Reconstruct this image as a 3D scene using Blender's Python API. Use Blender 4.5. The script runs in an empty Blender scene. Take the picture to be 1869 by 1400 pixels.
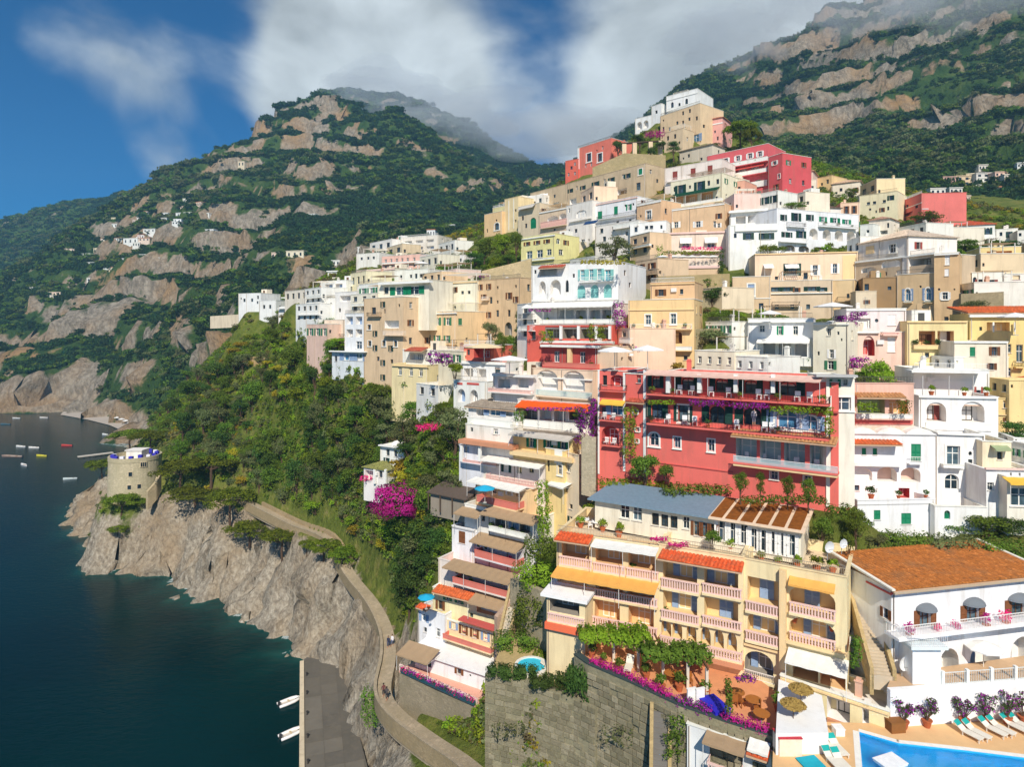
import bpy, bmesh, math, random
import numpy as np
from mathutils import Vector, Matrix
from mathutils.geometry import tessellate_polygon
R = math.radians
sc = bpy.context.scene
# ------------------------------------------------------------------ camera
FP, CX, HZ, CH = 1150.0, 934.5, 600.0, 62.0     # focal length in px of the 1869 px wide photo, optical axis, camera height
cam = bpy.data.cameras.new('camera'); camo = bpy.data.objects.new('camera', cam)
sc.collection.objects.link(camo)
camo.location = (0, 0, CH); camo.rotation_euler = (R(90), 0, 0)
cam.sensor_width = 36; cam.lens = 36 * FP / 1869; cam.shift_y = -(700 - HZ) / 1869
cam.clip_start = 0.5; cam.clip_end = 30000
sc.camera = camo
# ------------------------------------------------------------------ light
SUN_EL, SUN_AZ = R(41), R(178)                  # azimuth clockwise from +Y : the sun stands behind the camera, a little to the right
sdir = Vector((math.sin(SUN_AZ) * math.cos(SUN_EL), math.cos(SUN_AZ) * math.cos(SUN_EL), math.sin(SUN_EL)))
sun = bpy.data.lights.new('sun', 'SUN'); suno = bpy.data.objects.new('sun', sun)
sc.collection.objects.link(suno)
sun.energy = 4.4; sun.angle = R(0.5); sun.color = (1.0, 0.93, 0.82)
suno.rotation_euler = sdir.to_track_quat('Z', 'Y').to_euler()
sc.view_settings.view_transform = 'Standard'; sc.view_settings.look = 'None'
sc.view_settings.exposure = 0.17; sc.view_settings.gamma = 1.0

def P(u, v, d): return Vector(((u - CX) * d / FP, d, CH - (v - HZ) * d / FP))
def G(u, v, z):
    d = (CH - z) * FP / (v - HZ); return Vector(((u - CX) * d / FP, d, z))

def lin(h):
    h = h.lstrip('#'); o = []
    for i in (0, 2, 4):
        c = int(h[i:i+2], 16) / 255
        o.append(c / 12.92 if c <= .04045 else ((c + .055) / 1.055) ** 2.4)
    return tuple(o)

sc.cycles.volume_bounces = 4; sc.cycles.max_bounces = 8
# ------------------------------------------------------------------ world
world = bpy.data.worlds.new('World'); sc.world = world; world.use_nodes = True
wt = world.node_tree; wt.nodes.clear()
def wn(t, **k):
    n = wt.nodes.new(t)
    for a, b in k.items(): setattr(n, a, b)
    return n
def wmath(op, a, b=None, c=None, clamp=False):
    n = wn('ShaderNodeMath', operation=op); n.use_clamp = clamp
    for i, x in enumerate((a, b, c)):
        if x is None: continue
        if isinstance(x, (int, float)): n.inputs[i].default_value = x
        else: wt.links.new(x, n.inputs[i])
    return n.outputs[0]
sky = wn('ShaderNodeTexSky', sky_type='NISHITA'); sky.sun_disc = False
sky.sun_elevation = SUN_EL; sky.sun_rotation = SUN_AZ; sky.altitude = 1500; sky.air_density = 0.85; sky.dust_density = 0.0; sky.ozone_density = 7.0
hsv = wn('ShaderNodeHueSaturation'); hsv.inputs['Saturation'].default_value = 1.35; hsv.inputs['Value'].default_value = 0.6
wt.links.new(sky.outputs[0], hsv.inputs['Color'])
tc = wn('ShaderNodeTexCoord')
nrm = wn('ShaderNodeVectorMath', operation='NORMALIZE'); wt.links.new(tc.outputs['Generated'], nrm.inputs[0])
def wnoise(scale, detail, rough, off, stretch=(1, 1, 1.7)):
    mp = wn('ShaderNodeMapping'); mp.inputs['Location'].default_value = off; mp.inputs['Scale'].default_value = stretch
    wt.links.new(nrm.outputs[0], mp.inputs['Vector'])
    n = wn('ShaderNodeTexNoise'); n.inputs['Scale'].default_value = scale; n.inputs['Detail'].default_value = detail; n.inputs['Roughness'].default_value = rough
    n.inputs['Distortion'].default_value = 0.35
    wt.links.new(mp.outputs[0], n.inputs['Vector']); return n.outputs['Fac']
base_n = wnoise(2.6, 6, 0.52, (1.7, 0.3, 0.0))
fine_n = wnoise(5.0, 6, 0.5, (4.0, 2.0, 1.0))
dens = wmath('ADD', wmath('MULTIPLY', base_n, 0.8), wmath('MULTIPLY', fine_n, 0.30))
CLOUDS = [  # direction (photo px), angular radius, strength : the cumulus caught on the summits and the wisps off them
    (640, 90, .20, .34), (760, 110, .20, .36), (860, 200, .14, .26), (520, 60, .14, .26), (1000, 60, .18, .24), (1150, 120, .18, .32), (1060, 230, .14, .26),
    (1250, 60, .18, .28), (1420, 10, .2, .28), (1600, -20, .22, .3), (250, 170, .13, .19), (80, 70, .10, .12), (300, 300, .055, .17), (160, 110, .12, .13), (560, 170, .1, .24),
    (960, 110, .17, -.27), (1020, 160, .10, -.12), (450, 45, .10, -.22), (560, 25, .08, .14), (60, 300, .2, -.2), (380, 215, .06, -.12)]
for u, v, rad, st in CLOUDS:
    dv = Vector(((u - CX) / FP, 1, -(v - HZ) / FP)).normalized()
    dt = wn('ShaderNodeVectorMath', operation='DISTANCE'); dt.inputs[1].default_value = dv
    wt.links.new(nrm.outputs[0], dt.inputs[0])
    k = wmath('MULTIPLY', wmath('SUBTRACT', 1.0, wmath('DIVIDE', dt.outputs['Value'], rad), clamp=True), st)
    dens = wmath('ADD', dens, k)
mr = wn('ShaderNodeMapRange', interpolation_type='SMOOTHSTEP')
mr.inputs['From Min'].default_value = 0.58; mr.inputs['From Max'].default_value = 0.90
wt.links.new(dens, mr.inputs['Value'])
shade = wn('ShaderNodeMapRange'); shade.inputs['From Min'].default_value = .35; shade.inputs['From Max'].default_value = .65
shade.inputs['To Min'].default_value = 3.3; shade.inputs['To Max'].default_value = 6.2
wt.links.new(fine_n, shade.inputs['Value'])
ccol = wn('ShaderNodeVectorMath', operation='SCALE'); ccol.inputs[0].default_value = (0.88, 0.96, 1.0); wt.links.new(shade.outputs[0], ccol.inputs['Scale'])
mix = wn('ShaderNodeMix', data_type='RGBA'); wt.links.new(mr.outputs[0], mix.inputs['Factor'])
wt.links.new(hsv.outputs[0], mix.inputs[6]); wt.links.new(ccol.outputs[0], mix.inputs[7])
bg = wn('ShaderNodeBackground'); bg.inputs['Strength'].default_value = 0.135
wt.links.new(mix.outputs[2], bg.inputs['Color'])
wo = wn('ShaderNodeOutputWorld'); wt.links.new(bg.outputs[0], wo.inputs['Surface'])

# ------------------------------------------------------------------ helpers
rng = random.Random(7)
nrng = np.random.default_rng(11)
COL = sc.collection
def tag(o, label=None, cat=None, group=None, kind=None):
    if label: o['label'] = label
    if cat: o['category'] = cat
    if group: o['group'] = group
    if kind: o['kind'] = kind
    return o
def empty(name, loc=(0, 0, 0), rz=0):
    o = bpy.data.objects.new(name, None); COL.objects.link(o); o.location = loc; o.rotation_euler = (0, 0, rz)
    o.empty_display_size = 0.2
    return o
def link(name, me, parent=None, loc=None, rz=None, scale=None):
    o = bpy.data.objects.new(name, me); COL.objects.link(o)
    if parent: o.parent = parent
    if loc is not None: o.location = loc
    if rz is not None: o.rotation_euler = (0, 0, rz)
    if scale is not None: o.scale = scale
    return o
def copy_tree(o, parent=None):
    c = o.copy(); COL.objects.link(c); c.parent = parent
    for ch in o.children: copy_tree(ch, c)
    return c

class MB:
    def __init__(s, origin=(0, 0, 0)):
        s.v = []; s.f = []; s.m = []; s.o = Vector(origin)
    def vert(s, p): s.v.append((p[0] - s.o[0], p[1] - s.o[1], p[2] - s.o[2])); return len(s.v) - 1
    def poly(s, pts, m=0): s.f.append([s.vert(p) for p in pts]); s.m.append(m)
    def box(s, x0, x1, y0, y1, z0, z1, m=0, fn=None):
        c = [(x, y, z) for z in (z0, z1) for x, y in ((x0, y0), (x1, y0), (x1, y1), (x0, y1))]
        i = [s.vert(fn(*p) if fn else p) for p in c]
        for q in ((3, 2, 1, 0), (4, 5, 6, 7), (0, 1, 5, 4), (1, 2, 6, 5), (2, 3, 7, 6), (3, 0, 4, 7)):
            s.f.append([i[k] for k in q]); s.m.append(m)
    def tube(s, pts, radii, n=6, m=0, cap=True):
        rings = []
        for i, p in enumerate(pts):
            p = Vector(p); a = Vector(pts[min(i + 1, len(pts) - 1)]) - Vector(pts[max(i - 1, 0)])
            if a.length < 1e-6: a = Vector((0, 0, 1))
            a.normalize(); x = a.orthogonal().normalized(); y = a.cross(x)
            r = radii[i] if isinstance(radii, (list, tuple)) else radii
            rings.append([s.vert(p + (x * math.cos(2 * math.pi * k / n) + y * math.sin(2 * math.pi * k / n)) * r) for k in range(n)])
        for a, b in zip(rings, rings[1:]):
            for k in range(n): s.f.append([a[k], a[(k + 1) % n], b[(k + 1) % n], b[k]]); s.m.append(m)
        if cap:
            s.f.append(rings[0][::-1]); s.m.append(m); s.f.append(rings[-1]); s.m.append(m)
    def lathe(s, c, prof, n=16, m=0):
        rings = [[s.vert((c[0] + r * math.cos(2 * math.pi * k / n), c[1] + r * math.sin(2 * math.pi * k / n), c[2] + z)) for k in range(n)] for r, z in prof]
        for a, b in zip(rings, rings[1:]):
            for k in range(n): s.f.append([a[k], a[(k + 1) % n], b[(k + 1) % n], b[k]]); s.m.append(m)
    def mesh(s, name, mats, smooth=False):
        me = bpy.data.meshes.new(name); me.from_pydata(s.v, [], s.f)
        for mt in mats: me.materials.append(mt)
        if len(mats) > 1: me.polygons.foreach_set('material_index', s.m)
        if smooth: me.polygons.foreach_set('use_smooth', [True] * len(me.polygons))
        me.update(); return me
    def build(s, name, mats, parent=None, smooth=False, loc=None):
        if not isinstance(mats, (list, tuple)): mats = [mats]
        o = link(name, s.mesh(name, mats, smooth), parent)
        if parent is None: o.location = s.o
        elif loc is not None: o.location = loc
        return o
def np_mesh(name, verts, faces, mats, smooth=False):
    me = bpy.data.meshes.new(name); nv, nf, k = len(verts), len(faces), faces.shape[1]
    me.vertices.add(nv); me.vertices.foreach_set('co', np.asarray(verts, np.float32).ravel())
    me.loops.add(nf * k); me.loops.foreach_set('vertex_index', np.asarray(faces, np.int32).ravel())
    me.polygons.add(nf); me.polygons.foreach_set('loop_start', np.arange(0, nf * k, k, dtype=np.int32))
    me.polygons.foreach_set('loop_total', np.full(nf, k, np.int32))
    if smooth: me.polygons.foreach_set('use_smooth', np.ones(nf, bool))
    for m in mats: me.materials.append(m)
    me.update(calc_edges=True); return me

# ------------------------------------------------------------------ numpy noise
_tab = np.random.default_rng(3).random((256, 256)).astype(np.float32)
def vnoise(x, y):
    xi = np.floor(x).astype(int); yi = np.floor(y).astype(int); fx = x - xi; fy = y - yi
    fx = fx * fx * (3 - 2 * fx); fy = fy * fy * (3 - 2 * fy)
    a = _tab[xi & 255, yi & 255]; b = _tab[(xi + 1) & 255, yi & 255]; c = _tab[xi & 255, (yi + 1) & 255]; d = _tab[(xi + 1) & 255, (yi + 1) & 255]
    return (a + (b - a) * fx) * (1 - fy) + (c + (d - c) * fx) * fy
def fbm(x, y, oct=5, gain=.5):
    s = 0; a = 1; t = 0
    for i in range(oct):
        s = s + a * (vnoise(x * 2 ** i + 17.3 * i, y * 2 ** i + 9.1 * i) - .5); t += a; a *= gain
    return s / t * 2

# ------------------------------------------------------------------ materials
_mc = {}
def nmat(name):
    m = bpy.data.materials.new(name); m.use_nodes = True; nt = m.node_tree
    return m, nt, nt.nodes['Principled BSDF']
def nd(nt, t, **k):
    n = nt.nodes.new(t)
    for a, b in k.items(): setattr(n, a, b)
    return n
def tnoise(nt, scale, detail=5, rough=.55, stretch=None, coord='Object', off=(0, 0, 0)):
    t = nd(nt, 'ShaderNodeTexCoord'); mp = nd(nt, 'ShaderNodeMapping'); mp.inputs['Location'].default_value = off
    if stretch: mp.inputs['Scale'].default_value = stretch
    if coord == 'World':
        g = nd(nt, 'ShaderNodeNewGeometry'); nt.links.new(g.outputs['Position'], mp.inputs['Vector'])
    else: nt.links.new(t.outputs[coord], mp.inputs['Vector'])
    n = nd(nt, 'ShaderNodeTexNoise'); n.inputs['Scale'].default_value = scale; n.inputs['Detail'].default_value = detail; n.inputs['Roughness'].default_value = rough
    nt.links.new(mp.outputs[0], n.inputs['Vector']); return n.outputs['Fac']
def ramp(nt, fac, stops, interp='LINEAR'):
    r = nd(nt, 'ShaderNodeValToRGB'); r.color_ramp.interpolation = interp
    e = r.color_ramp.elements
    while len(e) < len(stops): e.new(0.5)
    for i, (p, c) in enumerate(stops):
        e[i].position = p; e[i].color = (*c, 1) if len(c) == 3 else c
    nt.links.new(fac, r.inputs[0]); return r.outputs[0]
def mixc(nt, fac, a, b, mode='MIX'):
    n = nd(nt, 'ShaderNodeMix', data_type='RGBA', blend_type=mode)
    for i, x in ((0, fac), (6, a), (7, b)):
        if isinstance(x, (int, float)): n.inputs[i].default_value = x
        elif isinstance(x, tuple): n.inputs[i].default_value = (*x[:3], 1)
        else: nt.links.new(x, n.inputs[i])
    return n.outputs[2]
def bump(nt, b, h, st=.4, dist=.05):
    n = nd(nt, 'ShaderNodeBump'); n.inputs['Strength'].default_value = st; n.inputs['Distance'].default_value = dist
    nt.links.new(h, n.inputs['Height']); nt.links.new(n.outputs[0], b.inputs['Normal'])
def sc3(c, k): return tuple(min(1, x * k) for x in c)
def plaster(hexc, wear=.5):
    key = ('pl', hexc, wear)
    if key in _mc: return _mc[key]
    m, nt, b = nmat('plaster_' + hexc); c0 = lin(hexc); q = .30 if c0[1] > .25 else .06; c = tuple(min(.88, x * 1.06 * (1 - q) + e * q + .01) for x, e in zip(c0, (.88, .80, .70)))
    n1 = tnoise(nt, .35, 6, .62, coord='World'); n2 = tnoise(nt, 1.1, 6, .65, (1, 1, .12), coord='World', off=(3, 5, 1))
    g = (c[0] * .55 + .08, c[1] * .52 + .07, c[2] * .48 + .055)
    f1 = ramp(nt, n1, [(.38, (0, 0, 0)), (.72, (1, 1, 1))]); f2 = ramp(nt, n2, [(.50, (0, 0, 0)), (.72, (1, 1, 1))])
    w1 = mixc(nt, min(1, .8 * wear), (0, 0, 0), f1); w2 = mixc(nt, min(1, .95 * wear), (0, 0, 0), f2)
    k1 = mixc(nt, w1, c, sc3(c, .76)); k2 = mixc(nt, w2, k1, g)
    nt.links.new(k2, b.inputs['Base Color']); b.inputs['Roughness'].default_value = .9
    b.inputs['Specular IOR Level'].default_value = .2
    bump(nt, b, tnoise(nt, 6, 5, .6, coord='World'), .35, .03)
    _mc[key] = m; return m
def paint(hexc, rough=.6, var=.15, spec=.3, sc_=3.0):
    key = ('pt', hexc, rough, var)
    if key in _mc: return _mc[key]
    m, nt, b = nmat('paint_' + hexc); c = lin(hexc)
    n = tnoise(nt, sc_, 4, .6, coord='World')
    nt.links.new(mixc(nt, n, sc3(c, 1 - var), sc3(c, 1 + var)), b.inputs['Base Color'])
    b.inputs['Roughness'].default_value = rough; b.inputs['Specular IOR Level'].default_value = spec
    _mc[key] = m; return m
def cloth(hexc):
    key = ('cl', hexc)
    if key in _mc: return _mc[key]
    m, nt, b = nmat('cloth_' + hexc); c = lin(hexc)
    n = tnoise(nt, 1.3, 5, .6, coord='World'); n2 = tnoise(nt, 40, 2, .5, coord='World')
    k = mixc(nt, n, sc3(c, .8), sc3(c, 1.1)); nt.links.new(mixc(nt, .25, k, mixc(nt, n2, sc3(c, .6), c)), b.inputs['Base Color'])
    b.inputs['Roughness'].default_value = .95; b.inputs['Specular IOR Level'].default_value = .05
    bump(nt, b, n, .5, .08)
    _mc[key] = m; return m
def glass(hexc='1c3038', rough=.08):
    key = ('gl', hexc)
    if key in _mc: return _mc[key]
    m, nt, b = nmat('glass_' + hexc); c = lin(hexc)
    n = tnoise(nt, .9, 3, .6, coord='World')
    nt.links.new(mixc(nt, ramp(nt, n, [(.4, (0, 0, 0)), (.62, (1, 1, 1))]), c, tuple(x * 2.2 + .015 for x in c)), b.inputs['Base Color'])
    b.inputs['Roughness'].default_value = rough; b.inputs['IOR'].default_value = 1.5
    _mc[key] = m; return m
def clear_glass():
    if 'cg' in _mc: return _mc['cg']
    m, nt, b = nmat('clear_glass'); b.inputs['Base Color'].default_value = (.75, .88, .9, 1); b.inputs['Roughness'].default_value = .05
    tr = nd(nt, 'ShaderNodeBsdfTransparent'); tr.inputs[0].default_value = (.86, .95, .96, 1); ms = nd(nt, 'ShaderNodeMixShader'); ms.inputs[0].default_value = .32
    nt.links.new(tr.outputs[0], ms.inputs[1]); nt.links.new(b.outputs[0], ms.inputs[2]); nt.links.new(ms.outputs[0], nt.nodes['Material Output'].inputs['Surface']); _mc['cg'] = m; return m
def tiles(hexc='c4622c'):
    key = ('ti', hexc)
    if key in _mc: return _mc[key]
    m, nt, b = nmat('roof_tile_' + hexc); c = lin(hexc)
    n = tnoise(nt, 2.2, 6, .7, coord='World'); n2 = tnoise(nt, .5, 4, .6, coord='World')
    k = ramp(nt, n, [(.3, sc3(c, .4)), (.42, sc3(c, .8)), (.55, c), (.68, (min(1, c[0] * 1.35 + .05), min(1, c[1] * 1.45 + .04), c[2] * 1.4 + .03))])
    k = mixc(nt, mixc(nt, .5, (0, 0, 0), ramp(nt, n2, [(.5, (0, 0, 0)), (.75, (1, 1, 1))])), k, (.16, .13, .08))
    nt.links.new(k, b.inputs['Base Color']); b.inputs['Roughness'].default_value = .9
    bump(nt, b, n, .4, .05)
    _mc[key] = m; return m
def stone(hexc='a89878', scale=1.0):
    key = ('st', hexc, scale)
    if key in _mc: return _mc[key]
    m, nt, b = nmat('stone_' + hexc); c = lin(hexc)
    t = nd(nt, 'ShaderNodeNewGeometry'); vo = nd(nt, 'ShaderNodeTexVoronoi', feature='DISTANCE_TO_EDGE'); vo.inputs['Scale'].default_value = 2.2 * scale
    mp = nd(nt, 'ShaderNodeMapping'); mp.inputs['Scale'].default_value = (1, 1, 1.5); nt.links.new(t.outputs['Position'], mp.inputs[0]); nt.links.new(mp.outputs[0], vo.inputs['Vector'])
    v2 = nd(nt, 'ShaderNodeTexVoronoi'); v2.inputs['Scale'].default_value = 2.2 * scale; nt.links.new(mp.outputs[0], v2.inputs['Vector'])
    n = tnoise(nt, .4, 6, .65, coord='World'); n3 = tnoise(nt, 5, 5, .6, coord='World')
    k = mixc(nt, v2.outputs['Color'], sc3(c, .5), sc3(c, 1.3)); k = mixc(nt, ramp(nt, n, [(.35, (0, 0, 0)), (.7, (1, 1, 1))]), k, (c[0] * .5, c[1] * .53, c[2] * .42))
    k = mixc(nt, ramp(nt, vo.outputs[0], [(0, (1, 1, 1)), (.05, (0, 0, 0))]), k, sc3(c, .5)); k = mixc(nt, .5, k, mixc(nt, n3, sc3(c, .45), sc3(c, 1.35)))
    nt.links.new(k, b.inputs['Base Color']); b.inputs['Roughness'].default_value = .95
    bump(nt, b, mixc(nt, .75, vo.outputs[0], n3), .7, .10)
    _mc[key] = m; return m
def leafmat(name, cols, trans=.25, nscale=.35):
    m, nt, b = nmat(name)
    n = tnoise(nt, nscale, 4, .7, coord='World'); oi = nd(nt, 'ShaderNodeObjectInfo')
    gi = nd(nt, 'ShaderNodeNewGeometry')
    k = ramp(nt, n, [(.3, cols[0]), (.5, cols[1]), (.7, cols[2])])
    k2 = mixc(nt, gi.outputs['Random Per Island'], sc3(cols[0], .75), sc3(cols[2], 1.2)); k = mixc(nt, .45, k, k2)
    hv = nd(nt, 'ShaderNodeHueSaturation'); nt.links.new(k, hv.inputs['Color'])
    mrr = nd(nt, 'ShaderNodeMapRange'); mrr.inputs['To Min'].default_value = .7; mrr.inputs['To Max'].default_value = 1.3; nt.links.new(oi.outputs['Random'], mrr.inputs['Value'])
    nt.links.new(mrr.outputs[0], hv.inputs['Value'])
    m2 = nd(nt, 'ShaderNodeMapRange'); m2.inputs['To Min'].default_value = .475; m2.inputs['To Max'].default_value = .52; nt.links.new(oi.outputs['Random'], m2.inputs['Value']); nt.links.new(m2.outputs[0], hv.inputs['Hue'])
    nt.links.new(hv.outputs[0], b.inputs['Base Color']); b.inputs['Roughness'].default_value = .75; b.inputs['Specular IOR Level'].default_value = .15
    tr = nd(nt, 'ShaderNodeBsdfTranslucent'); nt.links.new(hv.outputs[0], tr.inputs['Color'])
    ms = nd(nt, 'ShaderNodeMixShader'); ms.inputs[0].default_value = trans
    nt.links.new(b.outputs[0], ms.inputs[1]); nt.links.new(tr.outputs[0], ms.inputs[2])
    nt.links.new(ms.outputs[0], nt.nodes['Material Output'].inputs['Surface'])
    return m
LEAF = {
    'dark': leafmat('leaf_dark', [(.026, .066, .014), (.060, .125, .022), (.115, .19, .034)], .34),
    'mid': leafmat('leaf_mid', [(.06, .12, .014), (.125, .205, .022), (.20, .285, .034)], .34),
    'far': leafmat('leaf_far', [(.016, .048, .016), (.036, .084, .024), (.07, .13, .034)], .3),
    'bright': leafmat('leaf_bright', [(.12, .21, .012), (.21, .31, .018), (.31, .41, .028)], .35),
    'yellow': leafmat('leaf_yellow', [(.22, .21, .016), (.40, .33, .022), (.58, .44, .04)], .35),
    'olive': leafmat('leaf_olive', [(.085, .11, .036), (.15, .18, .06), (.23, .25, .10)], .32),
    'pine': leafmat('leaf_pine', [(.06, .10, .008), (.13, .19, .012), (.23, .28, .018)], .34),
    'magenta': leafmat('petal_magenta', [(.62, .010, .17), (.88, .016, .28), (.98, .06, .42)], .35, 1.0),
    'purple': leafmat('petal_purple', [(.22, .010, .20), (.38, .018, .36), (.58, .05, .55)], .35, 1.0),
    'dry': leafmat('leaf_dry', [(.10, .085, .03), (.17, .14, .05), (.25, .20, .08)]),
}
BARK = paint('5a4636', .95, .35)
# ------------------------------------------------------------------ the houses: photo position of the facade, distance of its two corners, what is on it
SP = []
def S(name, label, u0, u1, vt, vb, d0, d1, dep, wall, roof='flat', F='', Rs='', Ls='', short=None, trim=None, wear=.72, down=9, cat=None):
    SP.append(dict(name=name, label=label, u0=u0, u1=u1, vt=vt, vb=vb, d0=d0, d1=d1, dep=dep, wall=wall, roof=roof, F=F, R=Rs, L=Ls, short=short or label, trim=trim, wear=wear, down=down, cat=cat))
WH, CR, TN, YE, LE, RE, CO, PK, PE, OR, BR, GY = 'f2f0ec', 'f2e2c2', 'd2ab74', 'f0cd84', 'f2e07c', 'd23c36', 'e27a5e', 'f2d2cc', 'f2c6a2', 'eab06c', 'a98456', 'd9d5cb'
# --- summit
S('villa', 'white castle-like villa crowning the very top of the hill', 1216, 1273, 176, 222, 205, 198, 12, WH, 'flat', 'a k 1227,1253 191 5 10;a k 1240 191 4 8;b S 1218,1271 199 5 .8;m w 1216,1273 183 2 .15', 'w k 1277 194 3 6', short='summit villa')
S('house', 'small white block stepping down left of the summit villa', 1189, 1207, 194, 222, 209, 206, 7, WH, 'flat', 'w k 1198 204 4 6')
S('arcade', 'white arcade with two dark arches left of the summit villa', 1159, 1189, 217, 242, 213, 209, 6, WH, 'flat', 'la wn 1167,1179 229 9 14 1.2', short='summit arcade')
S('house', 'ochre house directly under the white summit villa', 1205, 1278, 212, 262, 202, 190, 12, 'e2bc80', 'flat', 'w k 1236,1258 224 4 6;w y 1250 243 7 8;w b 1270 252 11 14;b i 1244,1262 254 5 .8;w k 1222 235 4 7', 'w k 1285 230 4 6', short='ochre summit house')
S('house', 'tan outbuilding with small windows below the ochre summit house', 1212, 1246, 243, 276, 192, 187, 6, 'd2b27e', 'flat', 'w k 1219,1232 252 4 8;w k 1240 260 3 5')
S('tower_house', 'pink tower house with low hip roof beside the summit pine', 1280, 1319, 221, 268, 196, 192, 9, 'e5897e', 'hip:c9826a', 'w k 1296 226 9 6;w k 1294 240 4 6;w k 1310 252 3 7;w k 1305 240 3 5;m w 1280,1319 231 2 .1', short='pink tower house')
S('house', 'coral red house with white corner standing alone left of the summit', 1054, 1116, 271, 318, 212, 200, 11, 'e4705a', 'flat', 'w ks 1075 287 8 15;w ks 1095 287 8 15;m w 1054,1057 290 38 .15', short='coral house')
S('house', 'low red annex at the left foot of the coral house', 1032, 1055, 294, 328, 214, 211, 8, 'd8583f', 'flat', 'w k 1043 306 4 6')
S('house', 'small grey ruined house with a pitched stone roof below the summit', 1240, 1300, 277, 300, 186, 178, 7, 'c4b59a', 'hip:8f8068', 'w k 1257 284 4 6;w k 1280 290 4 5')
# --- pink hotel and row
S('hotel', 'pink and red hotel with white balcony bands below the umbrella pine', 1290, 1402, 285, 366, 172, 160, 11, 'd9525a', 'flat',
  'w ys 1325,1347,1369,1387 293 7 9;b S 1318,1400 301 8 1;w n 1306 296 7 9;lo wn 1332,1355,1378 316 14 10 .8;n r 1325,1395 309 4 .8;b S 1310,1400 322 8 1.2;la wn 1340,1362,1384 341 15 12 1;m w 1290,1400 351 10 .3;lo wn 1320,1350,1380 362 18 7 1', 'w y 1407 300 5 8', short='pink hotel')
S('house', 'crimson end block with one small square window at the right of the pink hotel', 1402, 1428, 287, 352, 158, 154, 10, 'cf3f48', 'flat', 'w ys 1414 297 6 7;w ys 1422 321 4 8;w w 1417 341 5 10')
S('house', 'pale pink house with three red-brown shutters under the pink hotel', 1213, 1318, 308, 340, 168, 158, 9, 'f4dcd2', 'flat', 'w rc 1232,1265,1296 320 9 15;b w 1216,1316 327 6 .7;w n 1282 319 5 8', short='three-shutter house')
S('house', 'cream house with two pairs of dark green shutters and green canopy', 1224, 1318, 333, 386, 160, 150, 9, 'f3e3bd', 'flat',
  'w G 1242,1277 346 10 17;w k 1259 341 4 6;n G 1226,1312 355 4 1.4;lo on 1236,1262,1290 367 22 14 1;b S 1226,1316 375 6 .9;w k 1308 362 5 8', short='green-canopy house')
S('house', 'olive walled loggia house squeezed beside the cream green-canopy house', 1296, 1336, 330, 360, 163, 158, 8, 'efdcae', 'flat', 'lo yn 1314 340 34 12 1;w k 1326 352 4 6')
S('house', 'narrow orange red house with small windows under the pink hotel', 1337, 1359, 332, 384, 156, 154, 8, 'e08a62', 'flat', 'w k 1349 344 5 7;w w 1346 361 4 7')
S('house', 'weathered tan house with a flaking wall above the peach villa', 1226, 1322, 382, 422, 149, 141, 9, 'd9a868', 'flat', 'w y 1234 410 8 11;w y 1274 409 9 11;w n 1304 409 5 12;w y 1312 411 5 8;m w 1226,1322 384 2 .12', short='flaking house', wear=.9)
S('house', 'ochre house with one tall white framed window', 1162, 1206, 373, 410, 158, 152, 8, 'd8a362', 'flat', 'w ns 1184 392 9 16;b i 1177,1191 399 5 .5;m w 1162,1206 375 3 .15', wear=.8)
S('terrace_wall', 'white terrace parapet wall below the ochre house', 1150, 1216, 408, 432, 150, 146, 5, WH, 'flat', 'w k 1180,1189 415 6 6;w k 1207 414 4 7')
S('house', 'long white house with green shutters on the left slope', 1080, 1163, 373, 418, 170, 159, 9, 'eef0f2', 'flat', 'w tc 1095 393 8 15;w tc 1124 384 7 15;w t 1148 378 5 11;b i 1088,1160 398 4 .8;w k 1127,1150 406 5 6;m p 1080,1163 375 2 .2', short='green-shuttered long house')
S('terrace_house', 'lilac white balconied house below the green-shuttered long house', 1086, 1166, 414, 470, 160, 150, 9, 'e9e3dc', 'flat', 'w k 1098,1120 421 6 8;b S 1119,1165 411 8 1;w y 1144 426 5 8;w k 1103 436 6 9;w y 1132 436 5 8;n b 1067,1090 405 4 1', short='lilac house')
S('house', 'grey white house with a round plaster relief', 1033, 1081, 376, 472, 176, 168, 9, 'e6e2da', 'flat', 'la wy 1061 390 18 13 .3;w k 1051 421 5 7;w y 1064 442 7 11;w r 1061 464 10 9;w k 1046 444 4 6;b w 1038,1078 402 4 .5', short='relief house')
S('house', 'tan house with two wide arches and a pink balcony', 984, 1034, 387, 446, 184, 176, 8, 'd8b88e', 'flat', 'la wn 1009 400 20 12 1.5;la wn 1027 395 12 12 1.5;b p 986,1032 406 12 .8;w k 1012 419 4 4;m w 984,1034 389 2 .2', short='two-arch house')
S('monastery', 'long tan stone convent with buttresses running up to the summit', 968, 1178, 353, 396, 208, 170, 12, 'b99b66', 'flat', 'w y 994 358 6 9;w k 1012 358 4 6;w G 1041,1064 348 5 7;w G 1087 336 7 9;w G 1116,1145 328 6 8;w tcs 1169 313 7 11;lo wn 1015,1046,1072 375 12 12 1;lo wn 1110,1135 355 18 10 1.6;w k 1165 340 8 14;c ,1002,1030,1059,1085 377 9 22 .8', 'w n 1188 313 4 8;w k 1200 330 4 7', short='long convent', wear=.9, down=8)
S('house', 'dark open gallery set into the long convent', 1080, 1152, 344, 360, 188, 176, 5, 'a08258', 'flat', 'lo wn 1098,1118,1138 352 16 9 2')
S('tower_house', 'yellow striped tower house at the left end of the ridge', 921, 946, 364, 424, 201, 196, 8, 'efcd86', 'flat', 'm w 928,929 393 54 .08;m w 937,938 390 54 .08;w k 941 384 3 5;w k 941 403 3 5', 'w k 955 385 4 6', short='striped tower house')
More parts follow.
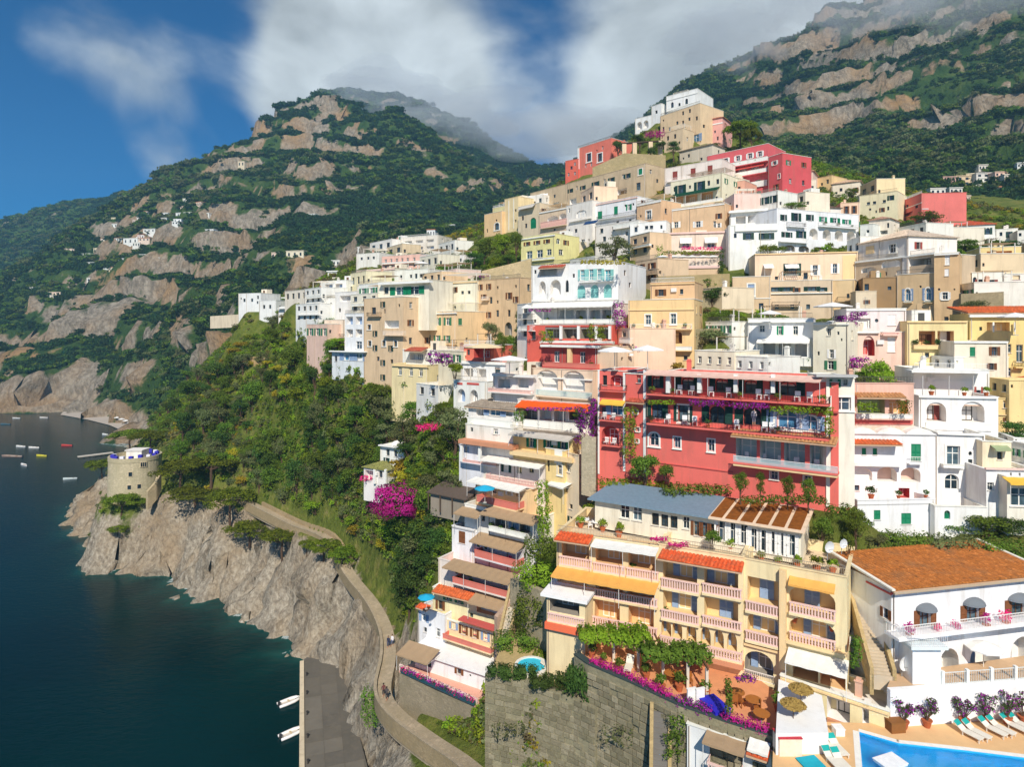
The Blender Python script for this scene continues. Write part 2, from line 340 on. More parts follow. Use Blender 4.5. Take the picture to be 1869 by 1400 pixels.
S('house', 'orange house with an arched white-rimmed window at the lower left of the ridge', 884, 916, 392, 432, 207, 200, 8, 'eeb866', 'flat', 'a ks 907 413 8 13;w w 906 402 3 4', short='left ridge house')
S('house', 'small olive green house behind the orange ridge house', 899, 920, 380, 402, 212, 208, 7, 'c9bf6a', 'flat', 'w k 910 390 4 5')
S('house', 'white domed chapel roof beside the yellow striped tower', 944, 990, 362, 400, 205, 198, 8, 'ece8e0', 'dome', 'w k 957,975 374 5 7;w k 986 366 5 9')
S('house', 'plain tan house with one big green arched door', 946, 985, 378, 432, 192, 185, 8, 'd6bf94', 'flat', 'a tc 973 407 11 20;w k 954 398 4 8;n k 947,975 378 4 1.2;w k 960 412 4 8', short='green-arch house')
S('house', 'lemon yellow house with dark square windows by the green slope', 951, 1012, 434, 480, 165, 157, 10, LE, 'flat', 'w w 962,980,998 445 6 7;w n 966,985 465 11 14;w n 1002 460 9 11;m w 951,1012 437 2 .25;b S 951,1010 475 4 .5', 'a n 1019 440 7 10;w w 1033 443 5 9;w n 1024 460 8 10', short='lemon house', trim='f6efb0')
# --- white hotel and right shoulder
S('villa', 'peach pink villa with two white window awnings above a restaurant terrace', 1183, 1358, 428, 492, 138, 134, 10, 'f3d0b8', 'flat', 'w ns 1204 446 8 9;w n 1252 448 15 12;w n 1298 447 15 12;n w 1241,1263 434 9 .9;n w 1286,1310 433 9 .9;w yc 1338 445 12 17;m p 1183,1358 427 3 .3;b w 1245,1315 455 5 .8', short='peach villa')
S('terrace', 'restaurant terrace block under the peach villa', 1194, 1314, 487, 528, 125, 122, 8, 'd0a56a', 'terr:e2c9a8', 'm p 1194,1314 489 5 .2;w k 1222,1240 505 6 7;la wn 1290 510 14 14 1', short='restaurant terrace', cat='terrace')
S('hotel', 'big white hotel with teal shutters and rows of arches', 1418, 1568, 380, 470, 132, 140, 11, 'f4f4f2', 'flat',
  'w G 1430 397 6 11;w G 1453 396 9 15;b i 1440,1472 407 6 .8;w G 1478 397 7 11;w t 1502 400 7 9;w t 1524 402 9 9;w t 1545 405 8 9;m k 1500,1566 411 2 .8;b w 1498,1566 407 6 .8;w G 1431,1441 428 5 10;w G 1462 428 9 13;b w 1424,1476 434 7 .8;la wt 1485,1509,1531,1553 427 15 20 1.5;la ky 1441,1467,1495,1522,1548 453 19 11 1', 'w t 1574 408 5 9', short='white arch hotel')
S('hotel', 'low white hotel wing with a framed roof terrace left of the arch hotel', 1330, 1420, 412, 468, 130, 128, 9, 'f1efe8', 'flat', 'm w 1342,1420 416 12 .4;w G 1366 431 10 12;w G 1394,1404 431 9 12;w k 1342 430 5 8', short='low white wing')
S('house', 'white recessed roof pavilion above the low white wing', 1332, 1402, 385, 414, 140, 137, 7, 'eeeee9', 'flat', 'lo wy 1352,1374 401 18 14 1.5;lo wg 1394 398 12 14 1;m w 1330,1402 387 3 .9')
S('house', 'peach house with two tall brown doors behind the arch hotel', 1534, 1569, 371, 396, 150, 149, 7, 'e9bb94', 'flat', 'w w 1545,1559 383 5 14')
S('roof_house', 'white house with a grey brown pitched roof behind the arch hotel', 1490, 1535, 378, 392, 148, 149, 8, 'e4dcd4', 'hip:7d6a5c', 'w k 1512 386 6 5')
S('house', 'grey white house with scattered small windows right of the pink hotel', 1430, 1464, 330, 372, 165, 162, 8, 'dfd9cc', 'flat', 'w k 1440,1450 334 4 4;w k 1433,1443 345 3 6;w k 1443 358 7 5')
S('house', 'cream house with a tall double window right of the pink hotel', 1464, 1490, 329, 366, 163, 162, 8, 'e8dcc4', 'flat', 'w k 1473 344 4 13;w k 1483 343 4 8')
S('house', 'faded pink house peeping out behind the grey white house', 1428, 1446, 302, 334, 172, 170, 7, 'd89488', 'flat', 'w k 1437 310 5 5;w k 1434 322 4 5')
S('house', 'rosy pitched house on the ridge behind the grey white house', 1446, 1484, 316, 336, 176, 173, 8, 'e2b8a4', 'hip:cf9a84', 'w k 1468 324 4 5')
S('house', 'mustard yellow house half hidden by trees on the right shoulder', 1488, 1518, 326, 346, 180, 176, 8, 'dcb45c', 'flat', 'w k 1500 336 4 5')
S('house', 'cream gabled house with a brown door on the right shoulder', 1518, 1570, 336, 364, 174, 170, 8, 'efdcc0', 'hip:d8b494', 'w w 1562 347 5 10;w k 1535 346 5 6')
S('house', 'cream house with crooked scattered windows', 1568, 1638, 358, 402, 160, 154, 9, 'f0dfae', 'flat', 'w k 1585,1596 371 6 5;w k 1614 367 6 5;w k 1588 382 4 4;w w 1610 383 5 8;w k 1621 380 4 7;w k 1599 386 3 5', short='crooked-window house')
S('house', 'rose red apartment house with white lines on the right shoulder', 1630, 1682, 374, 418, 165, 151, 10, 'dd6a62', 'flat', 'w k 1642,1656 381 4 5;lo rn 1648 394 34 6 .8;m w 1630,1682 389 1.2 .1;w k 1673 377 5 5;w n 1650 407 20 7', 'm w 1683,1695 381 1.2 .1;m w 1683,1695 397 1.2 .1', short='rose apartment house')
S('house', 'small cream house with a dark garage opening under the rose apartment house', 1586, 1624, 402, 432, 140, 137, 7, 'ecdcc6', 'hip:b98f78', 'w k 1600 414 5 5;lo wn 1608 424 24 7 2;w G 1622 411 4 9')
S('house', 'small white house with one window beside the arch hotel', 1570, 1593, 411, 440, 138, 136, 7, 'f0ede6', 'flat', 'w k 1584 422 5 5')
S('house', 'white and pink house with a hipped top on the right', 1567, 1658, 446, 482, 118, 107, 10, 'efe3da', 'hip:cdb8a2', 'w ns 1629 453 12 16;w n 1590 458 8 10;m o 1580,1595 457 14 .08', 'w r 1676 448 7 13', short='hipped white house')
S('house', 'dark tan house with two wide vaulted openings', 1560, 1706, 478, 522, 117, 103, 10, 'b89a6c', 'flat', 'la wk 1585 492 26 10 2;la wk 1626 481 34 13 2.5;la wk 1679 474 40 20 3;m w 1560,1706 479 2 .3;w k 1570 487 6 9;w k 1590 503 6 5;w k 1640 497 9 6', short='vaulted tan house', wear=.9)
S('tower_house', 'tall ochre tower house with stacked white windows', 1705, 1750, 463, 596, 101, 99, 10, 'cfa052', 'terr:d9cbb4', 'w yc 1729 474 9 19;w yc 1728 497 8 13;w ys 1725 540 10 13;w k 1714 528 4 4;w k 1742 528 3 3;m w 1705,1750 465 3 .3', short='ochre tower house', wear=.9)
S('house', 'ochre house with two pale blue arched shutters', 1636, 1706, 502, 596, 106, 101.5, 9, 'cfa660', 'flat', 'a bs 1657,1694 538 10 22;w k 1680 523 4 4;b G 1651,1664 549 5 .5;b G 1688,1701 549 5 .5;c ,1676,1699 568 10 30 .6', short='blue-shuttered ochre house', wear=.9)
S('house', 'brown unplastered house wall beside the ochre houses', 1575, 1640, 508, 574, 108, 106, 8, '97764a', 'flat', 'w k 1582 524 8 12', wear=.9)
S('house', 'small cream block with one low window before the brown wall', 1562, 1600, 532, 576, 104, 103, 5, 'd9c39c', 'flat', 'w w 1582 551 6 7')
S('house', 'long peach house with yellow end bay and white window awning', 1378, 1566, 464, 520, 121, 117, 9, 'f2c79e', 'flat', 'w G 1446 492 16 22;n w 1433,1458 482 6 .8;b w 1434,1457 502 8 .6;w y 1488 493 9 19;w y 1524 490 8 18;m o 1538,1565 488 44 .06;m o 1378,1566 464 2 .2;n w 1394,1412 482 6 1.5', short='long peach house')
S('house', 'tan house with a single blue door in a white surround', 1337, 1407, 506, 578, 112, 110, 9, 'd3ae76', 'terr:b59a72', 'w bcs 1371 529 12 21;a k 1371 560 7 10;m w 1337,1407 545 1.5 .08', short='blue-door house', wear=.9)
S('house', 'sandy house with a ribbon of low dark windows', 1406, 1520, 513, 578, 114, 111, 8, 'cdb086', 'flat', 'w G 1415,1436 528 15 8;w w 1454 529 7 8;w G 1482 527 15 8;w G 1501 528 9 7;w k 1418,1446,1475 560 7 8;m w 1406,1520 536 1.5 .3;b i 1410,1460 554 6 .7', short='ribbon-window house', wear=.8)
S('house', 'mustard tan house beside the ribbon-window house', 1517, 1560, 512, 566, 112, 110, 8, 'd8b26a', 'flat', 'w k 1548 540 5 8;b i 1528,1555 545 6 .8', wear=.8)
S('villa', 'white villa with low red tiled roof and arched doors at the right edge', 1741, 1816, 412, 446, 150, 147, 10, 'eceee6', 'hip:d0603a', 'a G 1753,1769,1783,1803 424 8 12;b w 1742,1830 437 5 1.5', '', 'a G 1728 426 8 11', short='red-roofed villa')
S('house', 'white flat wing with one dark door right of the red-roofed villa', 1816, 1858, 419, 448, 147, 145, 7, 'efeade', 'flat', 'w G 1842 428 6 11;w k 1827 427 5 7')
S('house', 'white house cut by the right edge above the dark pergola', 1857, 1905, 421, 462, 140, 138, 8, 'ece8df', 'flat', 'w k 1862 428 5 6;w k 1880 430 6 8')
S('house', 'yellow house with an ochre recess above the blue arch', 1789, 1864, 452, 480, 118, 116, 7, 'e8c65e', 'flat', 'lo on 1824 463 46 10 1.2;w k 1807 465 5 6')
S('house', 'pale blue house with a big blue arch at the right edge', 1846, 1910, 470, 500, 112, 110, 7, '8fb4cc', 'flat', 'a bc 1864 482 17 20')
S('house', 'white house with red-brown double doors at the right edge', 1774, 1832, 498, 536, 106, 104, 7, 'eeeae0', 'flat', 'w r 1790 515 10 11;w r 1810 516 11 11;a k 1766 512 7 12;a k 1781 515 4 11;m w 1774,1832 530 10 .6', short='red-door white house')
S('house', 'white wall house with a dark carport near the right edge', 1826, 1905, 536, 566, 97, 96, 7, 'efe9d8', 'flat', 'lo wn 1852 554 40 7 2')
S('house', 'small white house with a red hanging by the blue arch house', 1832, 1900, 500, 530, 108, 107, 7, 'e8e4dc', 'flat', 'w k 1855 506 14 8;m r 1850,1900 519 5 .5')
# --- white villa centre right
S('villa', 'white villa with a curved awning and glazed porch above the red hotel', 1365, 1484, 582, 668, 92, 88, 9, 'f3f1ee', 'flat', 'w n 1391 600 10 12;w t 1424 603 6 16;w n 1452 603 9 16;n w 1382,1478 617 7 2;lo wt 1404,1432,1462 638 22 24 2;b S 1398,1484 653 14 .6;m w 1365,1484 588 2 .4', short='white porch villa')
S('tower_house', 'cream tower house with narrow windows beside the porch villa', 1484, 1549, 588, 690, 87, 84, 8, 'f3e3c8', 'dome', 'w n 1513 606 7 13;w k 1530 608 4 6;w y 1518 646 8 16;w k 1494 645 4 7;w k 1536 620 3 5;m w 1484,1549 592 2 .2', short='cream tower house')
S('villa', 'pale pink villa upper floor with a round window', 1545, 1654, 564, 610, 90, 88, 8, 'f4dbdc', 'flat', 'o k 1600 585 7 7;w yc 1628 584 15 20;lo wy 1572 590 34 18 .5;m w 1545,1654 566 3 .15', short='pink villa')
S('villa', 'salmon lower floor with rose arches under the pale pink villa', 1541, 1655, 606, 672, 88, 86, 9, 'f0b9a4', 'terr:d9a592', 'la rn 1556,1586 631 21 36 1.5;w yc 1627 629 14 27;b p 1612,1642 606 7 .7;m w 1541,1606 607 2 .4', short='salmon villa')
S('house', 'yellow house with a shaded loggia and hanging plants', 1656, 1766, 587, 672, 85, 83, 9, 'eed07a', 'flat', 'lo ow 1692,1726 619 30 30 1.6;b o 1668,1742 630 7 .5;w k 1692,1720 648 8 8;m o 1656,1766 588 2 .2', short='yellow loggia house')
S('house', 'grey cream house with green door and two brown windows', 1742, 1840, 624, 700, 80, 79, 8, 'e3d7bd', 'flat', 'w tc 1775 642 10 17;w w 1815 641 10 16;w w 1810 669 9 12;m w 1742,1840 625 2 .2', short='green-door cream house')
S('house', 'bright yellow house with an orange tiled roof at the right edge', 1770, 1912, 572, 700, 87, 84, 9, 'f0ca58', 'tile:dc6a30', 'lo yn 1822 596 42 16 1.4;w k 1790 600 5 7;w n 1861 645 12 32;m w 1770,1912 576 6 .5;b i 1854,1872 662 10 .7;c w,1813,1852 597 3 18 .4', short='orange-roofed yellow house')
S('house', 'small yellow house with one window under the big hip roof at the right', 1822, 1860, 727, 800, 75, 74, 6, 'edc25a', 'flat', 'w n 1838 738 14 14;w w 1837 766 6 7;m o 1822,1860 757 2 .15')
S('house', 'white house with a red hip roof cut by the right edge', 1846, 1910, 700, 770, 78, 76, 8, 'e9edf0', 'hip:d8602a', 'w k 1875 730 8 12', short='red hip-roof house')
S('house', 'white upper house with a flat canopy and latticed wall on the right', 1668, 1806, 674, 730, 78, 76, 7, 'f1eeea', 'flat', 'm w 1690,1800 702 16 .05;e w 1664,1804 676 4 2.4;w r 1786 712 8 12;c k,1684,1732,1776 704 1.5 36 2.2', short='canopy house')
S('house', 'white house with two deep arched loggias on the right', 1677, 1822, 723, 804, 73, 71.5, 8, 'f3f2f0', 'terr:d8a888', 'la wr 1709 752 36 36 1.6;la wk 1776 752 42 38 1.6;m w 1677,1822 724 3 .3;b S 1690,1810 772 12 .1', short='two-loggia house')
S('house', 'white house with green shutters and a small tiled porch roof', 1543, 1712, 790, 916, 70, 69, 8, 'f5f4f3', 'vault', 'w tc 1554 830 12 28;w tc 1577,1597 824 8 12;t o 1541,1642 803 8 1.4;w tc 1672 826 18 31;b w 1660,1684 842 6 .5;m w 1543,1650 849 3 .9;la wo 1575 866 34 22 .5;la wo 1619,1662 866 36 26 1.5;m k 1543,1712 792 2 .12;lo rn 1650 900 20 18 1', short='green-shuttered white house')
S('house', 'white terrace house front with two closed green shutters', 1565, 1706, 914, 976, 66, 66.5, 5, 'f4f3f1', 'terr:dd9068', 'w tc 1601 940 12 17;w tc 1654 947 18 20;m k 1565,1706 922 1.5 .05', short='green-square house', down=3)
S('house', 'white house with tall french window right of the green-shuttered house', 1712, 1798, 791, 916, 69, 68, 8, 'f3f2ef', 'flat', 'w ns 1740 832 24 36;o k 1771 828 7 8;w k 1771 846 8 15;a n 1737 880 26 28;w k 1770 884 6 8;m w 1712,1798 792 2.5 .3;b S 1722,1760 848 6 .8', short='french-window house')
S('house', 'low white wall house with a small green arched door', 1706, 1800, 924, 968, 65.5, 65, 5, 'f2f1ee', 'terr:c2ab88', 'a tc 1729 940 11 16;w k 1790 944 5 6', down=3)
S('house', 'beige house with a green awning near the right edge', 1793, 1846, 806, 860, 67, 66.5, 7, 'efd9b0', 'flat', 'n g 1812,1843 812 8 1;w k 1825 832 10 14', short='beige awning house')
S('house', 'white curved-wall house near the right edge', 1800, 1900, 858, 960, 65, 64.5, 7, 'eff0ef', 'flat', 'w n 1807 888 12 14;w k 1845,1861 866 4 6;m p 1800,1900 856 3 .3', short='curved-wall house')
S('house', 'house with a yellow awning over blue glass at the right edge', 1838, 1910, 872, 946, 63.5, 63, 6, 'ece6d4', 'flat', 'w n 1862 908 34 34;n Y 1836,1905 870 12 1.4')
# --- centre stack
CS0 = len(SP)
S('house', 'orange tan upper floor of the yellow arched house', 1187, 1268, 517, 556, 100, 97, 8, 'dda75c', 'flat', 'w w 1206 534 10 12;w k 1244 532 6 9;m o 1187,1268 519 2 .2')
S('house', 'golden yellow house with white windows over two yellow arches', 1147, 1267, 548, 668, 96, 92, 9, 'eebc62', 'terr:e0cdb0', 'w ns 1183 584 10 19;w ns 1229 582 10 19;la yw 1177 622 44 32 1.2;la yw 1228 614 34 26 1.2;b w 1150,1262 596 6 .8;m o 1147,1267 566 2 .15;b S 1150,1262 632 8 .8;w w 1216 645 6 12', short='golden arch house')
S('house', 'white house with teal arched windows and a coral side wall', 970, 1128, 486, 562, 104, 96, 13, 'f2f0ee', 'flat', 'lo wn 1000 497 32 13 1.5;w k 977 496 4 7;la wt 990 525 12 24 1.2;la wt 1014 524 19 27 1.2;a k 1035 522 6 22;w k 1047 503 4 7;w q 1063,1079,1094 502 8 20;w q 1109 503 11 22;a qc 1061,1085,1109 534 15 27;b w 1056,1118 510 6 .7;t r 985,1030 486 4 1.2;m w 970,1128 549 4 .6', 'w w 1141 498 4 10;w w 1150 520 4 9', short='teal arch house')
S('house', 'glazed white terrace floor with a long white awning', 972, 1121, 556, 596, 98, 91, 10, 'e9e4de', 'flat', 'n w 958,1122 553 8 2.2;lo wn 990 573 20 15 1.5;lo wb 1034 574 26 16 1.5;lo wn 1060,1086,1108 574 18 15 1.5;b S 972,1121 584 7 .8', short='long-awning floor')
S('house', 'brick red terrace floor with leafy planters and white posts', 962, 1118, 593, 632, 96, 89, 9, 'cf4c38', 'flat', 'lo kn 1008,1040,1072,1100 607 26 21 2;c w,1024,1056,1088,1113 607 4 24 .4;m w 985,1118 625 4 .9;b S 988,1118 622 5 .9', short='leafy red floor')
S('house', 'deep red floor with two white framed doors and red balconies', 988, 1090, 628, 678, 92, 86, 8, 'b8322c', 'flat', 'w n 1016,1063 651 10 20;b r 990,1088 661 10 1.0;m w 986,1092 631 4 .9;c o,1040 652 6 36 .4', short='deep red floor')
S('house', 'peach end wall to the right of the deep red floor', 1090, 1129, 632, 726, 86, 83.5, 8, 'f0c396', 'flat', 'w w 1110 690 4 7', 'w k 1136 655 4 6')
S('house', 'peach double arch floor with a glazed room', 972, 1082, 672, 730, 90, 84, 8, 'f0c8a4', 'flat', 'la wt 998 694 40 38 1;la wt 1047 694 40 38 1;b g 975,1080 710 13 1.0;e w 972,1080 687 2 .3', short='double arch floor')
S('house', 'white floor under a bright orange awning with bougainvillea', 945, 1081, 729, 790, 87, 81.5, 8, 'e6ded2', 'flat', 'n O 946,1080 730 12 2.0;lo kn 968 757 24 20 1.5;lo wb 996,1022 757 20 20 1.5;lo kn 1052 757 26 20 1.5;b S 955,1062 766 16 .8;c w,1010,1038,1068 757 2 22 .4', short='orange awning floor')
S('house', 'yellow floor with teal doors under a grey white awning', 930, 1046, 786, 836, 84.5, 79, 7, 'e8bf4e', 'flat', 'n k 934,1044 784 9 1.8;w t 970 807 9 20;w t 1001 808 9 20;w t 1028 810 10 20;m w 930,1046 787 2 .1;m o 930,1044 826 8 1.6', short='yellow teal-door floor')
S('house', 'coral rooftop room beside a big cream parasol', 846, 902, 630, 664, 102, 99, 6, 'e06a50', 'flat', 'lo rn 880 645 30 16 1.5;w k 855 643 5 10;m p 846,902 632 3 .3', short='coral rooftop room')
S('house', 'white house with two square loggias and a scalloped parapet', 842, 922, 660, 700, 99, 95, 7, 'f0eeee', 'terr:d9b49c', 'lo wn 855,879 680 17 15 1.4;m w 842,922 662 4 .3;w k 908 676 10 12', short='two-square house')
S('house', 'white house with two round arches and red brick pattern band', 828, 888, 694, 752, 97, 93.5, 7, 'efece6', 'flat', 'la wk 842,865 722 14 24 1;m r 834,844 700 4 .05;m r 852,874 700 4 .05', short='brick band house')
S('house', 'white apartment floor with dark door below a round white parasol', 900, 974, 682, 728, 92, 88, 7, 'eae6e2', 'flat', 'lo wn 920 700 22 16 1.5;w k 935 702 8 14;lo wy 955 700 20 16 1;b p 890,968 708 8 1.2;e w 898,972 682 4 1.2', short='parasol floor')
S('house', 'white house with a grey tiled roof and blue window', 855, 946, 742, 780, 91, 86, 7, 'e9e8e4', 'tile:9c8f80', 'w b 903 751 20 16;lo wb 928 752 14 16 1;lo wk 876 752 14 14 1;b S 853,935 762 12 .9', short='grey tile house')
S('house', 'blank white house wall with a terracotta ledge', 850, 936, 774, 814, 88.5, 84, 7, 'f0e9de', 'flat', 'w k 861 784 5 8;e T 836,935 802 7 1.6;w y 905 788 8 10', short='terracotta ledge house')
S('house', 'pale blue shaded porch floor with white posts', 838, 908, 812, 846, 89, 85.5, 6, 'cfd6e2', 'flat', 'w b 851 820 5 12;w k 873,880 826 5 14;c w,843,876 827 4 30 1;b p 842,905 838 6 1.1', short='blue porch floor')  # bluish shade of the recess is put into the wall colour
S('house', 'white floor with french doors under a white awning', 886, 996, 836, 882, 86.5, 81, 6, 'e8ddd2', 'flat', 'n w 884,992 829 11 2.0;w G 924 852 9 20;w k 948 854 8 20;w k 970 856 8 14;b p 886,974 866 12 1.4', short='white awning floor')
S('house', 'yellow house part with a white door above the vines', 996, 1031, 818, 888, 80.5, 78.5, 6, 'efc65c', 'flat', 'w k 1001 850 4 22;w ns 1022 858 8 18;m w 1012,1026 832 26 .05', short='yellow stair house')
S('tower_house', 'slim cream stair tower beside the yellow house', 1031, 1056, 826, 972, 79, 77, 6, 'e8cfa4', 'flat', 'w n 1037 856 8 12;w k 1030 893 4 14;w k 1042 925 6 9;n w 1006,1036 880 5 1.6', 'w k 1062 870 4 8', short='cream stair tower')
S('house', 'ochre floor with a blue parasol under a white awning', 868, 962, 878, 922, 85.5, 80, 6, 'e6c27c', 'terr:d98a6c', 'n w 860,956 868 12 2;w k 902 893 8 14;w y 930 898 7 12;lo on 948 900 12 14 1;b r 870,942 904 14 1.8', short='blue parasol floor')
S('house', 'white floor with a wide dark opening under tan awnings', 848, 986, 920, 974, 84, 77, 6, 'efebe5', 'terr:d98a6c', 'n T 884,982 921 18 2.2;n T 836,880 922 16 2.0;w k 882 946 6 10;lo kn 915 954 22 16 1;w b 938 958 9 16;lo kn 958 964 18 16 1;b S 892,960 960 9 1.2', short='twin tan awning floor')
S('house', 'white box house with one closed brown shutter by the trees', 825, 865, 960, 1014, 84.5, 82.5, 6, 'eef0f4', 'terr:c9c2ba', 'w wc 843 981 12 22;m k 825,865 962 2 .15', 'w k 872 985 4 8', short='brown shutter box')
S('house', 'blue white floor with coral parapet under a tan awning', 863, 962, 970, 1022, 82, 77, 6, 'd9dbe2', 'terr:d9776a', 'n T 866,952 968 22 2.4;w G 880 992 9 16;w k 897 995 10 16;w k 915 998 9 16;w k 940 1002 10 16;b r 866,944 1004 14 1.6', short='coral parapet floor')  # wall colour carries the blue of the shade under the awning
S('house', 'shaded terrace floor under a broad tan awning', 800, 944, 1020, 1074, 80.5, 74, 6, 'ddd2c8', 'terr:d9776a', 'n T 818,938 1016 22 2.6;lo kn 846 1042 30 18 1.5;lo kn 885 1050 30 18 1.5;w b 918 1060 8 18;b r 826,936 1054 12 1.8', short='broad awning floor')
S('house', 'yellow floor with green windows under an orange tiled roof', 790, 936, 1072, 1128, 78.5, 73, 6, 'f1dc9a', 'flat', 't o 794,876 1066 17 1.5;w g 817,838 1089 8 15;n T 862,920 1084 18 2.4;lo on 890 1112 40 20 1.2', short='orange tile floor')
S('house', 'ochre floor with lilac doors and coral terrace', 806, 900, 1128, 1182, 76.5, 72.5, 5, 'efc88a', 'terr:d9675a', 'w b 828 1140 8 18;w w 846,866 1148 8 20;w b 886 1160 8 20;e r 836,902 1130 3 1.2;b r 808,896 1158 9 1.2', short='coral terrace floor', down=1.5)
S('house', 'small white stepped house with a little orange roof', 763, 812, 1108, 1172, 80, 77.5, 5, 'f1f2f6', 'flat', 't O 763,782 1103 8 1;w k 776 1150 6 9;a b 774 1128 9 14', short='stepped white house')
S('house', 'white house with a broad white roof above the magenta flower boxes', 758, 888, 1188, 1262, 79.6, 74.2, 6.5, 'f3f2f6', 'slab', 'w w 838 1222 8 19;w k 858 1234 4 5;lo kn 774 1206 26 18 1.2;n T 735,792 1176 22 2.6;m p 758,888 1193 3 .25', short='white slab house', down=3)
# --- left middle
LM0 = CS1 = len(SP)
S('house', 'orange house with arched green shutters', 767, 832, 570, 662, 118, 111, 11, 'efbf7c', 'flat', 'a g 780,798,817 587 7 14;w g 780,798,816 618 6 12;b i 804,830 622 6 .7;m w 767,832 573 2 .3', 'w gc 840 587 7 12;w k 852 620 4 7', short='orange arch-shutter house')
S('tower_house', 'tall tan house with grey shutters rising from the trees', 664, 736, 545, 700, 118, 111, 9, 'd9b27a', 'flat', 'w k 682 567 8 12;w k 702 568 3 8;w ks 674 597 6 9;w ks 675 627 6 10;w ks 701,722 627 6 10;lo wn 715 592 26 14 1.2;b w 698,735 606 7 .9;b i 668,692 574 4 .7;w k 690 655 5 8;w k 715 660 5 8', short='tall tan house', wear=.8)
S('house', 'slim white house with stacked loggias beside the tall tan house', 629, 665, 573, 662, 121, 118, 8, 'e6ecf0', 'flat', 'lo wk 638,655 585 12 14 1;lo wk 638,655 608 12 14 1;w n 655 630 11 14;w n 640 648 18 9', short='slim white house')
S('house', 'cream house with two tall arched niches', 697, 768, 547, 608, 122, 116, 8, 'efd6a2', 'flat', 'la on 734,754 564 15 20 1;a ks 735,754 592 14 12;b w 722,768 550 4 .5;w k 712 560 4 8', short='niche house')
S('house', 'cream house with long teal glazing at the top', 690, 783, 515, 552, 128, 121, 8, 'efe4cc', 'flat', 'w t 731,755 531 19 15;w k 769 530 8 12;m w 690,783 518 4 1.2;w k 705 530 8 12', short='teal glazing house')
S('house', 'large cream white house with tiny square windows', 778, 870, 517, 574, 124, 117, 9, 'f4e6ca', 'flat', 'w w 804,814 528 4 5;w k 844,856 534 5 6;w k 784 530 4 8;m o 778,870 519 2 .2', short='tiny-window house')
S('house', 'tan house with a dark arch behind the centre cypress', 869, 950, 513, 614, 118, 110, 9, 'd8ac6a', 'flat', 'w w 883 541 5 7;w w 929 540 6 12;w k 908,929 572 5 12;la kn 928 600 13 24 1;b w 878,890 545 4 .6;w k 896 548 5 12', short='dark arch house', wear=.8)
S('house', 'small yellow house with three tall windows above the slope', 715, 780, 664, 712, 108, 103, 7, 'f0d48c', 'terr:e6d3a6', 'w n 730,750,768 678 7 14;m o 715,780 667 2 .3', short='three-window house')
S('house', 'white house with a red tiled porch above the purple bougainvillea', 735, 794, 638, 672, 111, 106, 7, 'f2ede4', 'flat', 't r 744,775 634 7 2;lo wk 760 651 24 12 1.2;w k 784 650 5 8', short='red porch house')
S('house', 'bluish glass veranda house over the trees', 606, 664, 642, 668, 122, 118, 5, 'c8d4dc', 'flat', 'w b 636,654 652 16 12;e w 600,666 640 2 1', short='glass veranda house', down=3)
S('house', 'white house with a brown side wall in the left cluster', 612, 652, 534, 580, 146, 141, 9, 'eceae6', 'flat', 'lo wk 630 545 20 11 1;w k 620 566 4 7', 'm w 655,656 548 2 .05', short='brown-sided house')
S('house', 'stepped white house at the top of the left cluster', 584, 632, 514, 545, 158, 153, 8, 'f0eee8', 'flat', 'lo wk 600,618 522 14 7 1;w k 600 536 4 6', short='left cluster top house')
S('house', 'white flat house below the stepped white house', 580, 616, 545, 580, 150, 147, 7, 'eeeae4', 'flat', 'w k 590,604 556 4 6')
S('house', 'pinkish narrow house with a green window in the left cluster', 592, 628, 584, 632, 140, 136, 7, 'ecd0b4', 'flat', 'w g 603 600 5 9;w k 614 602 4 7;b i 595,625 612 4 .6')
S('house', 'pink apartment row far behind the left cluster', 697, 768, 468, 500, 195, 188, 9, 'e9aa96', 'flat', 'w y 704,714,724,734,744,756 476 4 6;w y 704,714,724,734,744,756 487 4 6;b S 697,768 480 3 .7', short='pink row')
S('house', 'white house left of the pink apartment row', 650, 692, 464, 486, 205, 200, 8, 'efe8de', 'flat', 'w k 660,672,682 472 4 5')
S('house', 'grey white apartment tiers above the pink apartment row', 733, 800, 434, 468, 225, 218, 9, 'ddd6c9', 'flat', 'lo wk 745,765,785 442 14 5 1;lo wk 745,765,785 454 14 5 1', short='grey tiers')
S('house', 'white house with dark windows right of the grey tiers', 808, 850, 468, 498, 190, 186, 8, 'e9e8e4', 'flat', 'w k 816,828,840 476 5 6;w k 818,832 488 5 6')
S('house', 'low cream house with a flat terrace in the far left cluster', 650, 720, 494, 520, 168, 160, 8, 'f0dfc4', 'flat', 'w k 662,676,690,704 504 4 5;m p 650,720 496 2 .2')
S('house', 'white house with a roof parasol above the cream glazing house', 720, 784, 494, 518, 150, 145, 7, 'f2ece0', 'flat', 'w k 732,750,768 505 4 6')
S('house', 'largest white house on the far green terrace', 435, 476, 536, 568, 215, 211, 9, 'f1efec', 'flat', 'w k 446,460 548 4 6;w k 470 552 3 5', short='far terrace house')
S('house', 'white cube house with two dark windows on the far green terrace', 473, 504, 549, 575, 208, 205, 8, 'efedea', 'flat', 'w k 482,493 560 4 7')
S('house', 'low white house stepping right on the far green terrace', 508, 576, 560, 592, 195, 186, 8, 'eeebe6', 'flat', 'w k 520,536,552,566 572 4 6;e w 506,578 562 2 1')
LM1 = len(SP)
S('porch', 'white canopied porch at the left foot of the yellow hotel', 998, 1068, 1086, 1158, 63.6, 61.9, 3, 'f0d090', 'slab', 'lo kn 1030 1106 54 28 2;b b 999,1066 1118 18 .2;m O 994,1068 1142 12 .5', short='canopied porch', down=5)
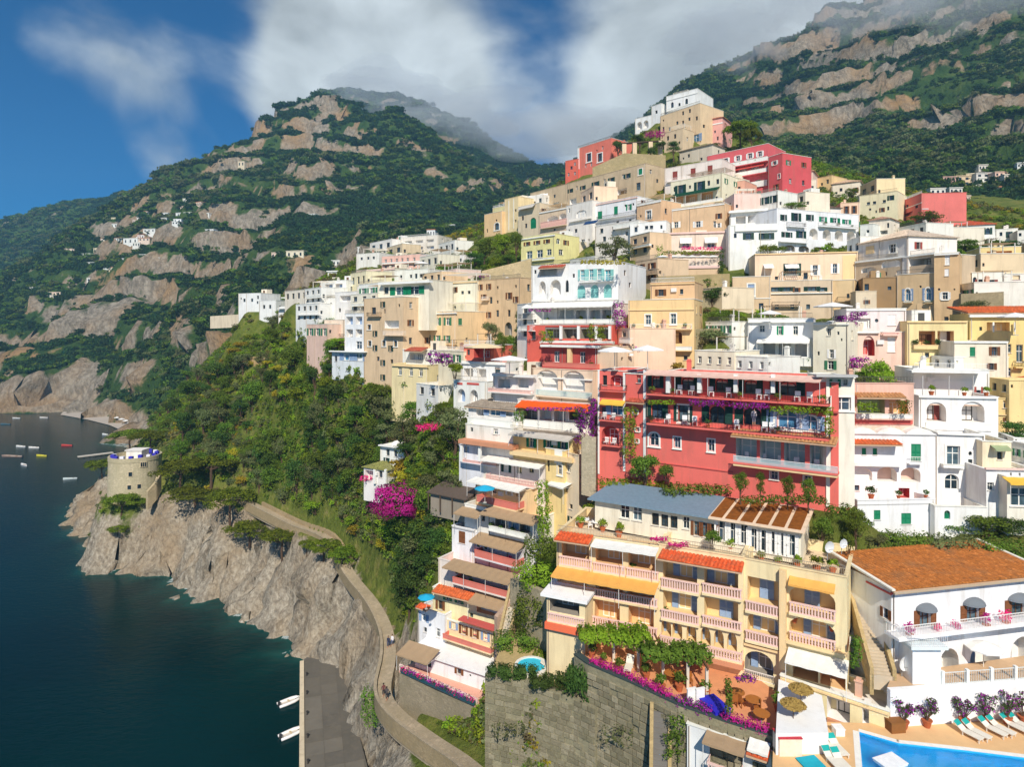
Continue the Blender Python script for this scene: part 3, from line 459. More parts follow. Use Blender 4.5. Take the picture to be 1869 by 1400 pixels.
# --- red hotel
S('hotel', 'round-cornered red bay tower at the left of the red hotel', 1091, 1142, 676, 866, 80, 78, 8, 'e56458', 'flat', 'la rb 1128 695 26 22 1;w k 1104 694 8 18;b i 1093,1141 707 7 .8;n Y 1096,1140 728 8 1;w b 1126 748 20 20;w k 1103 750 9 14;b i 1093,1141 760 8 .8;la rn 1114 795 32 34 1.3;b i 1099,1131 805 9 .6;m w 1091,1094 770 190 .1;m w 1137,1141 770 180 .1', short='red bay tower', trim='f4e4d8')
S('hotel', 'narrow red stair column with small square windows in the red hotel', 1142, 1179, 682, 880, 77.8, 76, 7, 'e46054', 'flat', 'w ys 1160 752 6 8;w ys 1164 784 6 8;w ys 1163 805 5 7;w k 1166 692 8 14;m w 1174,1179 770 190 .12;t r 1144,1178 727 7 1', short='red stair column')
S('hotel', 'big red hotel facade with balconies and white framed windows', 1179, 1530, 683, 880, 75.8, 64, 12, 'e56256', 'flat',
  'n P 1180,1500 674 8 2.0;a G 1197 696 14 24;a G 1255,1317,1370 698 22 30;a G 1437 706 32 32;b i 1180,1512 711 10 1.5;c w,1220,1277,1343,1411 700 7 34 1.2;'
  'w G 1199 750 20 26;w Gs 1247 755 17 30;a G 1309 757 28 32;a G 1373 760 32 32;a bs 1437 765 38 34;a bs 1479 772 26 26;b i 1180,1512 764 11 1.5;'
  'a ns 1194 802 17 24;w ns 1236 808 12 20;w ns 1298 813 12 22;t T 1338,1528 783 13 2.0;lo tt 1362,1406,1450,1497 822 38 42 2;b g 1338,1529 832 14 1.2;m o 1338,1528 848 4 1.2;'
  'w ns 1413 868 13 14;w ns 1474 876 13 14;m r 1179,1338 842 1.5 .1;m r 1179,1530 729 3 .3', short='red hotel', trim='f4e6dc', down=3)
S('house', 'cream small house with a blue square window right of the red hotel', 1508, 1560, 690, 765, 64.5, 64, 7, 'f2e6d4', 'flat', 'w ns 1537 737 32 24;w t 1524 697 10 20;w k 1543 698 8 10;e k 1490,1566 684 4 1.2', short='blue window annex')
S('house', 'terracotta terrace room with ivy right of the blue window annex', 1560, 1668, 700, 800, 71, 70.5, 7, 'e4a890', 'flat', 't T 1560,1650 718 8 1.2;lo gn 1590 742 50 26 1.2;lo on 1640 744 34 26 1.2;b S 1562,1666 756 10 .6;m r 1526,1666 765 16 .2', short='ivy terrace room')
# --- yellow hotel
S('hotel', 'left wing of the yellow hotel with ochre loggias and long tan awning', 1016, 1203, 972, 1170, 66, 61.6, 10, 'efc880', 'terr:d9bd8e',
  'lo on 1050,1112,1172 1000 50 40 1.6;b b 1020,1080 1014 20 .25;b b 1082,1141 1026 20 .25;b b 1143,1202 1036 20 .25;t O 1016,1079 970 17 1.8;n w 1082,1200 982 14 1.6;'
  'n A 1012,1200 1030 22 2.2;lo on 1046,1112,1170 1058 50 34 1.5;b b 1014,1200 1062 18 .4;'
  'lo on 1108,1170 1116 46 44 1.5;b b 1076,1200 1124 20 .4;m o 1016,1203 1042 3 .1;w b 1040,1102,1164 1000 1 1', short='yellow hotel left wing', trim='f0cf8e')
S('hotel', 'middle wing of the yellow hotel under the long orange tiled awning', 1203, 1357, 994, 1215, 61.6, 58, 10, 'f0d190', 'terr:d9bd8e',
  't O 1204,1356 1003 18 1.8;lo yk 1241,1316 1042 62 42 1.6;b b 1206,1276 1054 22 .3;b b 1281,1354 1064 22 .3;'
  'lo yk 1241,1316 1102 62 42 1.6;b b 1206,1276 1112 20 .3;b b 1281,1354 1123 20 .3;la yk 1216,1236,1262,1288,1312,1336 1146 18 32 1.2;b b 1204,1354 1160 20 .8;m T 1200,1356 1184 8 1', short='yellow hotel middle wing', trim='f0cf8e')
S('hotel', 'right wing of the yellow hotel with arched loggias above a white awning', 1357, 1546, 1020, 1262, 58.2, 53.7, 9, 'f2d594', 'terr:d9bd8e',
  'lo yk 1392 1080 56 46 1.4;b b 1360,1420 1096 22 .4;la yk 1392 1140 56 46 1.4;b b 1360,1420 1150 22 .4;la yk 1482 1095 84 46 1.6;n A 1440,1524 1050 16 1;b b 1440,1526 1098 24 .4;la yk 1482 1152 84 46 1.6;b b 1440,1526 1152 24 .4;m o 1357,1432 1176 4 .3;'
  'la kk 1384 1212 52 44 1.6;b w 1358,1414 1226 14 .3;n w 1436,1548 1178 30 2.2;lo on 1470,1520 1226 46 30 2;m o 1434,1546 1172 5 .6;c o,1429 1130 12 180 .3', 'w w 1552 1150 6 12', short='yellow hotel right wing', trim='f0cf8e')
S('pavilion', 'low glazed roof-terrace pavilion with grey sheet roof on the yellow hotel', 1086, 1462, 911, 946, 69.6, 58.6, 6, 'f0e2c8', 'pav', 'w n 1140,1163 934 17 26;w k 1196,1213,1230 948 13 22;w n 1252 955 12 22;w w 1272,1287,1302 965 11 26;w y 1319,1338,1357 970 15 36;w y 1376,1395,1412,1428,1444 985 14 40', short='roof pavilion', down=1)
S('cabana', 'yellow poolside bar with a wooden counter opening', 1424, 1622, 1234, 1322, 55.5, 50.3, 4, 'efd894', 'flat', 'lo wk 1530 1296 42 40 1.6;lo wn 1580 1302 12 42 1.2;m T 1509,1551 1316 8 .3;m o 1424,1622 1240 3 .12', short='poolside bar', down=4)
S('house', 'small bluish white house with tan awning below the hotel terrace', 1254, 1408, 1322, 1440, 52, 48.6, 5, 'e4ebef', 'flat', 'n T 1286,1362 1330 26 1.6;lo kn 1325 1388 60 40 1.5;n w 1366,1404 1344 24 1.2;t O 1364,1404 1372 8 1.2;b b 1290,1350 1392 24 1.2;w n 1386 1400 26 30', short='tan awning cottage', down=20)
# --- white house with tile roof
S('villa', 'white villa with a big orange tiled roof and arched balconies beside the pool', 1627, 1905, 1076, 1260, 53, 56.4, 6.6, 'f0f3f5', 'bigtile', 'w w 1688 1132 20 38;w w 1775 1122 22 36;w w 1858 1112 24 36;d k 1688 1106 34 11 .9;d k 1775 1096 36 12 .9;d k 1858 1088 38 12 .9;b w 1640,1905 1146 26 1.5;la wk 1733 1212 34 56 1.6;la wk 1798 1204 54 62 1.6;la wk 1868 1192 46 60 1.6;m r 1627,1905 1084 4 .12;m w 1627,1905 1160 12 .3', '', 'w w 1617 1120 10 18;m r 1580,1626 1062 3 .1;w k 1590 1038 10 8', short='tiled villa', down=8)
S('cottage', 'white cottage with a domed roof among the slope trees', 694, 742, 812, 862, 119, 115.5, 6, 'f0eeea', 'dome', 'w k 708,722 826 6 12;e w 690,742 812 2 .8', short='domed cottage', down=4)
S('cottage', 'small white cottage with a thatched green roof below the domed cottage', 664, 706, 852, 884, 118, 115, 5, 'e8e6e4', 'hip:8a8a4c', 'lo wk 674 868 16 18 1;w k 695 866 6 12;c w,684,704 870 3 26 .3', short='thatched cottage', down=3)
for b in SP[LM0:LM1]:
    k = 1.14 if b['d0'] < 128 else 1.06 if b['d0'] < 170 else 1.0
    b['d0'] *= k; b['d1'] *= k; b['down'] = min(b['down'], 6)

def FH(label, u0, u1, vt, vb, d, col, n, rows=1, st='k', roof='flat', yaw=.95, name='house'):
    us = ','.join(str(round(u0 + (u1 - u0) * (i + .5) / n, 1)) for i in range(n)); ft = []
    for j in range(rows):
        v = vt + (vb - vt) * (j + .5) / rows - (vb - vt) * .04 / rows; h = min(13, (vb - vt) / rows * .5); ft.append(f'w {st} {us} {v:.1f} {min(7, (u1 - u0) / n * .45):.1f} {h:.1f}')
        if rows > 1 and j: ft.append(f'b {"iwS"[(int(u0) + j) % 3]} {u0 + 1},{u1 - 1} {v - (vb - vt) / rows * .42:.1f} {max(3, h * .45):.1f} .6')
    S(name, label, u0, u1, vt, vb, d, d * yaw, 7, col, roof, ';'.join(ft), 'w k %.1f %.1f 4 6' % (u1 + 5, (vt + vb) / 2 - 2))
for a in [
 ('white house with two floors left of the brown-sided house', 556, 586, 528, 556, 165, 'efece6', 3, 2), ('low cream house with dark windows in the far left band', 520, 560, 532, 552, 180, 'eadfca', 4), ('white house between the far terrace and the left cluster', 540, 582, 556, 588, 162, 'f0eeea', 4, 2), ('small rose house at the foot of the left cluster', 560, 598, 592, 622, 150, 'e2b49c', 3, 1, 'g'), ('pale yellow house at the foot of the left cluster', 640, 668, 500, 528, 165, 'f0dfae', 3, 1), ('white house tucked above the teal glazing house', 655, 700, 520, 548, 148, 'f2efe8', 3, 1, 'g'), ('cream house with balconies above the tall tan house', 640, 690, 538, 572, 142, 'f0e4cc', 3, 2), ('ochre house behind the niche house', 770, 806, 500, 520, 150, 'e4bd84', 3), ('small pink house under the grey tiers', 800, 832, 496, 514, 160, 'eac4b4', 3), ('cream house under the grey tiers', 766, 800, 470, 492, 185, 'efe2c8', 3), ('white house on the skyline of the left cluster', 675, 715, 444, 462, 235, 'e6e4de', 3), ('little ochre house left of the grey tiers', 706, 734, 452, 468, 225, 'd8bc8c', 2), ('white stepped house right of the grey tiers', 800, 830, 446, 466, 215, 'eceae4', 3),
 ('peach house between the convent and the green-shuttered long house', 1060, 1084, 352, 376, 180, 'e8c49c', 2), ('cream house under the tan two-arch house', 985, 1036, 446, 470, 172, 'ecd9b8', 3, 1, 'g'), ('white house right of the lemon house', 1040, 1086, 474, 496, 150, 'efeae2', 3, 1), ('ochre house behind the olive tree', 1150, 1186, 432, 470, 142, 'dbb27a', 2, 2), ('pink house right under the three-shutter house', 1320, 1340, 366, 390, 150, 'e6bcae', 1), ('white house above the low white wing', 1360, 1420, 360, 386, 146, 'efeae2', 4, 1, 'G'), ('cream house right above the arch hotel', 1424, 1470, 362, 382, 150, 'eadcc2', 3), ('yellow house on the shoulder behind the arch hotel', 1570, 1600, 340, 362, 168, 'e6cc8c', 2), ('white house on the shoulder under the rose apartment house', 1640, 1690, 416, 440, 140, 'eee8de', 3, 1), ('cream house left of the red-roofed villa', 1696, 1740, 424, 450, 142, 'eadfc8', 3), ('tan house below the red-roofed villa', 1752, 1790, 470, 500, 114, 'd8bb88', 2, 1), ('white house between the tower house and the red-door house', 1750, 1778, 520, 556, 103, 'ece6da', 2, 1, 'g'), ('ochre house right of the yellow ochre-recess house', 1862, 1900, 446, 476, 122, 'dcb878', 2), ('small white house left of the hipped white house', 1546, 1570, 440, 470, 124, 'f0ebe2', 2, 1),
 ('tan house left under the restaurant terrace', 1160, 1200, 478, 520, 118, 'd6b07c', 2, 2, 'w'), ('white house on the green terraces left of the blue-door house', 1288, 1336, 588, 616, 97, 'efe8dc', 3, 1, 'g'), ('pale house above the green terraces', 1272, 1318, 528, 552, 108, 'e4cda4', 2, 1), ('cream house between the golden arch house and the red hotel roof', 1268, 1340, 640, 676, 88, 'f0dfc0', 4, 1, 'n'), ('white low house above the red hotel roof', 1340, 1400, 650, 682, 84, 'f2ede6', 3, 1, 'n'), ('peach house left of the golden arch house', 1128, 1150, 600, 664, 95, 'edbf96', 1, 3), ('small white house right of the dark arch house', 944, 972, 556, 620, 106, 'ece8e0', 1, 3), ('cream house under the orange arch-shutter house', 800, 846, 640, 668, 112, 'f0dcb4', 2, 1, 'g'), ('white stair house between the left cluster and the slope', 760, 800, 700, 728, 112, 'eeeae2', 2, 1), ('white house right of the yellow loggia house', 1700, 1742, 650, 676, 84, 'efeee8', 2, 1), ('yellow house under the green-door cream house', 1806, 1842, 690, 724, 78, 'ecc766', 2, 1), ('white house right of the two-loggia house', 1822, 1850, 790, 820, 73, 'eceae6', 1, 1), ('white house left of the french-window house court', 1846, 1905, 806, 850, 69, 'f0efec', 3, 1, 'g')]: FH(*a)

for b in SP[CS0:CS1]:
    k = {'white slab house': 1.02, 'coral terrace floor': 1.085, 'orange tile floor': 1.08, 'stepped white house': 1.06, 'broad awning floor': 1.07, 'coral parapet floor': 1.065}.get(b['short'], 1.05)
    if b['u0'] < 1140: b['d0'] *= k; b['d1'] *= k
# ------------------------------------------------------------------ facade frames
class Face:
    def __init__(s, o, a, W):
        s.o = Vector((o[0], o[1])); s.a = Vector((a[0], a[1])).normalized(); s.W = W; s.n = Vector((s.a.y, -s.a.x))
        s.ang = math.atan2(s.a.y, s.a.x)
    def s_of(s, u, off=0.0):
        k = (u - CX) / FP; x0 = s.o.x + s.n.x * off; y0 = s.o.y + s.n.y * off
        return (k * y0 - x0) / (s.a.x - k * s.a.y)
    def d_of(s, u, off=0.0): return s.o.y + s.n.y * off + s.s_of(u, off) * s.a.y
    def z_of(s, u, v, off=0.0): return CH - (v - HZ) * s.d_of(u, off) / FP
    def pt(s, t, off, z): return Vector((s.o.x + s.a.x * t + s.n.x * off, s.o.y + s.a.y * t + s.n.y * off, z))
for b in SP:
    p0, p1 = P(b['u0'], b['vb'], b['d0']), P(b['u1'], b['vb'], b['d1'])
    a = Vector((p1.x - p0.x, p1.y - p0.y)); W = a.length
    f = b['face'] = Face(p0, a, W); b['W'] = W
    b['zb'] = p0.z; b['zt'] = P(b['u0'], b['vt'], b['d0']).z
    f2 = f.n
    b['faceR'] = Face(Vector((p0.x, p0.y)) + f.a * W, -f2, b['dep'])
    b['faceL'] = Face(Vector((p0.x, p0.y)) - f2 * b['dep'], f2, b['dep'])

# ------------------------------------------------------------------ terrain
CP = []
def cp(u, v, d): CP.append(tuple(P(u, v, d)))
for b in SP:
    f = b['face']
    for k in (.15, .85):
        q = f.pt(b['W'] * k, .6, b['zb'] - .8); CP.append(tuple(q))
    q = f.pt(b['W'] * .5, -b['dep'] - 1, b['zb'] + min(5.5, .6 * (b['zt'] - b['zb']))); CP.append(tuple(q))
PATH = [(430, 905, 158), (470, 925, 150), (540, 960, 140), (600, 985, 131), (640, 1050, 119), (680, 1100, 108), (705, 1150, 100), (710, 1200, 92), (700, 1262, 84), (722, 1302, 78.5), (780, 1347, 73), (840, 1387, 68), (880, 1420, 64)]
for q in PATH: cp(*q)
# headland and cliff
for q in [(245, 905, 172), (205, 930, 166), (300, 935, 163), (350, 925, 163), (420, 960, 150), (480, 985, 142), (540, 1010, 134), (600, 1050, 124), (640, 1110, 113), (668, 1180, 102), (672, 1250, 94), (690, 1300, 86), (730, 1340, 78),
          (330, 800, 186), (420, 700, 192), (380, 760, 188), (300, 850, 180), (470, 740, 180), (560, 645, 182), (500, 655, 190), (620, 690, 155), (650, 740, 147), (700, 800, 126), (620, 800, 142), (540, 800, 156), (560, 900, 146), (450, 860, 162), (640, 900, 128), (720, 900, 112), (690, 980, 112), (740, 1000, 102), (760, 1060, 94), (740, 1120, 95), (790, 850, 104), (800, 930, 96), (560, 720, 166), (480, 620, 205), (430, 650, 215), (700, 705, 141), (800, 745, 118), (610, 610, 165), (560, 600, 185),
          (260, 830, 205), (200, 860, 215), (290, 780, 240), (320, 740, 260), (280, 760, 300)]: cp(*q)
# cliff foot just above and just below the water
for u, v in [(176, 1025), (200, 1040), (300, 1052), (302, 1076), (400, 1102), (425, 1132), (480, 1172), (548, 1212), (640, 1214), (662, 1300), (690, 1398), (700, 1440)]:
    q = G(u, v, 0); CP.append((q.x + 2.0, q.y + 3.0, 3.5)); CP.append((q.x - 4, q.y - 6, -5))
for x, y in [(-330, 400), (-260, 405), (-215, 360), (-190, 310), (-178, 262), (-172, 236), (-150, 198), (-128, 168), (-100, 138), (-80, 116), (-62, 100), (-50, 80), (-45, 60), (-40, 40), (-300, 200), (-300, 100), (-150, 60), (-250, 40), (-600, 300), (-380, 300), (-480, 430), (-700, 500), (-220, 250), (-1000, 700)]: CP.append((x, y, -9))
for u, v in [(166, 905), (185, 880), (230, 800), (270, 792)]:
    q = G(u, v, 0); CP.append((q.x + 3, q.y, 2.5))
CP += [(-20, 40, 2), (0, 40, 4), (-10, 60, 7), (20, 36, 8), (60, 36, 14), (100, 40, 20), (80, 62, 36), (110, 90, 62), (140, 120, 80), (10, 48, 5), (40, 44, 22)]
# far shore and the two mountains
for q in [(-60, 757, 458), (0, 757, 456), (60, 756, 458), (120, 752, 470), (180, 762, 440), (225, 778, 402), (262, 792, 372)]: cp(*q)
for q in [(0, 700, 474), (60, 690, 476), (120, 705, 480), (200, 700, 455), (260, 735, 410), (120, 640, 520), (50, 640, 530), (0, 620, 560), (-150, 620, 640), (200, 560, 560), (250, 610, 490), (300, 650, 430), (330, 690, 370), (380, 620, 390), (400, 560, 440), (420, 400, 640), (400, 480, 570), (340, 470, 600), (560, 500, 400), (620, 480, 420), (500, 560, 330), (640, 520, 330), (450, 600, 290), (340, 560, 480), (560, 250, 820), (650, 300, 760), (800, 350, 700), (550, 340, 690), (700, 400, 560), (850, 400, 560), (480, 420, 560), (300, 420, 640), (240, 500, 600), (160, 470, 690), (700, 450, 430), (780, 430, 470), (830, 430, 480), (880, 420, 520), (600, 420, 560), (760, 280, 790), (560, 300, 740), (470, 300, 760), (380, 340, 740)]: cp(*q)
def ridge(pts, drop=70, back=150):
    for u, v, d in pts:
        cp(u, v, d); q = P(u, v, d); k = (d + back) / d
        CP.append((q.x * k, q.y * k, q.z - drop))
ridge([(-200, 600, 700), (-60, 545, 700), (0, 520, 705), (60, 472, 720), (130, 440, 740), (190, 400, 760), (260, 345, 800), (330, 315, 820), (390, 282, 850), (450, 256, 870), (466, 216, 880), (500, 190, 890), (560, 172, 900), (600, 172, 900), (650, 188, 900), (720, 202, 880), (790, 225, 860), (850, 275, 820), (930, 325, 780), (970, 360, 740)], 60, 130)
ridge([(-300, 560, 1600), (-100, 480, 1550), (0, 437, 1500), (70, 410, 1450), (140, 378, 1400), (200, 360, 1380), (250, 345, 1350), (310, 335, 1330)], 80, 200)
ridge([(560, 200, 1450), (640, 165, 1400), (690, 160, 1380), (740, 180, 1330), (800, 205, 1280), (860, 225, 1230), (920, 262, 1150), (960, 285, 1080), (1010, 300, 980)], 90, 220)
for q in [(900, 330, 1000), (960, 330, 920), (1000, 340, 860), (1040, 330, 830), (1000, 420, 560), (940, 400, 620)]: cp(*q)
ridge([(1060, 285, 950), (1110, 258, 960), (1160, 232, 950), (1210, 195, 910), (1280, 150, 850), (1330, 125, 830), (1400, 90, 800), (1470, 50, 780), (1500, 20, 770), (1560, 10, 760), (1620, -20, 750), (1700, -70, 740), (1869, -130, 700), (2050, -170, 700)], 40, 200)
for q in [(1700, 300, 430), (1600, 345, 360), (1500, 320, 400), (1450, 280, 470), (1400, 220, 600), (1560, 200, 590), (1700, 150, 560), (1850, 200, 440), (1869, 330, 330), (1760, 400, 260), (1869, 410, 240), (1300, 235, 620), (1480, 130, 690), (1600, 80, 680), (1750, 60, 620), (1869, 60, 570), (1400, 150, 740), (1200, 260, 700), (1120, 300, 700), (1650, 230, 520), (1780, 280, 400), (1530, 260, 520), (2050, 200, 400), (2050, 400, 200), (1430, 330, 320), (1330, 300, 330), (1220, 300, 300), (1120, 330, 330), (1040, 400, 330), (900, 470, 330), (960, 430, 300)]: cp(*q)
CP = np.array(CP)
_d = np.sqrt(((CP[:, None, :2] - CP[None, :, :2]) ** 2).sum(-1))
_soft = 5.0
_A = np.sqrt(_d ** 2 + _soft ** 2) + np.eye(len(CP)) * 0.0
_reg = np.where((CP[:, 1] < 260) & (CP[:, 0] > -40), 3.0, .5)
_w = np.linalg.solve(np.block([[_A - np.diag(_reg), np.ones((len(CP), 1))], [np.ones((1, len(CP))), np.zeros((1, 1))]]), np.append(CP[:, 2], 0))
def h_rbf(x, y):
    sh = x.shape; x = x.ravel(); y = y.ravel(); out = np.empty(len(x))
    for i in range(0, len(x), 20000):
        r = np.sqrt((x[i:i+20000, None] - CP[None, :, 0]) ** 2 + (y[i:i+20000, None] - CP[None, :, 1]) ** 2 + _soft ** 2)
        out[i:i+20000] = r @ _w[:-1] + _w[-1]
    return out.reshape(sh)
def in_poly(x, y, poly):
    c = np.zeros(x.shape, bool); n = len(poly)
    for i in range(n):
        x0, y0 = poly[i][:2]; x1, y1 = poly[(i + 1) % n][:2]
        c ^= ((y0 > y) != (y1 > y)) & (x < (x1 - x0) * (y - y0) / (y1 - y0 + 1e-12) + x0)
    return c
CLAMP = []     # (polygon, highest ground) : terraces, quay and house plots
for b in SP:
    f = b['face']; W = b['W']
    CLAMP.append(([f.pt(-.8, 2.6, 0), f.pt(W + .8, 2.6, 0), f.pt(W + .8, -b['dep'] + .5, 0), f.pt(-.8, -b['dep'] + .5, 0)], b['zb'] - .3))
QUAY = [G(551, 1208, 1.6), G(560, 1200, 1.6), G(622, 1212, 1.6), G(642, 1290, 1.6), G(676, 1420, 1.6), G(700, 1520, 1.6), G(551, 1520, 1.6)]
CLAMP.append((QUAY, .4))
TER_Z, GAR_Z = 30.0, 26.6
POOLDECK = [G(1412, 1332, TER_Z), G(1440, 1290, TER_Z), G(1500, 1318, TER_Z), G(1625, 1322, TER_Z), G(1869, 1305, TER_Z), G(2000, 1297, TER_Z), G(2200, 1700, TER_Z), G(1400, 1700, TER_Z)]
HOTTER = [G(1056, 1190, TER_Z), G(1078, 1216, TER_Z), G(1160, 1252, TER_Z), G(1240, 1290, TER_Z), G(1330, 1322, TER_Z), G(1412, 1348, TER_Z), G(1446, 1285, TER_Z), G(1350, 1215, TER_Z), G(1200, 1168, TER_Z), G(1060, 1140, TER_Z)]
GARDEN = [G(893, 1232, GAR_Z), G(960, 1246, GAR_Z), G(1052, 1276, GAR_Z), G(1090, 1260, GAR_Z), G(1078, 1190, GAR_Z), G(1000, 1160, GAR_Z), G(920, 1170, GAR_Z)]
CLAMP.append(([(24, 30), (90, 30), (90, 57), (50, 57), (31, 52)], 28.5)); CLAMP.append(([(-16, 30), (30, 30), (20.4, 48.8), (17.5, 50.6), (14.2, 52.9), (11.1, 56), (7.4, 59.2), (6.2, 59.9), (1.4, 62.7), (-2.3, 64.1), (-6, 66)], 7.0))
for pl, z in ((POOLDECK, TER_Z), (HOTTER, TER_Z), (GARDEN, GAR_Z)): CLAMP.append((pl, z - .6))
def grid(x0, x1, y0, y1, st):
    xs = np.arange(x0, x1 + .01, st); ys = np.arange(y0, y1 + .01, st); X, Y = np.meshgrid(xs, ys); return xs, ys, X, Y
def grid_faces(nx, ny):
    i = np.arange(nx * ny).reshape(ny, nx); return np.stack([i[:-1, :-1], i[:-1, 1:], i[1:, 1:], i[1:, :-1]], -1).reshape(-1, 4)
NX, NY, XN, YN = grid(-215, 235, 30, 332, 1.2)
ZN = h_rbf(XN, YN)
ZN += fbm(XN / 14, YN / 14, 5) * np.clip((ZN + 2) / 10, 0, 1) * 1.1
gy, gx = np.gradient(ZN, 1.2); slopeN = np.sqrt(gx ** 2 + gy ** 2)
cliffN = np.clip((slopeN - .75) * 1.6, 0, 1) * np.clip((19 - ZN) / 3, 0, 1) * (XN < -8) + np.clip((9 - ZN) / 6, 0, 1) * (XN < -8)
cliffN = np.clip(cliffN, 0, 1)
_tw = P(247, 900, 173); _td = np.sqrt((XN - _tw.x) ** 2 + (YN - _tw.y) ** 2); ZN = np.where(_td < 11, np.maximum(ZN, (_tw.z - 1.2) * np.clip((11 - _td) / 2.5, 0, 1) + ZN * (1 - np.clip((11 - _td) / 2.5, 0, 1))), ZN); cliffN *= np.clip((_td - 8) / 4, 0, 1)
rg = 1 - np.abs(fbm(XN / 9 + 4, YN / 9 + 2, 5, .55)) * 2
rg2 = 1 - np.abs(fbm(XN / 4.2 + 1, YN / 4.2 + 8, 4, .5)) * 2
ZN += cliffN * ((rg - .75) * 4.4 + (rg2 - .7) * 2.2 + fbm(XN / 2.2, YN / 2.2, 3) * 1.4)
for pl, z in CLAMP:
    m = in_poly(XN, YN, pl); ZN[m] = np.minimum(ZN[m], z)
# keep the path level
pp = [P(*q) for q in PATH]
for a, b2 in zip(pp, pp[1:]):
    for t in np.linspace(0, 1, 8):
        c = a.lerp(b2, t); dd = np.sqrt((XN - c.x) ** 2 + (YN - c.y) ** 2); k = np.clip(1 - (dd - 1.8) / 2.0, 0, 1); ZN[:] = ZN * (1 - k) + np.minimum(ZN, c.z - .25) * k
XD = XN + cliffN * fbm(XN / 5 + 9, YN / 5 + ZN / 5, 4) * 3.4 + cliffN * fbm(XN / 2 + 9, ZN / 2, 3) * 1.2; YD = YN + cliffN * fbm(XN / 5 - 5, YN / 5 + 3 + ZN / 6, 4) * 3.4 + cliffN * fbm(YN / 2 + 3, ZN / 2 + 5, 3) * 1.4
FS = 5.5
FX, FY, XF, YF = grid(-1750, 1600, 235, 1750, FS)
ZF = h_rbf(XF, YF)
amp = np.clip((ZF - 5) / 60, 0, 1)
ZF += amp * (fbm(XF / 150, YF / 150, 6, .6) * 24 + (1 - np.abs(fbm(XF / 90 + 7, YF / 90, 5)) * 2) * 13 - 8)
_msk = np.clip(-.02 + fbm(XF / 150 + 11, YF / 150 + 5, 4) * 1.5, 0, 1) * np.clip((ZF - 12) / 30, 0, 1) * np.where(XF > 120, .45, 1)
for _u, _v, _d, _r in [(425, 430, 620, 90), (545, 505, 400, 60), (200, 560, 560, 110), (80, 660, 480, 90), (480, 235, 860, 70), (590, 280, 790, 70), (1520, 70, 730, 90), (1850, 190, 450, 70), (1460, 190, 650, 70), (640, 440, 480, 40)]:
    _q = P(_u, _v, _d); _msk = np.maximum(_msk, np.clip(1.6 - np.sqrt((XF - _q.x) ** 2 + ((YF - _q.y) * .6) ** 2) / _r, 0, 1))
for _st, _k in ((34.0, .62), (15.0, .35)):
    _t = ZF / _st + fbm(XF / 90 + _st, YF / 90, 4) * .9; _f = _t - np.floor(_t); _s = np.clip((_f - .62) / .3, 0, 1); _s = _s * _s * (3 - 2 * _s)
    ZF += (_s - _f) * _st * _k * _msk
_spire = [(1480, 95, 720), (1530, 70, 735), (590, 268, 790), (480, 235, 860), (660, 170, 1390)]
inner = (XF > -203) & (XF < 223) & (YF < 320)
gyf, gxf = np.gradient(ZF, FS); slopeF = np.sqrt(gxf ** 2 + gyf ** 2)
def samp(xs, ys, Z, x, y):
    i = (x - xs[0]) / (xs[1] - xs[0]); j = (y - ys[0]) / (ys[1] - ys[0])
    i0 = int(min(max(i, 0), len(xs) - 2)); j0 = int(min(max(j, 0), len(ys) - 2)); fx = min(max(i - i0, 0), 1); fy = min(max(j - j0, 0), 1)
    return (Z[j0, i0] * (1 - fx) + Z[j0, i0 + 1] * fx) * (1 - fy) + (Z[j0 + 1, i0] * (1 - fx) + Z[j0 + 1, i0 + 1] * fx) * fy
def ground(x, y):
    if -213 < x < 233 and 31 < y < 330: return samp(NX, NY, ZN, x, y)
    return samp(FX, FY, ZF, x, y)
def hit(u, v, d0=50, d1=2000):
    kx = (u - CX) / FP; kz = -(v - HZ) / FP; d = d0; st = .8
    while d < d1:
        if CH + kz * d < ground(kx * d, d): break
        d += max(.6, d * .006)
    else: return None
    return Vector((kx * d, d, CH + kz * d))
def hit_many(u, v, d0=60, d1=2000):
    kx = (u - CX) / FP; kz = -(v - HZ) / FP; D = np.full(len(u), np.nan); d = d0; act = np.arange(len(u))
    while d < d1 and len(act):
        x = kx[act] * d; z = CH + kz[act] * d; yy = np.full(len(act), float(d))
        g = np.where((x > -213) & (x < 233) & (d < 330), sampv(NX, NY, ZN, x, yy), sampv(FX, FY, ZF, x, yy)); h = z < g
        D[act[h]] = d; act = act[~h]; d += max(.5, d * .005)
    return np.stack([kx * D, D, CH + kz * D], 1)
def sampv(xs, ys, Z, x, y):
    i = np.clip((x - xs[0]) / (xs[1] - xs[0]), 0, len(xs) - 1.001); j = np.clip((y - ys[0]) / (ys[1] - ys[0]), 0, len(ys) - 1.001); i0 = i.astype(int); j0 = j.astype(int); fx = i - i0; fy = j - j0
    return (Z[j0, i0] * (1 - fx) + Z[j0, i0 + 1] * fx) * (1 - fy) + (Z[j0 + 1, i0] * (1 - fx) + Z[j0 + 1, i0 + 1] * fx) * fy
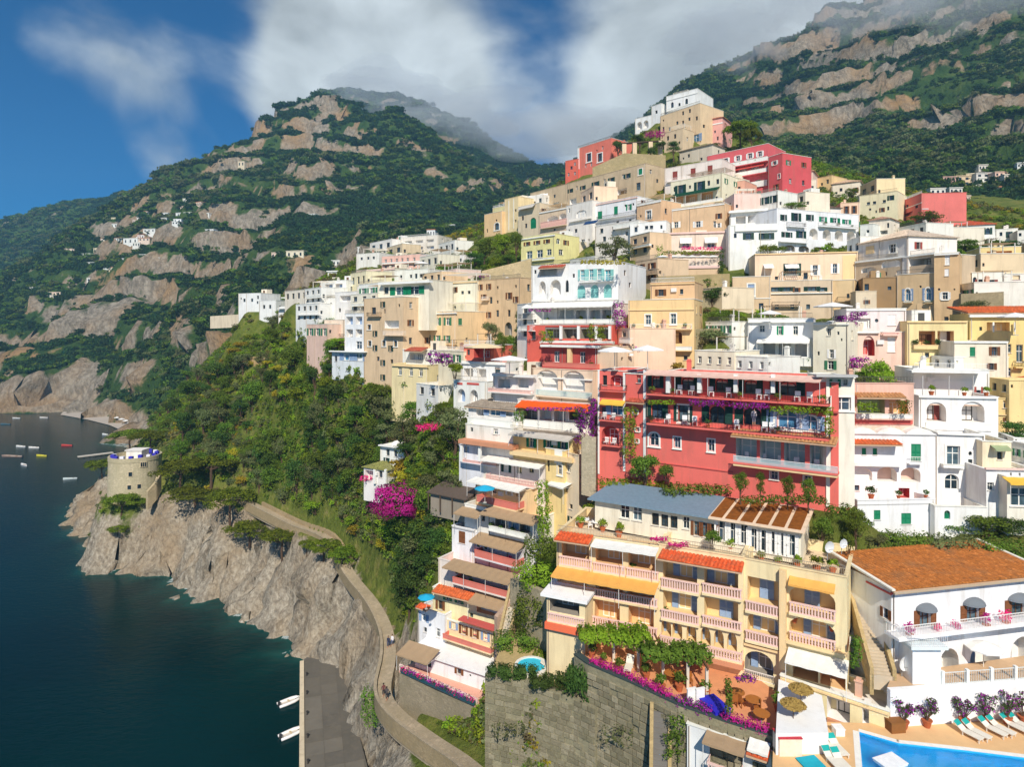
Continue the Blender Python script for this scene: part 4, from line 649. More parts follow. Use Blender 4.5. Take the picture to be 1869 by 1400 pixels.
# bare rock faces on the far slopes, found by where the photograph shows them
ROCKS = [(425, 430, 75, 1.0), (380, 455, 45, .8), (545, 505, 60, 1.0), (180, 545, 70, .9), (245, 560, 45, .8), (200, 600, 90, .8), (480, 235, 30, .8), (590, 280, 45, .8), (570, 240, 30, .6), (60, 650, 80, .7), (120, 690, 70, .7), (340, 640, 50, .5), (640, 440, 35, .7), (100, 400, 40, .5), (280, 355, 22, .6), (1500, 80, 60, .9), (1540, 60, 40, .9), (1480, 170, 50, .5), (1850, 190, 60, .8), (1720, 140, 40, .5), (1430, 200, 40, .6), (1700, 260, 40, .3), (830, 420, 30, .5), (430, 300, 30, .5), (330, 385, 50, .4), (680, 160, 40, .6)]
band = np.clip(1.15 - 3.2 * np.abs(fbm(XF / 130 + 3, ZF / 38 + YF / 400, 4)), 0, 1)
rockF = np.clip((slopeF - 1.1) * .95, 0, .95) + .2 * band * np.clip(slopeF - .5, 0, 1)
for u, v, r, k in ROCKS:
    q = hit(u, v, 230)
    if q is None: continue
    rr = r * q.y / FP
    dd = np.sqrt((XF - q.x) ** 2 + ((YF - q.y) * .8) ** 2 + ((ZF - q.z)) ** 2)
    rockF = np.maximum(rockF, k * np.clip(1.5 - dd / rr, 0, 1) * np.clip(.25 + slopeF * .75, 0, 1))
rockF = np.clip(rockF * 1.15 + (fbm(XF / 45, YF / 45, 4) * .8) - .28 + fbm(XF / 14, YF / 14, 3) * .8 * (rockF > .1), 0, 1) * np.clip((ZF - 1) / 3, 0, 1)
rockF = np.maximum(rockF, np.clip((13 - ZF) / 7, 0, 1) * (ZF > -3) * .8)
ZF += rockF * (fbm(XF / 22, YF / 22, 4) * 12 + (1 - np.abs(fbm(XF / 16, YF / 16, 3)) * 2) * 7 - 2)
ZFv = ZF.copy(); ZFv[inner] -= 14
XFd = XF + rockF * fbm(XF / 30, ZF / 30, 4) * 22; YFd = YF + rockF * fbm(YF / 30 + 5, ZF / 22 + 3, 4) * 22

def tnoise_c(nt, scale):
    g = nd(nt, 'ShaderNodeNewGeometry'); n = nd(nt, 'ShaderNodeTexNoise'); n.inputs['Scale'].default_value = scale; nt.links.new(g.outputs['Position'], n.inputs['Vector']); return n.outputs['Color']
def rockveg(name, rockcols, vegcols, rs=1.0):
    m, nt, b = nmat(name)
    at = nd(nt, 'ShaderNodeAttribute'); at.attribute_name = 'rock'
    n1 = tnoise(nt, .12 * rs, 8, .65, coord='World'); n2 = tnoise(nt, .6 * rs, 8, .7, (1, 1, .5), coord='World'); n3 = tnoise(nt, .03 * rs, 5, .6, coord='World', off=(40, 3, 8))
    rk = ramp(nt, n2, [(.22, rockcols[0]), (.45, rockcols[1]), (.6, rockcols[2]), (.78, rockcols[3])])
    rk = mixc(nt, ramp(nt, n3, [(.42, (0, 0, 0)), (.65, (1, 1, 1))]), rk, mixc(nt, n2, sc3(rockcols[4], .5), rockcols[4]))
    vo = nd(nt, 'ShaderNodeTexVoronoi', feature='DISTANCE_TO_EDGE'); vo.inputs['Scale'].default_value = .22 * rs; gp_ = nd(nt, 'ShaderNodeNewGeometry'); wv = nd(nt, 'ShaderNodeVectorMath', operation='MULTIPLY_ADD'); nt.links.new(tnoise_c(nt, .3 * rs), wv.inputs[0]); wv.inputs[1].default_value = (6 / rs, 6 / rs, 6 / rs); nt.links.new(gp_.outputs['Position'], wv.inputs[2]); nt.links.new(wv.outputs[0], vo.inputs['Vector'])
    crack = ramp(nt, vo.outputs[0], [(0, (1, 1, 1)), (.10, (0, 0, 0))]); rk = mixc(nt, mixc(nt, .28, (0, 0, 0), crack), rk, sc3(rockcols[0], .45))
    vg = ramp(nt, n1, [(.3, vegcols[0]), (.5, vegcols[1]), (.68, vegcols[2]), (.8, vegcols[3])])
    f = nd(nt, 'ShaderNodeMath', operation='ADD'); nt.links.new(at.outputs['Fac'], f.inputs[0])
    s2 = nd(nt, 'ShaderNodeMath', operation='MULTIPLY_ADD'); nt.links.new(n1, s2.inputs[0]); s2.inputs[1].default_value = .9; s2.inputs[2].default_value = -.45; nt.links.new(s2.outputs[0], f.inputs[1])
    k = mixc(nt, ramp(nt, f.outputs[0], [(.36, (0, 0, 0)), (.52, (1, 1, 1))]), vg, rk)
    nt.links.new(k, b.inputs['Base Color']); b.inputs['Roughness'].default_value = .95; b.inputs['Specular IOR Level'].default_value = .1
    bump(nt, b, mixc(nt, .22, n2, vo.outputs[0]), 1.0, 2.0 / rs)
    return m
def terrain_obj(name, X, Y, Z, rock, mat):
    ny, nx = Z.shape
    me = np_mesh(name, np.stack([X, Y, Z], -1).reshape(-1, 3), grid_faces(nx, ny), [mat], True)
    at = me.attributes.new('rock', 'FLOAT', 'POINT'); at.data.foreach_set('value', rock.ravel().astype(np.float32))
    o = link(name, me); tag(o, kind='structure'); return o
mat_near = rockveg('cliff_and_scrub', [(.13, .11, .085), (.33, .28, .21), (.50, .44, .34), (.66, .61, .52), (.47, .35, .22)], [(.07, .10, .018), (.14, .17, .03), (.24, .22, .06), (.36, .30, .14)], 2.2)
mat_far = rockveg('mountain_rock_and_scrub', [(.11, .095, .075), (.27, .225, .17), (.42, .36, .28), (.56, .50, .41), (.52, .32, .15)], [(.022, .055, .014), (.05, .095, .02), (.10, .14, .03), (.20, .19, .07)], .5)
terrain_obj('headland_slope', XD, YD, ZN, np.clip(cliffN + .25 * np.clip(slopeN - .9, 0, 1), 0, 1), mat_near)
terrain_obj('mountain', XFd, YFd, ZFv, rockF, mat_far)
# ------------------------------------------------------------------ sea
m, nt, b = nmat('sea_water')
b.inputs['Roughness'].default_value = .13; b.inputs['IOR'].default_value = 1.33; b.inputs['Specular IOR Level'].default_value = .13
n1 = tnoise(nt, .012, 4, .5, coord='World'); n2 = tnoise(nt, .5, 6, .6, (1, 1.8, 1), coord='World'); n3 = tnoise(nt, .07, 4, .6, coord='World')
c = ramp(nt, n1, [(.35, (.0004, .012, .014)), (.55, (.0005, .019, .020)), (.72, (.0006, .030, .027))])
at = nd(nt, 'ShaderNodeAttribute'); at.attribute_name = 'shallow'; c = mixc(nt, at.outputs['Fac'], c, (.003, .065, .055))
fo = nd(nt, 'ShaderNodeMath', operation='ADD'); nt.links.new(at.outputs['Fac'], fo.inputs[0]); s5 = nd(nt, 'ShaderNodeMath', operation='MULTIPLY_ADD'); nt.links.new(tnoise(nt, .55, 7, .75, coord='World'), s5.inputs[0]); s5.inputs[1].default_value = 1.1; s5.inputs[2].default_value = -.55; nt.links.new(s5.outputs[0], fo.inputs[1]); c = mixc(nt, ramp(nt, fo.outputs[0], [(.98, (0, 0, 0)), (1.12, (.7, .7, .7))]), c, (.55, .62, .62))
nt.links.new(c, b.inputs['Base Color']); bump(nt, b, mixc(nt, .4, n2, n3), .35, .5)
xs = np.unique(np.concatenate([np.linspace(-9000, -420, 16), np.arange(-420, 0, 2.0), np.linspace(0, 9000, 16)])); ys = np.unique(np.concatenate([np.linspace(-200, 40, 6), np.arange(40, 480, 2.0), np.linspace(480, 14000, 24)]))
XS, YS = np.meshgrid(xs, ys); HS = np.where((XS > -213) & (XS < 20) & (YS < 330) & (YS > 31), sampv(NX, NY, ZN, XS, YS), np.where((YS > 236) & (YS < 1700) & (np.abs(XS) < 1500), sampv(FX, FY, ZF, XS, YS), -20))
me = np_mesh('sea', np.stack([XS, YS, np.zeros_like(XS)], -1).reshape(-1, 3), grid_faces(len(xs), len(ys)), [m]); at = me.attributes.new('shallow', 'FLOAT', 'POINT'); at.data.foreach_set('value', np.clip(np.exp(np.minimum(HS, 0) / 2.6), 0, 1).ravel().astype(np.float32))
tag(link('sea', me), kind='structure')
# ------------------------------------------------------------------ houses
SH = {'n': 'efece4', 'k': '8c8880', 'g': '3f7d58', 'G': '1d4238', 't': '128058', 'q': '8ac6c0', 'b': '8fa6c4', 'w': '7c4d2c', 'r': '9a4a40', 'y': 'f0eee8'}
INN = {'w': 'e6e4e0', 'y': 'e3bb62', 'o': 'dfa23a', 'r': 'c23a34', 'k': '8d8578', 't': '9fc4c8', 'g': '7a8f4a', 'p': 'e8c0b4', 'l': 'cfd4e4'}
AWN = {'w': 'f6f3ea', 'T': 'b39878', 'O': 'f0642a', 'A': 'efb35e', 'k': 'cfc8bc', 'G': '1e4a38', 'g': 'a8b48a', 'r': 'd85a50', 'b': '2c4a74', 'P': 'eec6b4', 'Y': 'f2c450', 'p': 'e8c0c4'}
TRM = {'w': 'f4f1ea', 'r': 'c8443c', 'p': 'e6b8ac', 'o': 'eec070', 'k': '9aa0a4', 'T': 'c9855e', 'g': '9db08c', 'O': 'e8602c', 'b': '8aa8c8'}
TIL = {'o': 'd86a34', 'O': 'e2602c', 'r': 'b4543c', 'T': 'c08a58'}
GLS = [glass('22343c'), glass('16242c'), glass('3a4c54'), glass('2a3a48')]
GBL = glass('35607c'); GTE = glass('3c7c86')
_um = {}
def arch_pts(sp=.62, n=9):
    return [(-.5, 0), (.5, 0)] + [(.5 * math.cos(t), sp + (1 - sp) * math.sin(t)) for t in [math.pi * i / n for i in range(n + 1)]]
RECT = [(-.5, 0), (.5, 0), (.5, 1), (-.5, 1)]
ROUND = [(.5 * math.cos(2 * math.pi * i / 14), .5 + .5 * math.sin(2 * math.pi * i / 14)) for i in range(14)]
def shape(kind, lo=False):
    return {'w': RECT, 'lo': RECT, 'a': arch_pts(.66), 'la': arch_pts(.55), 'o': ROUND}[kind]
def u_frame(kind, hexc):
    key = ('fr', kind, hexc)
    if key in _um: return _um[key]
    mb = MB(); pts = shape(kind); inn = [(x * .84, .5 + (z - .5) * .9) for x, z in pts]; n = len(pts)
    for i in range(n):
        j = (i + 1) % n; a, b2, c, d = pts[i], pts[j], inn[j], inn[i]
        mb.poly([(a[0], 0, a[1]), (b2[0], 0, b2[1]), (c[0], 0, c[1]), (d[0], 0, d[1])]); mb.poly([(d[0], 0, d[1]), (c[0], 0, c[1]), (c[0], .07, c[1]), (d[0], .07, d[1])])
    mb.box(-.03, .03, .005, .06, .06, .93)
    mb.box(-.42, .42, .008, .055, .60, .64)
    _um[key] = mb.mesh('window_frame', [paint(hexc, .5)]); return _um[key]
def u_pane(kind, mat):
    key = ('pa', kind, mat.name)
    if key in _um: return _um[key]
    mb = MB(); mb.poly([(x, .05, z) for x, z in shape(kind)]); _um[key] = mb.mesh('pane', [mat]); return _um[key]
def u_shutter(hexc, simple=False):
    key = ('sh', hexc, simple)
    if key in _um: return _um[key]
    mb = MB()
    if simple: mb.box(-.5, .5, -.04, 0, 0, 1)
    else:
        mb.box(-.5, -.38, -.045, 0, 0, 1); mb.box(.38, .5, -.045, 0, 0, 1)
        for z in (0, .47, .93): mb.box(-.38, .38, -.045, 0, z, z + .07)
        for k in range(14):
            z = .075 + k * .0625
            if .44 < z < .53: continue
            mb.poly([(-.38, -.005, z + .05), (.38, -.005, z + .05), (.38, -.04, z), (-.38, -.04, z)][::-1])
        mb.poly([(-.38, -.003, 0.05), (.38, -.003, .05), (.38, -.003, .95), (-.38, -.003, .95)])
    _um[key] = mb.mesh('shutter', [paint(hexc, .55)]); return _um[key]
def u_surround(kind, hexc='f3eee4'):
    key = ('su', kind, hexc)
    if key in _um: return _um[key]
    mb = MB(); pts = shape(kind); out = [(x * 1.38, .5 + (z - .5) * 1.2) for x, z in pts]; n = len(pts)
    for i in range(n):
        j = (i + 1) % n; a, b2, c, d = out[i], out[j], pts[j], pts[i]
        mb.poly([(a[0], -.06, a[1]), (b2[0], -.06, b2[1]), (c[0], -.06, c[1]), (d[0], -.06, d[1])]); mb.poly([(a[0], 0.02, a[1]), (b2[0], 0.02, b2[1]), (b2[0], -.06, b2[1]), (a[0], -.06, a[1])])
    mb.box(-.75, .75, -.16, .02, -.14, -.06)
    _um[key] = mb.mesh('surround', [paint(hexc, .8)]); return _um[key]
def u_sill(hexc='e6e0d6'):
    key = ('si', hexc)
    if key in _um: return _um[key]
    mb = MB(); mb.box(-.58, .58, -.12, .05, -.05, 0); _um[key] = mb.mesh('sill', [paint(hexc, .8)]); return _um[key]
def window(root, face, kind, st, s, z, w, h, off, px, inset=.2):
    """a window (or door) whose opening is w x h at (s, z) of a facade; parts: frame, pane, shutters, sill, surround"""
    col = SH.get(st[0], 'efece4'); flags = st[1:]; loc = face.pt(s, off - inset, z) - root.location; rz = face.ang
    sc_ = (w, 1, h)
    if 'c' in flags:
        if kind == 'w':
            wn_ = None
            for sg in (-1, 1):
                o = link('window_shutter' if wn_ is None else 'shutter', u_shutter(col, px < 9), root, face.pt(s + sg * w * .25, off - inset * .5, z) - root.location, rz, (w * .5, 1, h))
                wn_ = o
        else:
            key = ('ac', kind, col)
            if key not in _um:
                mb = MB(); mb.poly([(x, 0.02, zz) for x, zz in shape(kind)]); mb.box(-.02, .02, -.02, .03, 0, .97)
                for k in range(5): mb.box(-.46, .46, -.012, .025, .08 + k * .11, .15 + k * .11)
                _um[key] = mb.mesh('shutter', [paint(col, .5)])
            link('window_shutter', _um[key], root, loc, rz, sc_)
    else:
        fc = 'efece4' if st[0] in 'ngtyqb' else ('3c362f' if st[0] in 'kG' else '6d4a32')
        o = link('window', u_frame(kind, fc), root, loc, rz, sc_)
        pm = GBL if st[0] == 'b' else (GTE if st[0] in 'q' else rng.choice(GLS))
        link('pane', u_pane(kind, pm), o)
        if st[0] not in 'nk' and px >= 5:
            for sg in (-1, 1):
                link('shutter', u_shutter(col, px < 9), o, ((sg * .76), -(inset + .02), 0), 0, (.5, 1, 1))
    if 's' in flags: link('surround', u_surround(kind), root, face.pt(s, off, z) - root.location, rz, sc_)
    elif kind == 'w' and px >= 6 and off == 0: link('sill', u_sill(), root, face.pt(s, off, z) - root.location, rz, (w, 1, 1))
def u_baluster_rail(mb, face, s0, s1, off, z0, z1, style, wallmat):
    n = max(2, int((s1 - s0) / (.24 if style in 'bp' else .16)))
    fn = lambda x, y, z: face.pt(x, off + y, z)
    if style in 'bp':
        mb.box(s0, s1, -.10, .10, z1 - .12, z1, 0, fn); mb.box(s0, s1, -.09, .09, z0, z0 + .1, 0, fn)
        for i in range(n):
            s = s0 + (i + .5) * (s1 - s0) / n
            mb.box(s - .06, s + .06, -.05, .05, z0 + .1, z1 - .12, 0, fn)
    else:
        mb.box(s0, s1, -.025, .025, z1 - .05, z1, 0, fn); mb.box(s0, s1, -.02, .02, z0 + .05, z0 + .09, 0, fn)
        for i in range(n + 1):
            s = s0 + i * (s1 - s0) / n
            mb.box(s - .012, s + .012, -.012, .012, z0, z1 - .05, 0, fn)
RAILM = {'b': ('e9c6bc', .8), 'p': ('e6b8ac', .8), 'i': ('3a3630', .5), 'w': ('eeece6', .5), 'G': ('2c5a3a', .5)}
def balcony(root, face, st, u0, u1, v, h, proj, wallhex):
    z1 = face.z_of(u0, v, proj); z0 = face.z_of(u0, v + h, proj); s0, s1 = face.s_of(u0, proj), face.s_of(u1, proj)
    th = min(.2, (z1 - z0) * .25); zf = z0 + th; fn = lambda x, y, z: face.pt(x, y, z)
    mb = MB(root.location); mb.box(s0, s1, .01, proj + .06, z0, zf, 0, fn)
    bal = mb.build('balcony', plaster(wallhex, .6), root)
    mb = MB(root.location)
    if st in 'bpiwG':
        zz = max(z1, zf + .75) if st in 'iw' else z1
        u_baluster_rail(mb, face, s0, s1, proj - .1, zf, zz, st, None)
        if proj > .5:
            for sx in (s0, s1):
                mb.box(sx - .03, sx + .03, .05, proj - .1, zz - .06, zz, 0, fn)
                for k in range(1, int(proj / .25)): mb.box(sx - .015, sx + .015, k * .25, k * .25 + .03, zf, zz - .06, 0, fn)
        m = paint(RAILM[st][0], RAILM[st][1])
    elif st == 'g':
        mb.box(s0, s1, proj - .08, proj - .05, zf, z1, 0, fn); m = clear_glass()
        mb2 = MB(root.location); mb2.box(s0, s1, proj - .1, proj - .02, z1 + .002, z1 + .05, 0, fn); mb2.build('handrail', paint('f0f0ee', .4), bal)
    else:
        hexc = {'s': wallhex, 'S': 'f2eee6', 'r': 'd06a5a', 'o': 'eec070', 'k': 'b8b0a4'}.get(st, wallhex); m = plaster(hexc, .5)
        mb.box(s0, s1, proj - .14, proj, zf + .003, z1, 0, fn)
        for sx in (s0, s1 - .14): mb.box(sx, sx + .14, .02, proj - .14, zf + .003, z1, 0, fn)
        mb.box(s0 - .04, s1 + .04, proj - .18, proj + .04, z1, z1 + .06, 0, fn)
    mb.build('railing', m, bal)
def awning(root, face, st, u0, u1, v, h, proj, name='awning'):
    z1 = face.z_of(u0, v); z0 = face.z_of(u0, v + h, proj); s0, s1 = face.s_of(u0, proj * .5), face.s_of(u1, proj * .5)
    if z1 - z0 < .12: z1 = z0 + .25 * proj
    if st.startswith('tile'):
        tile_sheet(root, face, s0, s1, proj, z0, 0.02, z1, tiles(TIL[st[4:]]), 'tile_canopy'); return
    n = max(2, int((s1 - s0) / 1.1)); mb = MB(root.location); rows = 4; G2 = []
    for i in range(n * 2 + 1):
        s = s0 + (s1 - s0) * i / (2 * n); col = []
        sag = .0 if i % 2 == 0 else .05
        for j in range(rows + 1):
            t = j / rows; col.append(face.pt(s, .02 + proj * t, z1 + (z0 - z1) * (t ** .9) - sag * math.sin(math.pi * min(1, t + .15)) - rng.uniform(0, .015)))
        col.append(col[-1] + Vector((0, 0, -.16 - (.04 if i % 2 else 0)))); G2.append(col)
    for a, b2 in zip(G2, G2[1:]):
        for j in range(rows + 1): mb.poly([a[j], a[j+1], b2[j+1], b2[j]])
        for j in range(rows): mb.poly([p + Vector((0, 0, -.03)) for p in (a[j], b2[j], b2[j+1], a[j+1])])
    aw = mb.build(name, cloth(AWN[st]), root)
    if proj > 1.2:
        mb = MB(root.location); k = max(2, int((s1 - s0) / 3.2) + 1)
        for i in range(k):
            s = s0 + .06 + (s1 - s0 - .12) * i / (k - 1); p = face.pt(s, proj - .08, z0 - .1); mb.tube([p, face.pt(s, proj - .08, z0 - 2.1)], .03, 5)
            mb.tube([p, face.pt(s, .05, z0 - .05)], .02, 4)
        mb.build('awning_frame', paint('e8e6e0', .4), aw)
def tile_sheet(root, face, s0, s1, offA, zA, offB, zB, mat, name, per=.36, row=.55, over=.0):
    """barrel tiles from the low edge (offA, zA) up to the high edge (offB, zB)"""
    L = math.hypot(offA - offB, zA - zB); nr = max(1, int(L / row)); nc = max(2, int((s1 - s0) / per)); mb = MB(root.location); w = (s1 - s0) / nc
    for i in range(nc):
        sm = s0 + (i + .5) * w
        for j in range(nr):
            t0, t1 = j / nr, (j + 1.12) / nr; lift = rng.uniform(.0, .03); j0 = rng.uniform(-.02, .02); ring = []
            for t, up in ((t0, .035 + lift), (min(t1, 1.0), lift)):
                r = []
                for q in range(5):
                    a = math.pi * q / 4; r.append(face.pt(sm + j0 - math.cos(a) * w * .52, offA + (offB - offA) * t, zA + (zB - zA) * t + math.sin(a) * w * .42 + up))
                ring.append(r)
            for q in range(4): mb.poly([ring[0][q], ring[0][q+1], ring[1][q+1], ring[1][q]])
            mb.poly(ring[0][::-1])
    o = mb.build(name, mat, root); o['kind'] = 'stuff'
    mb = MB(root.location)
    mb.poly([face.pt(s0, offA, zA - .02), face.pt(s1, offA, zA - .02), face.pt(s1, offB, zB - .02), face.pt(s0, offB, zB - .02)]); mb.poly([face.pt(s0, offA, zA - .14), face.pt(s0, offB, zB - .14), face.pt(s1, offB, zB - .14), face.pt(s1, offA, zA - .14)])
    for (p, q) in (((s0, offA, zA), (s1, offA, zA)), ((s1, offA, zA), (s1, offB, zB)), ((s1, offB, zB), (s0, offB, zB)), ((s0, offB, zB), (s0, offA, zA))):
        mb.poly([face.pt(p[0], p[1], p[2] - .14), face.pt(q[0], q[1], q[2] - .14), face.pt(q[0], q[1], q[2] - .02), face.pt(p[0], p[1], p[2] - .02)])
    mb.build('roof_deck', paint('caa888', .9), root)
    return o
PLOT = []      # (root, face, building) kept for the things set on terraces
def build_house(b):
    f = b['face']; W, dep, zt, zb = b['W'], b['dep'], b['zt'], b['zb']; z_lo = zb - b['down']
    base = f.pt(W / 2, -dep / 2, zb); root = empty(b['name'], base)
    nm = b['name'].replace('_', ' '); cat = b['cat'] or {'tower_house': 'house', 'terrace_house': 'house', 'roof_house': 'house', 'terrace_wall': 'wall', 'monastery': 'convent'}.get(b['name'], nm)
    if b['name'] in ('tower_house', 'terrace_house', 'roof_house'): root.name = 'house'
    tag(root, b['label'], cat, 'houses and hotels of the hillside town')
    b['root'] = root
    wallm = plaster(b['wall'], b['wear']); mb = MB(root.location); faces = {'F': f, 'R': b['faceR'], 'L': b['faceL']}
    pend = []; rt = b['roof'].split(':'); rk = rt[0]
    par = {'flat': .45, 'terr': .9, 'dome': .3, 'vault': .3, 'pav': .1}.get(rk, 0)
    inncols = {}; fspan = []
    if not b['R'] and dep >= 6 and zt - zb > 2.6:
        fr_ = b['faceR']; nr_ = 1 if dep < 8 else 2; nz = max(1, int((zt - zb) / 3.1)); ok_ = []
        for j in range(nz):
            for i in range(nr_):
                if rng.random() < .75: ok_.append((dep * (i + .5) / nr_ + rng.uniform(-.5, .5), zb + (zt - zb) * (j + .38) / nz))
        b['auto'] = ok_
    for fk, face in faces.items():
        holes = []; boxes = []; Wf = face.W
        for ft in [x for x in b[fk].split(';') if x.strip()]:
            t = ft.split(); ty = t[0]
            if ty in ('w', 'a', 'lo', 'la', 'o'):
                us = [float(x) for x in t[2].split(',')]; v, w, h = map(float, t[3:6]); ex = float(t[6]) if len(t) > 6 else 0
                zc = face.z_of(us[0], v); hh = h * face.d_of(us[0]) / FP; z0 = zc - hh / 2
                for u in us:
                    s = face.s_of(u); ww = abs(face.s_of(u + w / 2) - face.s_of(u - w / 2))
                    z0c = max(z0, z_lo + .2); hc = min(z0 + hh, zt - .12) - z0c; s = min(max(s, ww / 2 + .12), Wf - ww / 2 - .12)
                    bx = (s - ww / 2, s + ww / 2, z0c, z0c + hc)
                    if ww < .15 or hc < .2 or bx[0] < .05 or bx[1] > Wf - .05 or any(bx[0] < q[1] + .06 and bx[1] > q[0] - .06 and bx[2] < q[3] + .06 and bx[3] > q[2] - .06 for q in boxes): continue
                    boxes.append(bx); pts = [(s + x * ww, z0c + z * hc) for x, z in shape(ty)]; dp = (ex or 1.2) if ty in ('lo', 'la') else .28
                    mi = 0
                    if ty in ('lo', 'la'):
                        c = INN[t[1][0]]
                        if c not in inncols: inncols[c] = len(inncols) + 1
                        mi = inncols[c]
                    holes.append((pts, dp, mi))
                    if ty in ('lo', 'la'): pend.append(('door', face, t[1], s, z0c, ww, hc, dp, w, ty))
                    else: pend.append(('win', face, ty, t[1], s, z0c, ww, hc, w))
            else: pend.append(('feat', face, t))
        if fk == 'F' and b['name'] not in ('hotel', 'villa', 'terrace', 'arcade', 'cabana', 'pavilion', 'porch') and zt - zb > 2.8:
            blk = []
            for t in [x.split() for x in b['F'].split(';') if x.strip() and x.strip()[0] in 'bntme']:
                u0_, u1_ = map(float, t[2].split(',')); blk.append((face.s_of(u0_), face.s_of(u1_), face.z_of(u0_, float(t[3]) + float(t[4])) - .3, face.z_of(u0_, float(t[3])) + (.2 if t[0] != 'b' else -.2)))
            nz = max(1, int((zt - zb) / 2.9)); nx = max(1, int(Wf / 2.3)); wst = rng.choice(['k', 'g', 'w', 'n', 'k', 'G'])
            for j in range(nz):
                for i in range(nx):
                    if rng.random() < .45: continue
                    s = Wf * (i + .5) / nx; ww, hc = (.75, 1.2) if rng.random() < .7 else (.55, .6); z0 = zb + (zt - zb) * (j + .33) / nz; bx = (s - ww / 2, s + ww / 2, z0, z0 + hc)
                    if z0 + hc > zt - .4 or any(bx[0] < q[1] + .45 and bx[1] > q[0] - .45 and bx[2] < q[3] + .3 and bx[3] > q[2] - .3 for q in boxes + blk): continue
                    boxes.append(bx); holes.append(([(s + x * ww, z0 + z * hc) for x, z in RECT], .28, 0)); pend.append(('win', face, 'w', wst if hc > 1 else 'k', s, z0, ww, hc, ww * FP / b['d0']))
        if fk == 'F': fspan = [(q[0], q[1]) for q in boxes]
        if fk == 'R':
            for s, z0 in b.get('auto', []):
                ww, hc = .85, 1.25
                if z0 + hc < zt - .3 and .6 < s < Wf - .6: holes.append(([(s + x * ww, z0 + z * hc) for x, z in RECT], .28, 0)); pend.append(('win', face, 'w', rng.choice(['k', 'n', 'g', 'w', 'k']), s, z0, ww, hc, .85 * FP / b['d1']))
        loop = [(0, z_lo), (Wf, z_lo), (Wf, zt), (0, zt)]
        if holes:
            loops = [[Vector((x, z, 0)) for x, z in loop]] + [[Vector((x, z, 0)) for x, z in hp] for hp, _, _ in holes]
            flat = [p for l in loops for p in l]; idx = [mb.vert(face.pt(p.x, 0, p.y)) for p in flat]
            for tri in tessellate_polygon(loops):
                a, b2, c = (flat[i] for i in tri); area = (b2.x - a.x) * (c.y - a.y) - (b2.y - a.y) * (c.x - a.x)
                tri = tri if area > 0 else tri[::-1]
                mb.f.append([idx[i] for i in tri]); mb.m.append(0)
            for pts, dp, mi in holes:
                n = len(pts)
                for i in range(n):
                    p, q = pts[i], pts[(i + 1) % n]
                    mb.poly([face.pt(p[0], 0, p[1]), face.pt(q[0], 0, q[1]), face.pt(q[0], -dp, q[1]), face.pt(p[0], -dp, p[1])], mi)
                mb.poly([face.pt(p[0], -dp, p[1]) for p in pts], mi)
        else: mb.poly([face.pt(x, 0, z) for x, z in loop])
    mb.poly([f.pt(W, -dep, z_lo), f.pt(0, -dep, z_lo), f.pt(0, -dep, zt), f.pt(W, -dep, zt)])
    t_ = .22
    if par:
        o4 = [(0, 0), (W, 0), (W, -dep), (0, -dep)]; i4 = [(t_, -t_), (W - t_, -t_), (W - t_, -dep + t_), (t_, -dep + t_)]
        for k in range(4):
            a, b2 = o4[k], o4[(k + 1) % 4]; c, d = i4[(k + 1) % 4], i4[k]
            mb.poly([f.pt(*a, zt), f.pt(*b2, zt), f.pt(*c, zt), f.pt(*d, zt)]); mb.poly([f.pt(*d, zt), f.pt(*c, zt), f.pt(*c, zt - par), f.pt(*d, zt - par)])
    else: mb.poly([f.pt(0, 0, zt), f.pt(W, 0, zt), f.pt(W, -dep, zt), f.pt(0, -dep, zt)])
    mb.build('wall', [wallm] + [plaster(c, .35) for c in inncols], root)
    fn = lambda x, y, z: f.pt(x, y, z)
    trim = b['trim'] or ('f2ece2' if rng.random() < .6 else b['wall'])
    if par:
        fl = rt[1] if len(rt) > 1 else rng.choice(['d8d2c6', 'cfc6b6', 'e6e2da', 'c9b8a2'])
        mb = MB(root.location); mb.box(t_ + .002, W - t_ - .002, -dep + t_ + .002, -t_ - .002, zt - par - .15, zt - par + .002, 0, fn); rf = mb.build('roof', plaster(fl, .9), root)
        if rk in ('flat', 'terr'):
            mb = MB(root.location)
            for (x0, x1, y0, y1) in ((-.07, W + .07, -.26, .07), (-.07, W + .07, -dep - .07, -dep + .26), (-.07, .26, -dep + .26, -.26), (W - .26, W + .07, -dep + .26, -.26)):
                mb.box(x0, x1, y0, y1, zt + .003, zt + .09, 0, fn)
            mb.build('coping', plaster(trim, .6), root)
        for k in range(rng.choice([0, 1, 1, 2]) if rk == 'flat' and W > 4 else 0):
            x = rng.uniform(.8, W - .8); y = rng.uniform(-dep + .7, -dep * .4); hh = rng.uniform(.6, 1.3)
            mb = MB(root.location); mb.box(x - .25, x + .25, y - .25, y + .25, zt - par, zt + hh, 0, fn); mb.box(x - .33, x + .33, y - .33, y + .33, zt + hh, zt + hh + .08, 0, fn); mb.box(x - .2, x + .2, y - .2, y + .2, zt + hh + .08, zt + hh + .25, 0, fn)
            mb.build('chimney', plaster(rng.choice(['e8e2d8', 'c98a66', b['wall']]), .7), rf)
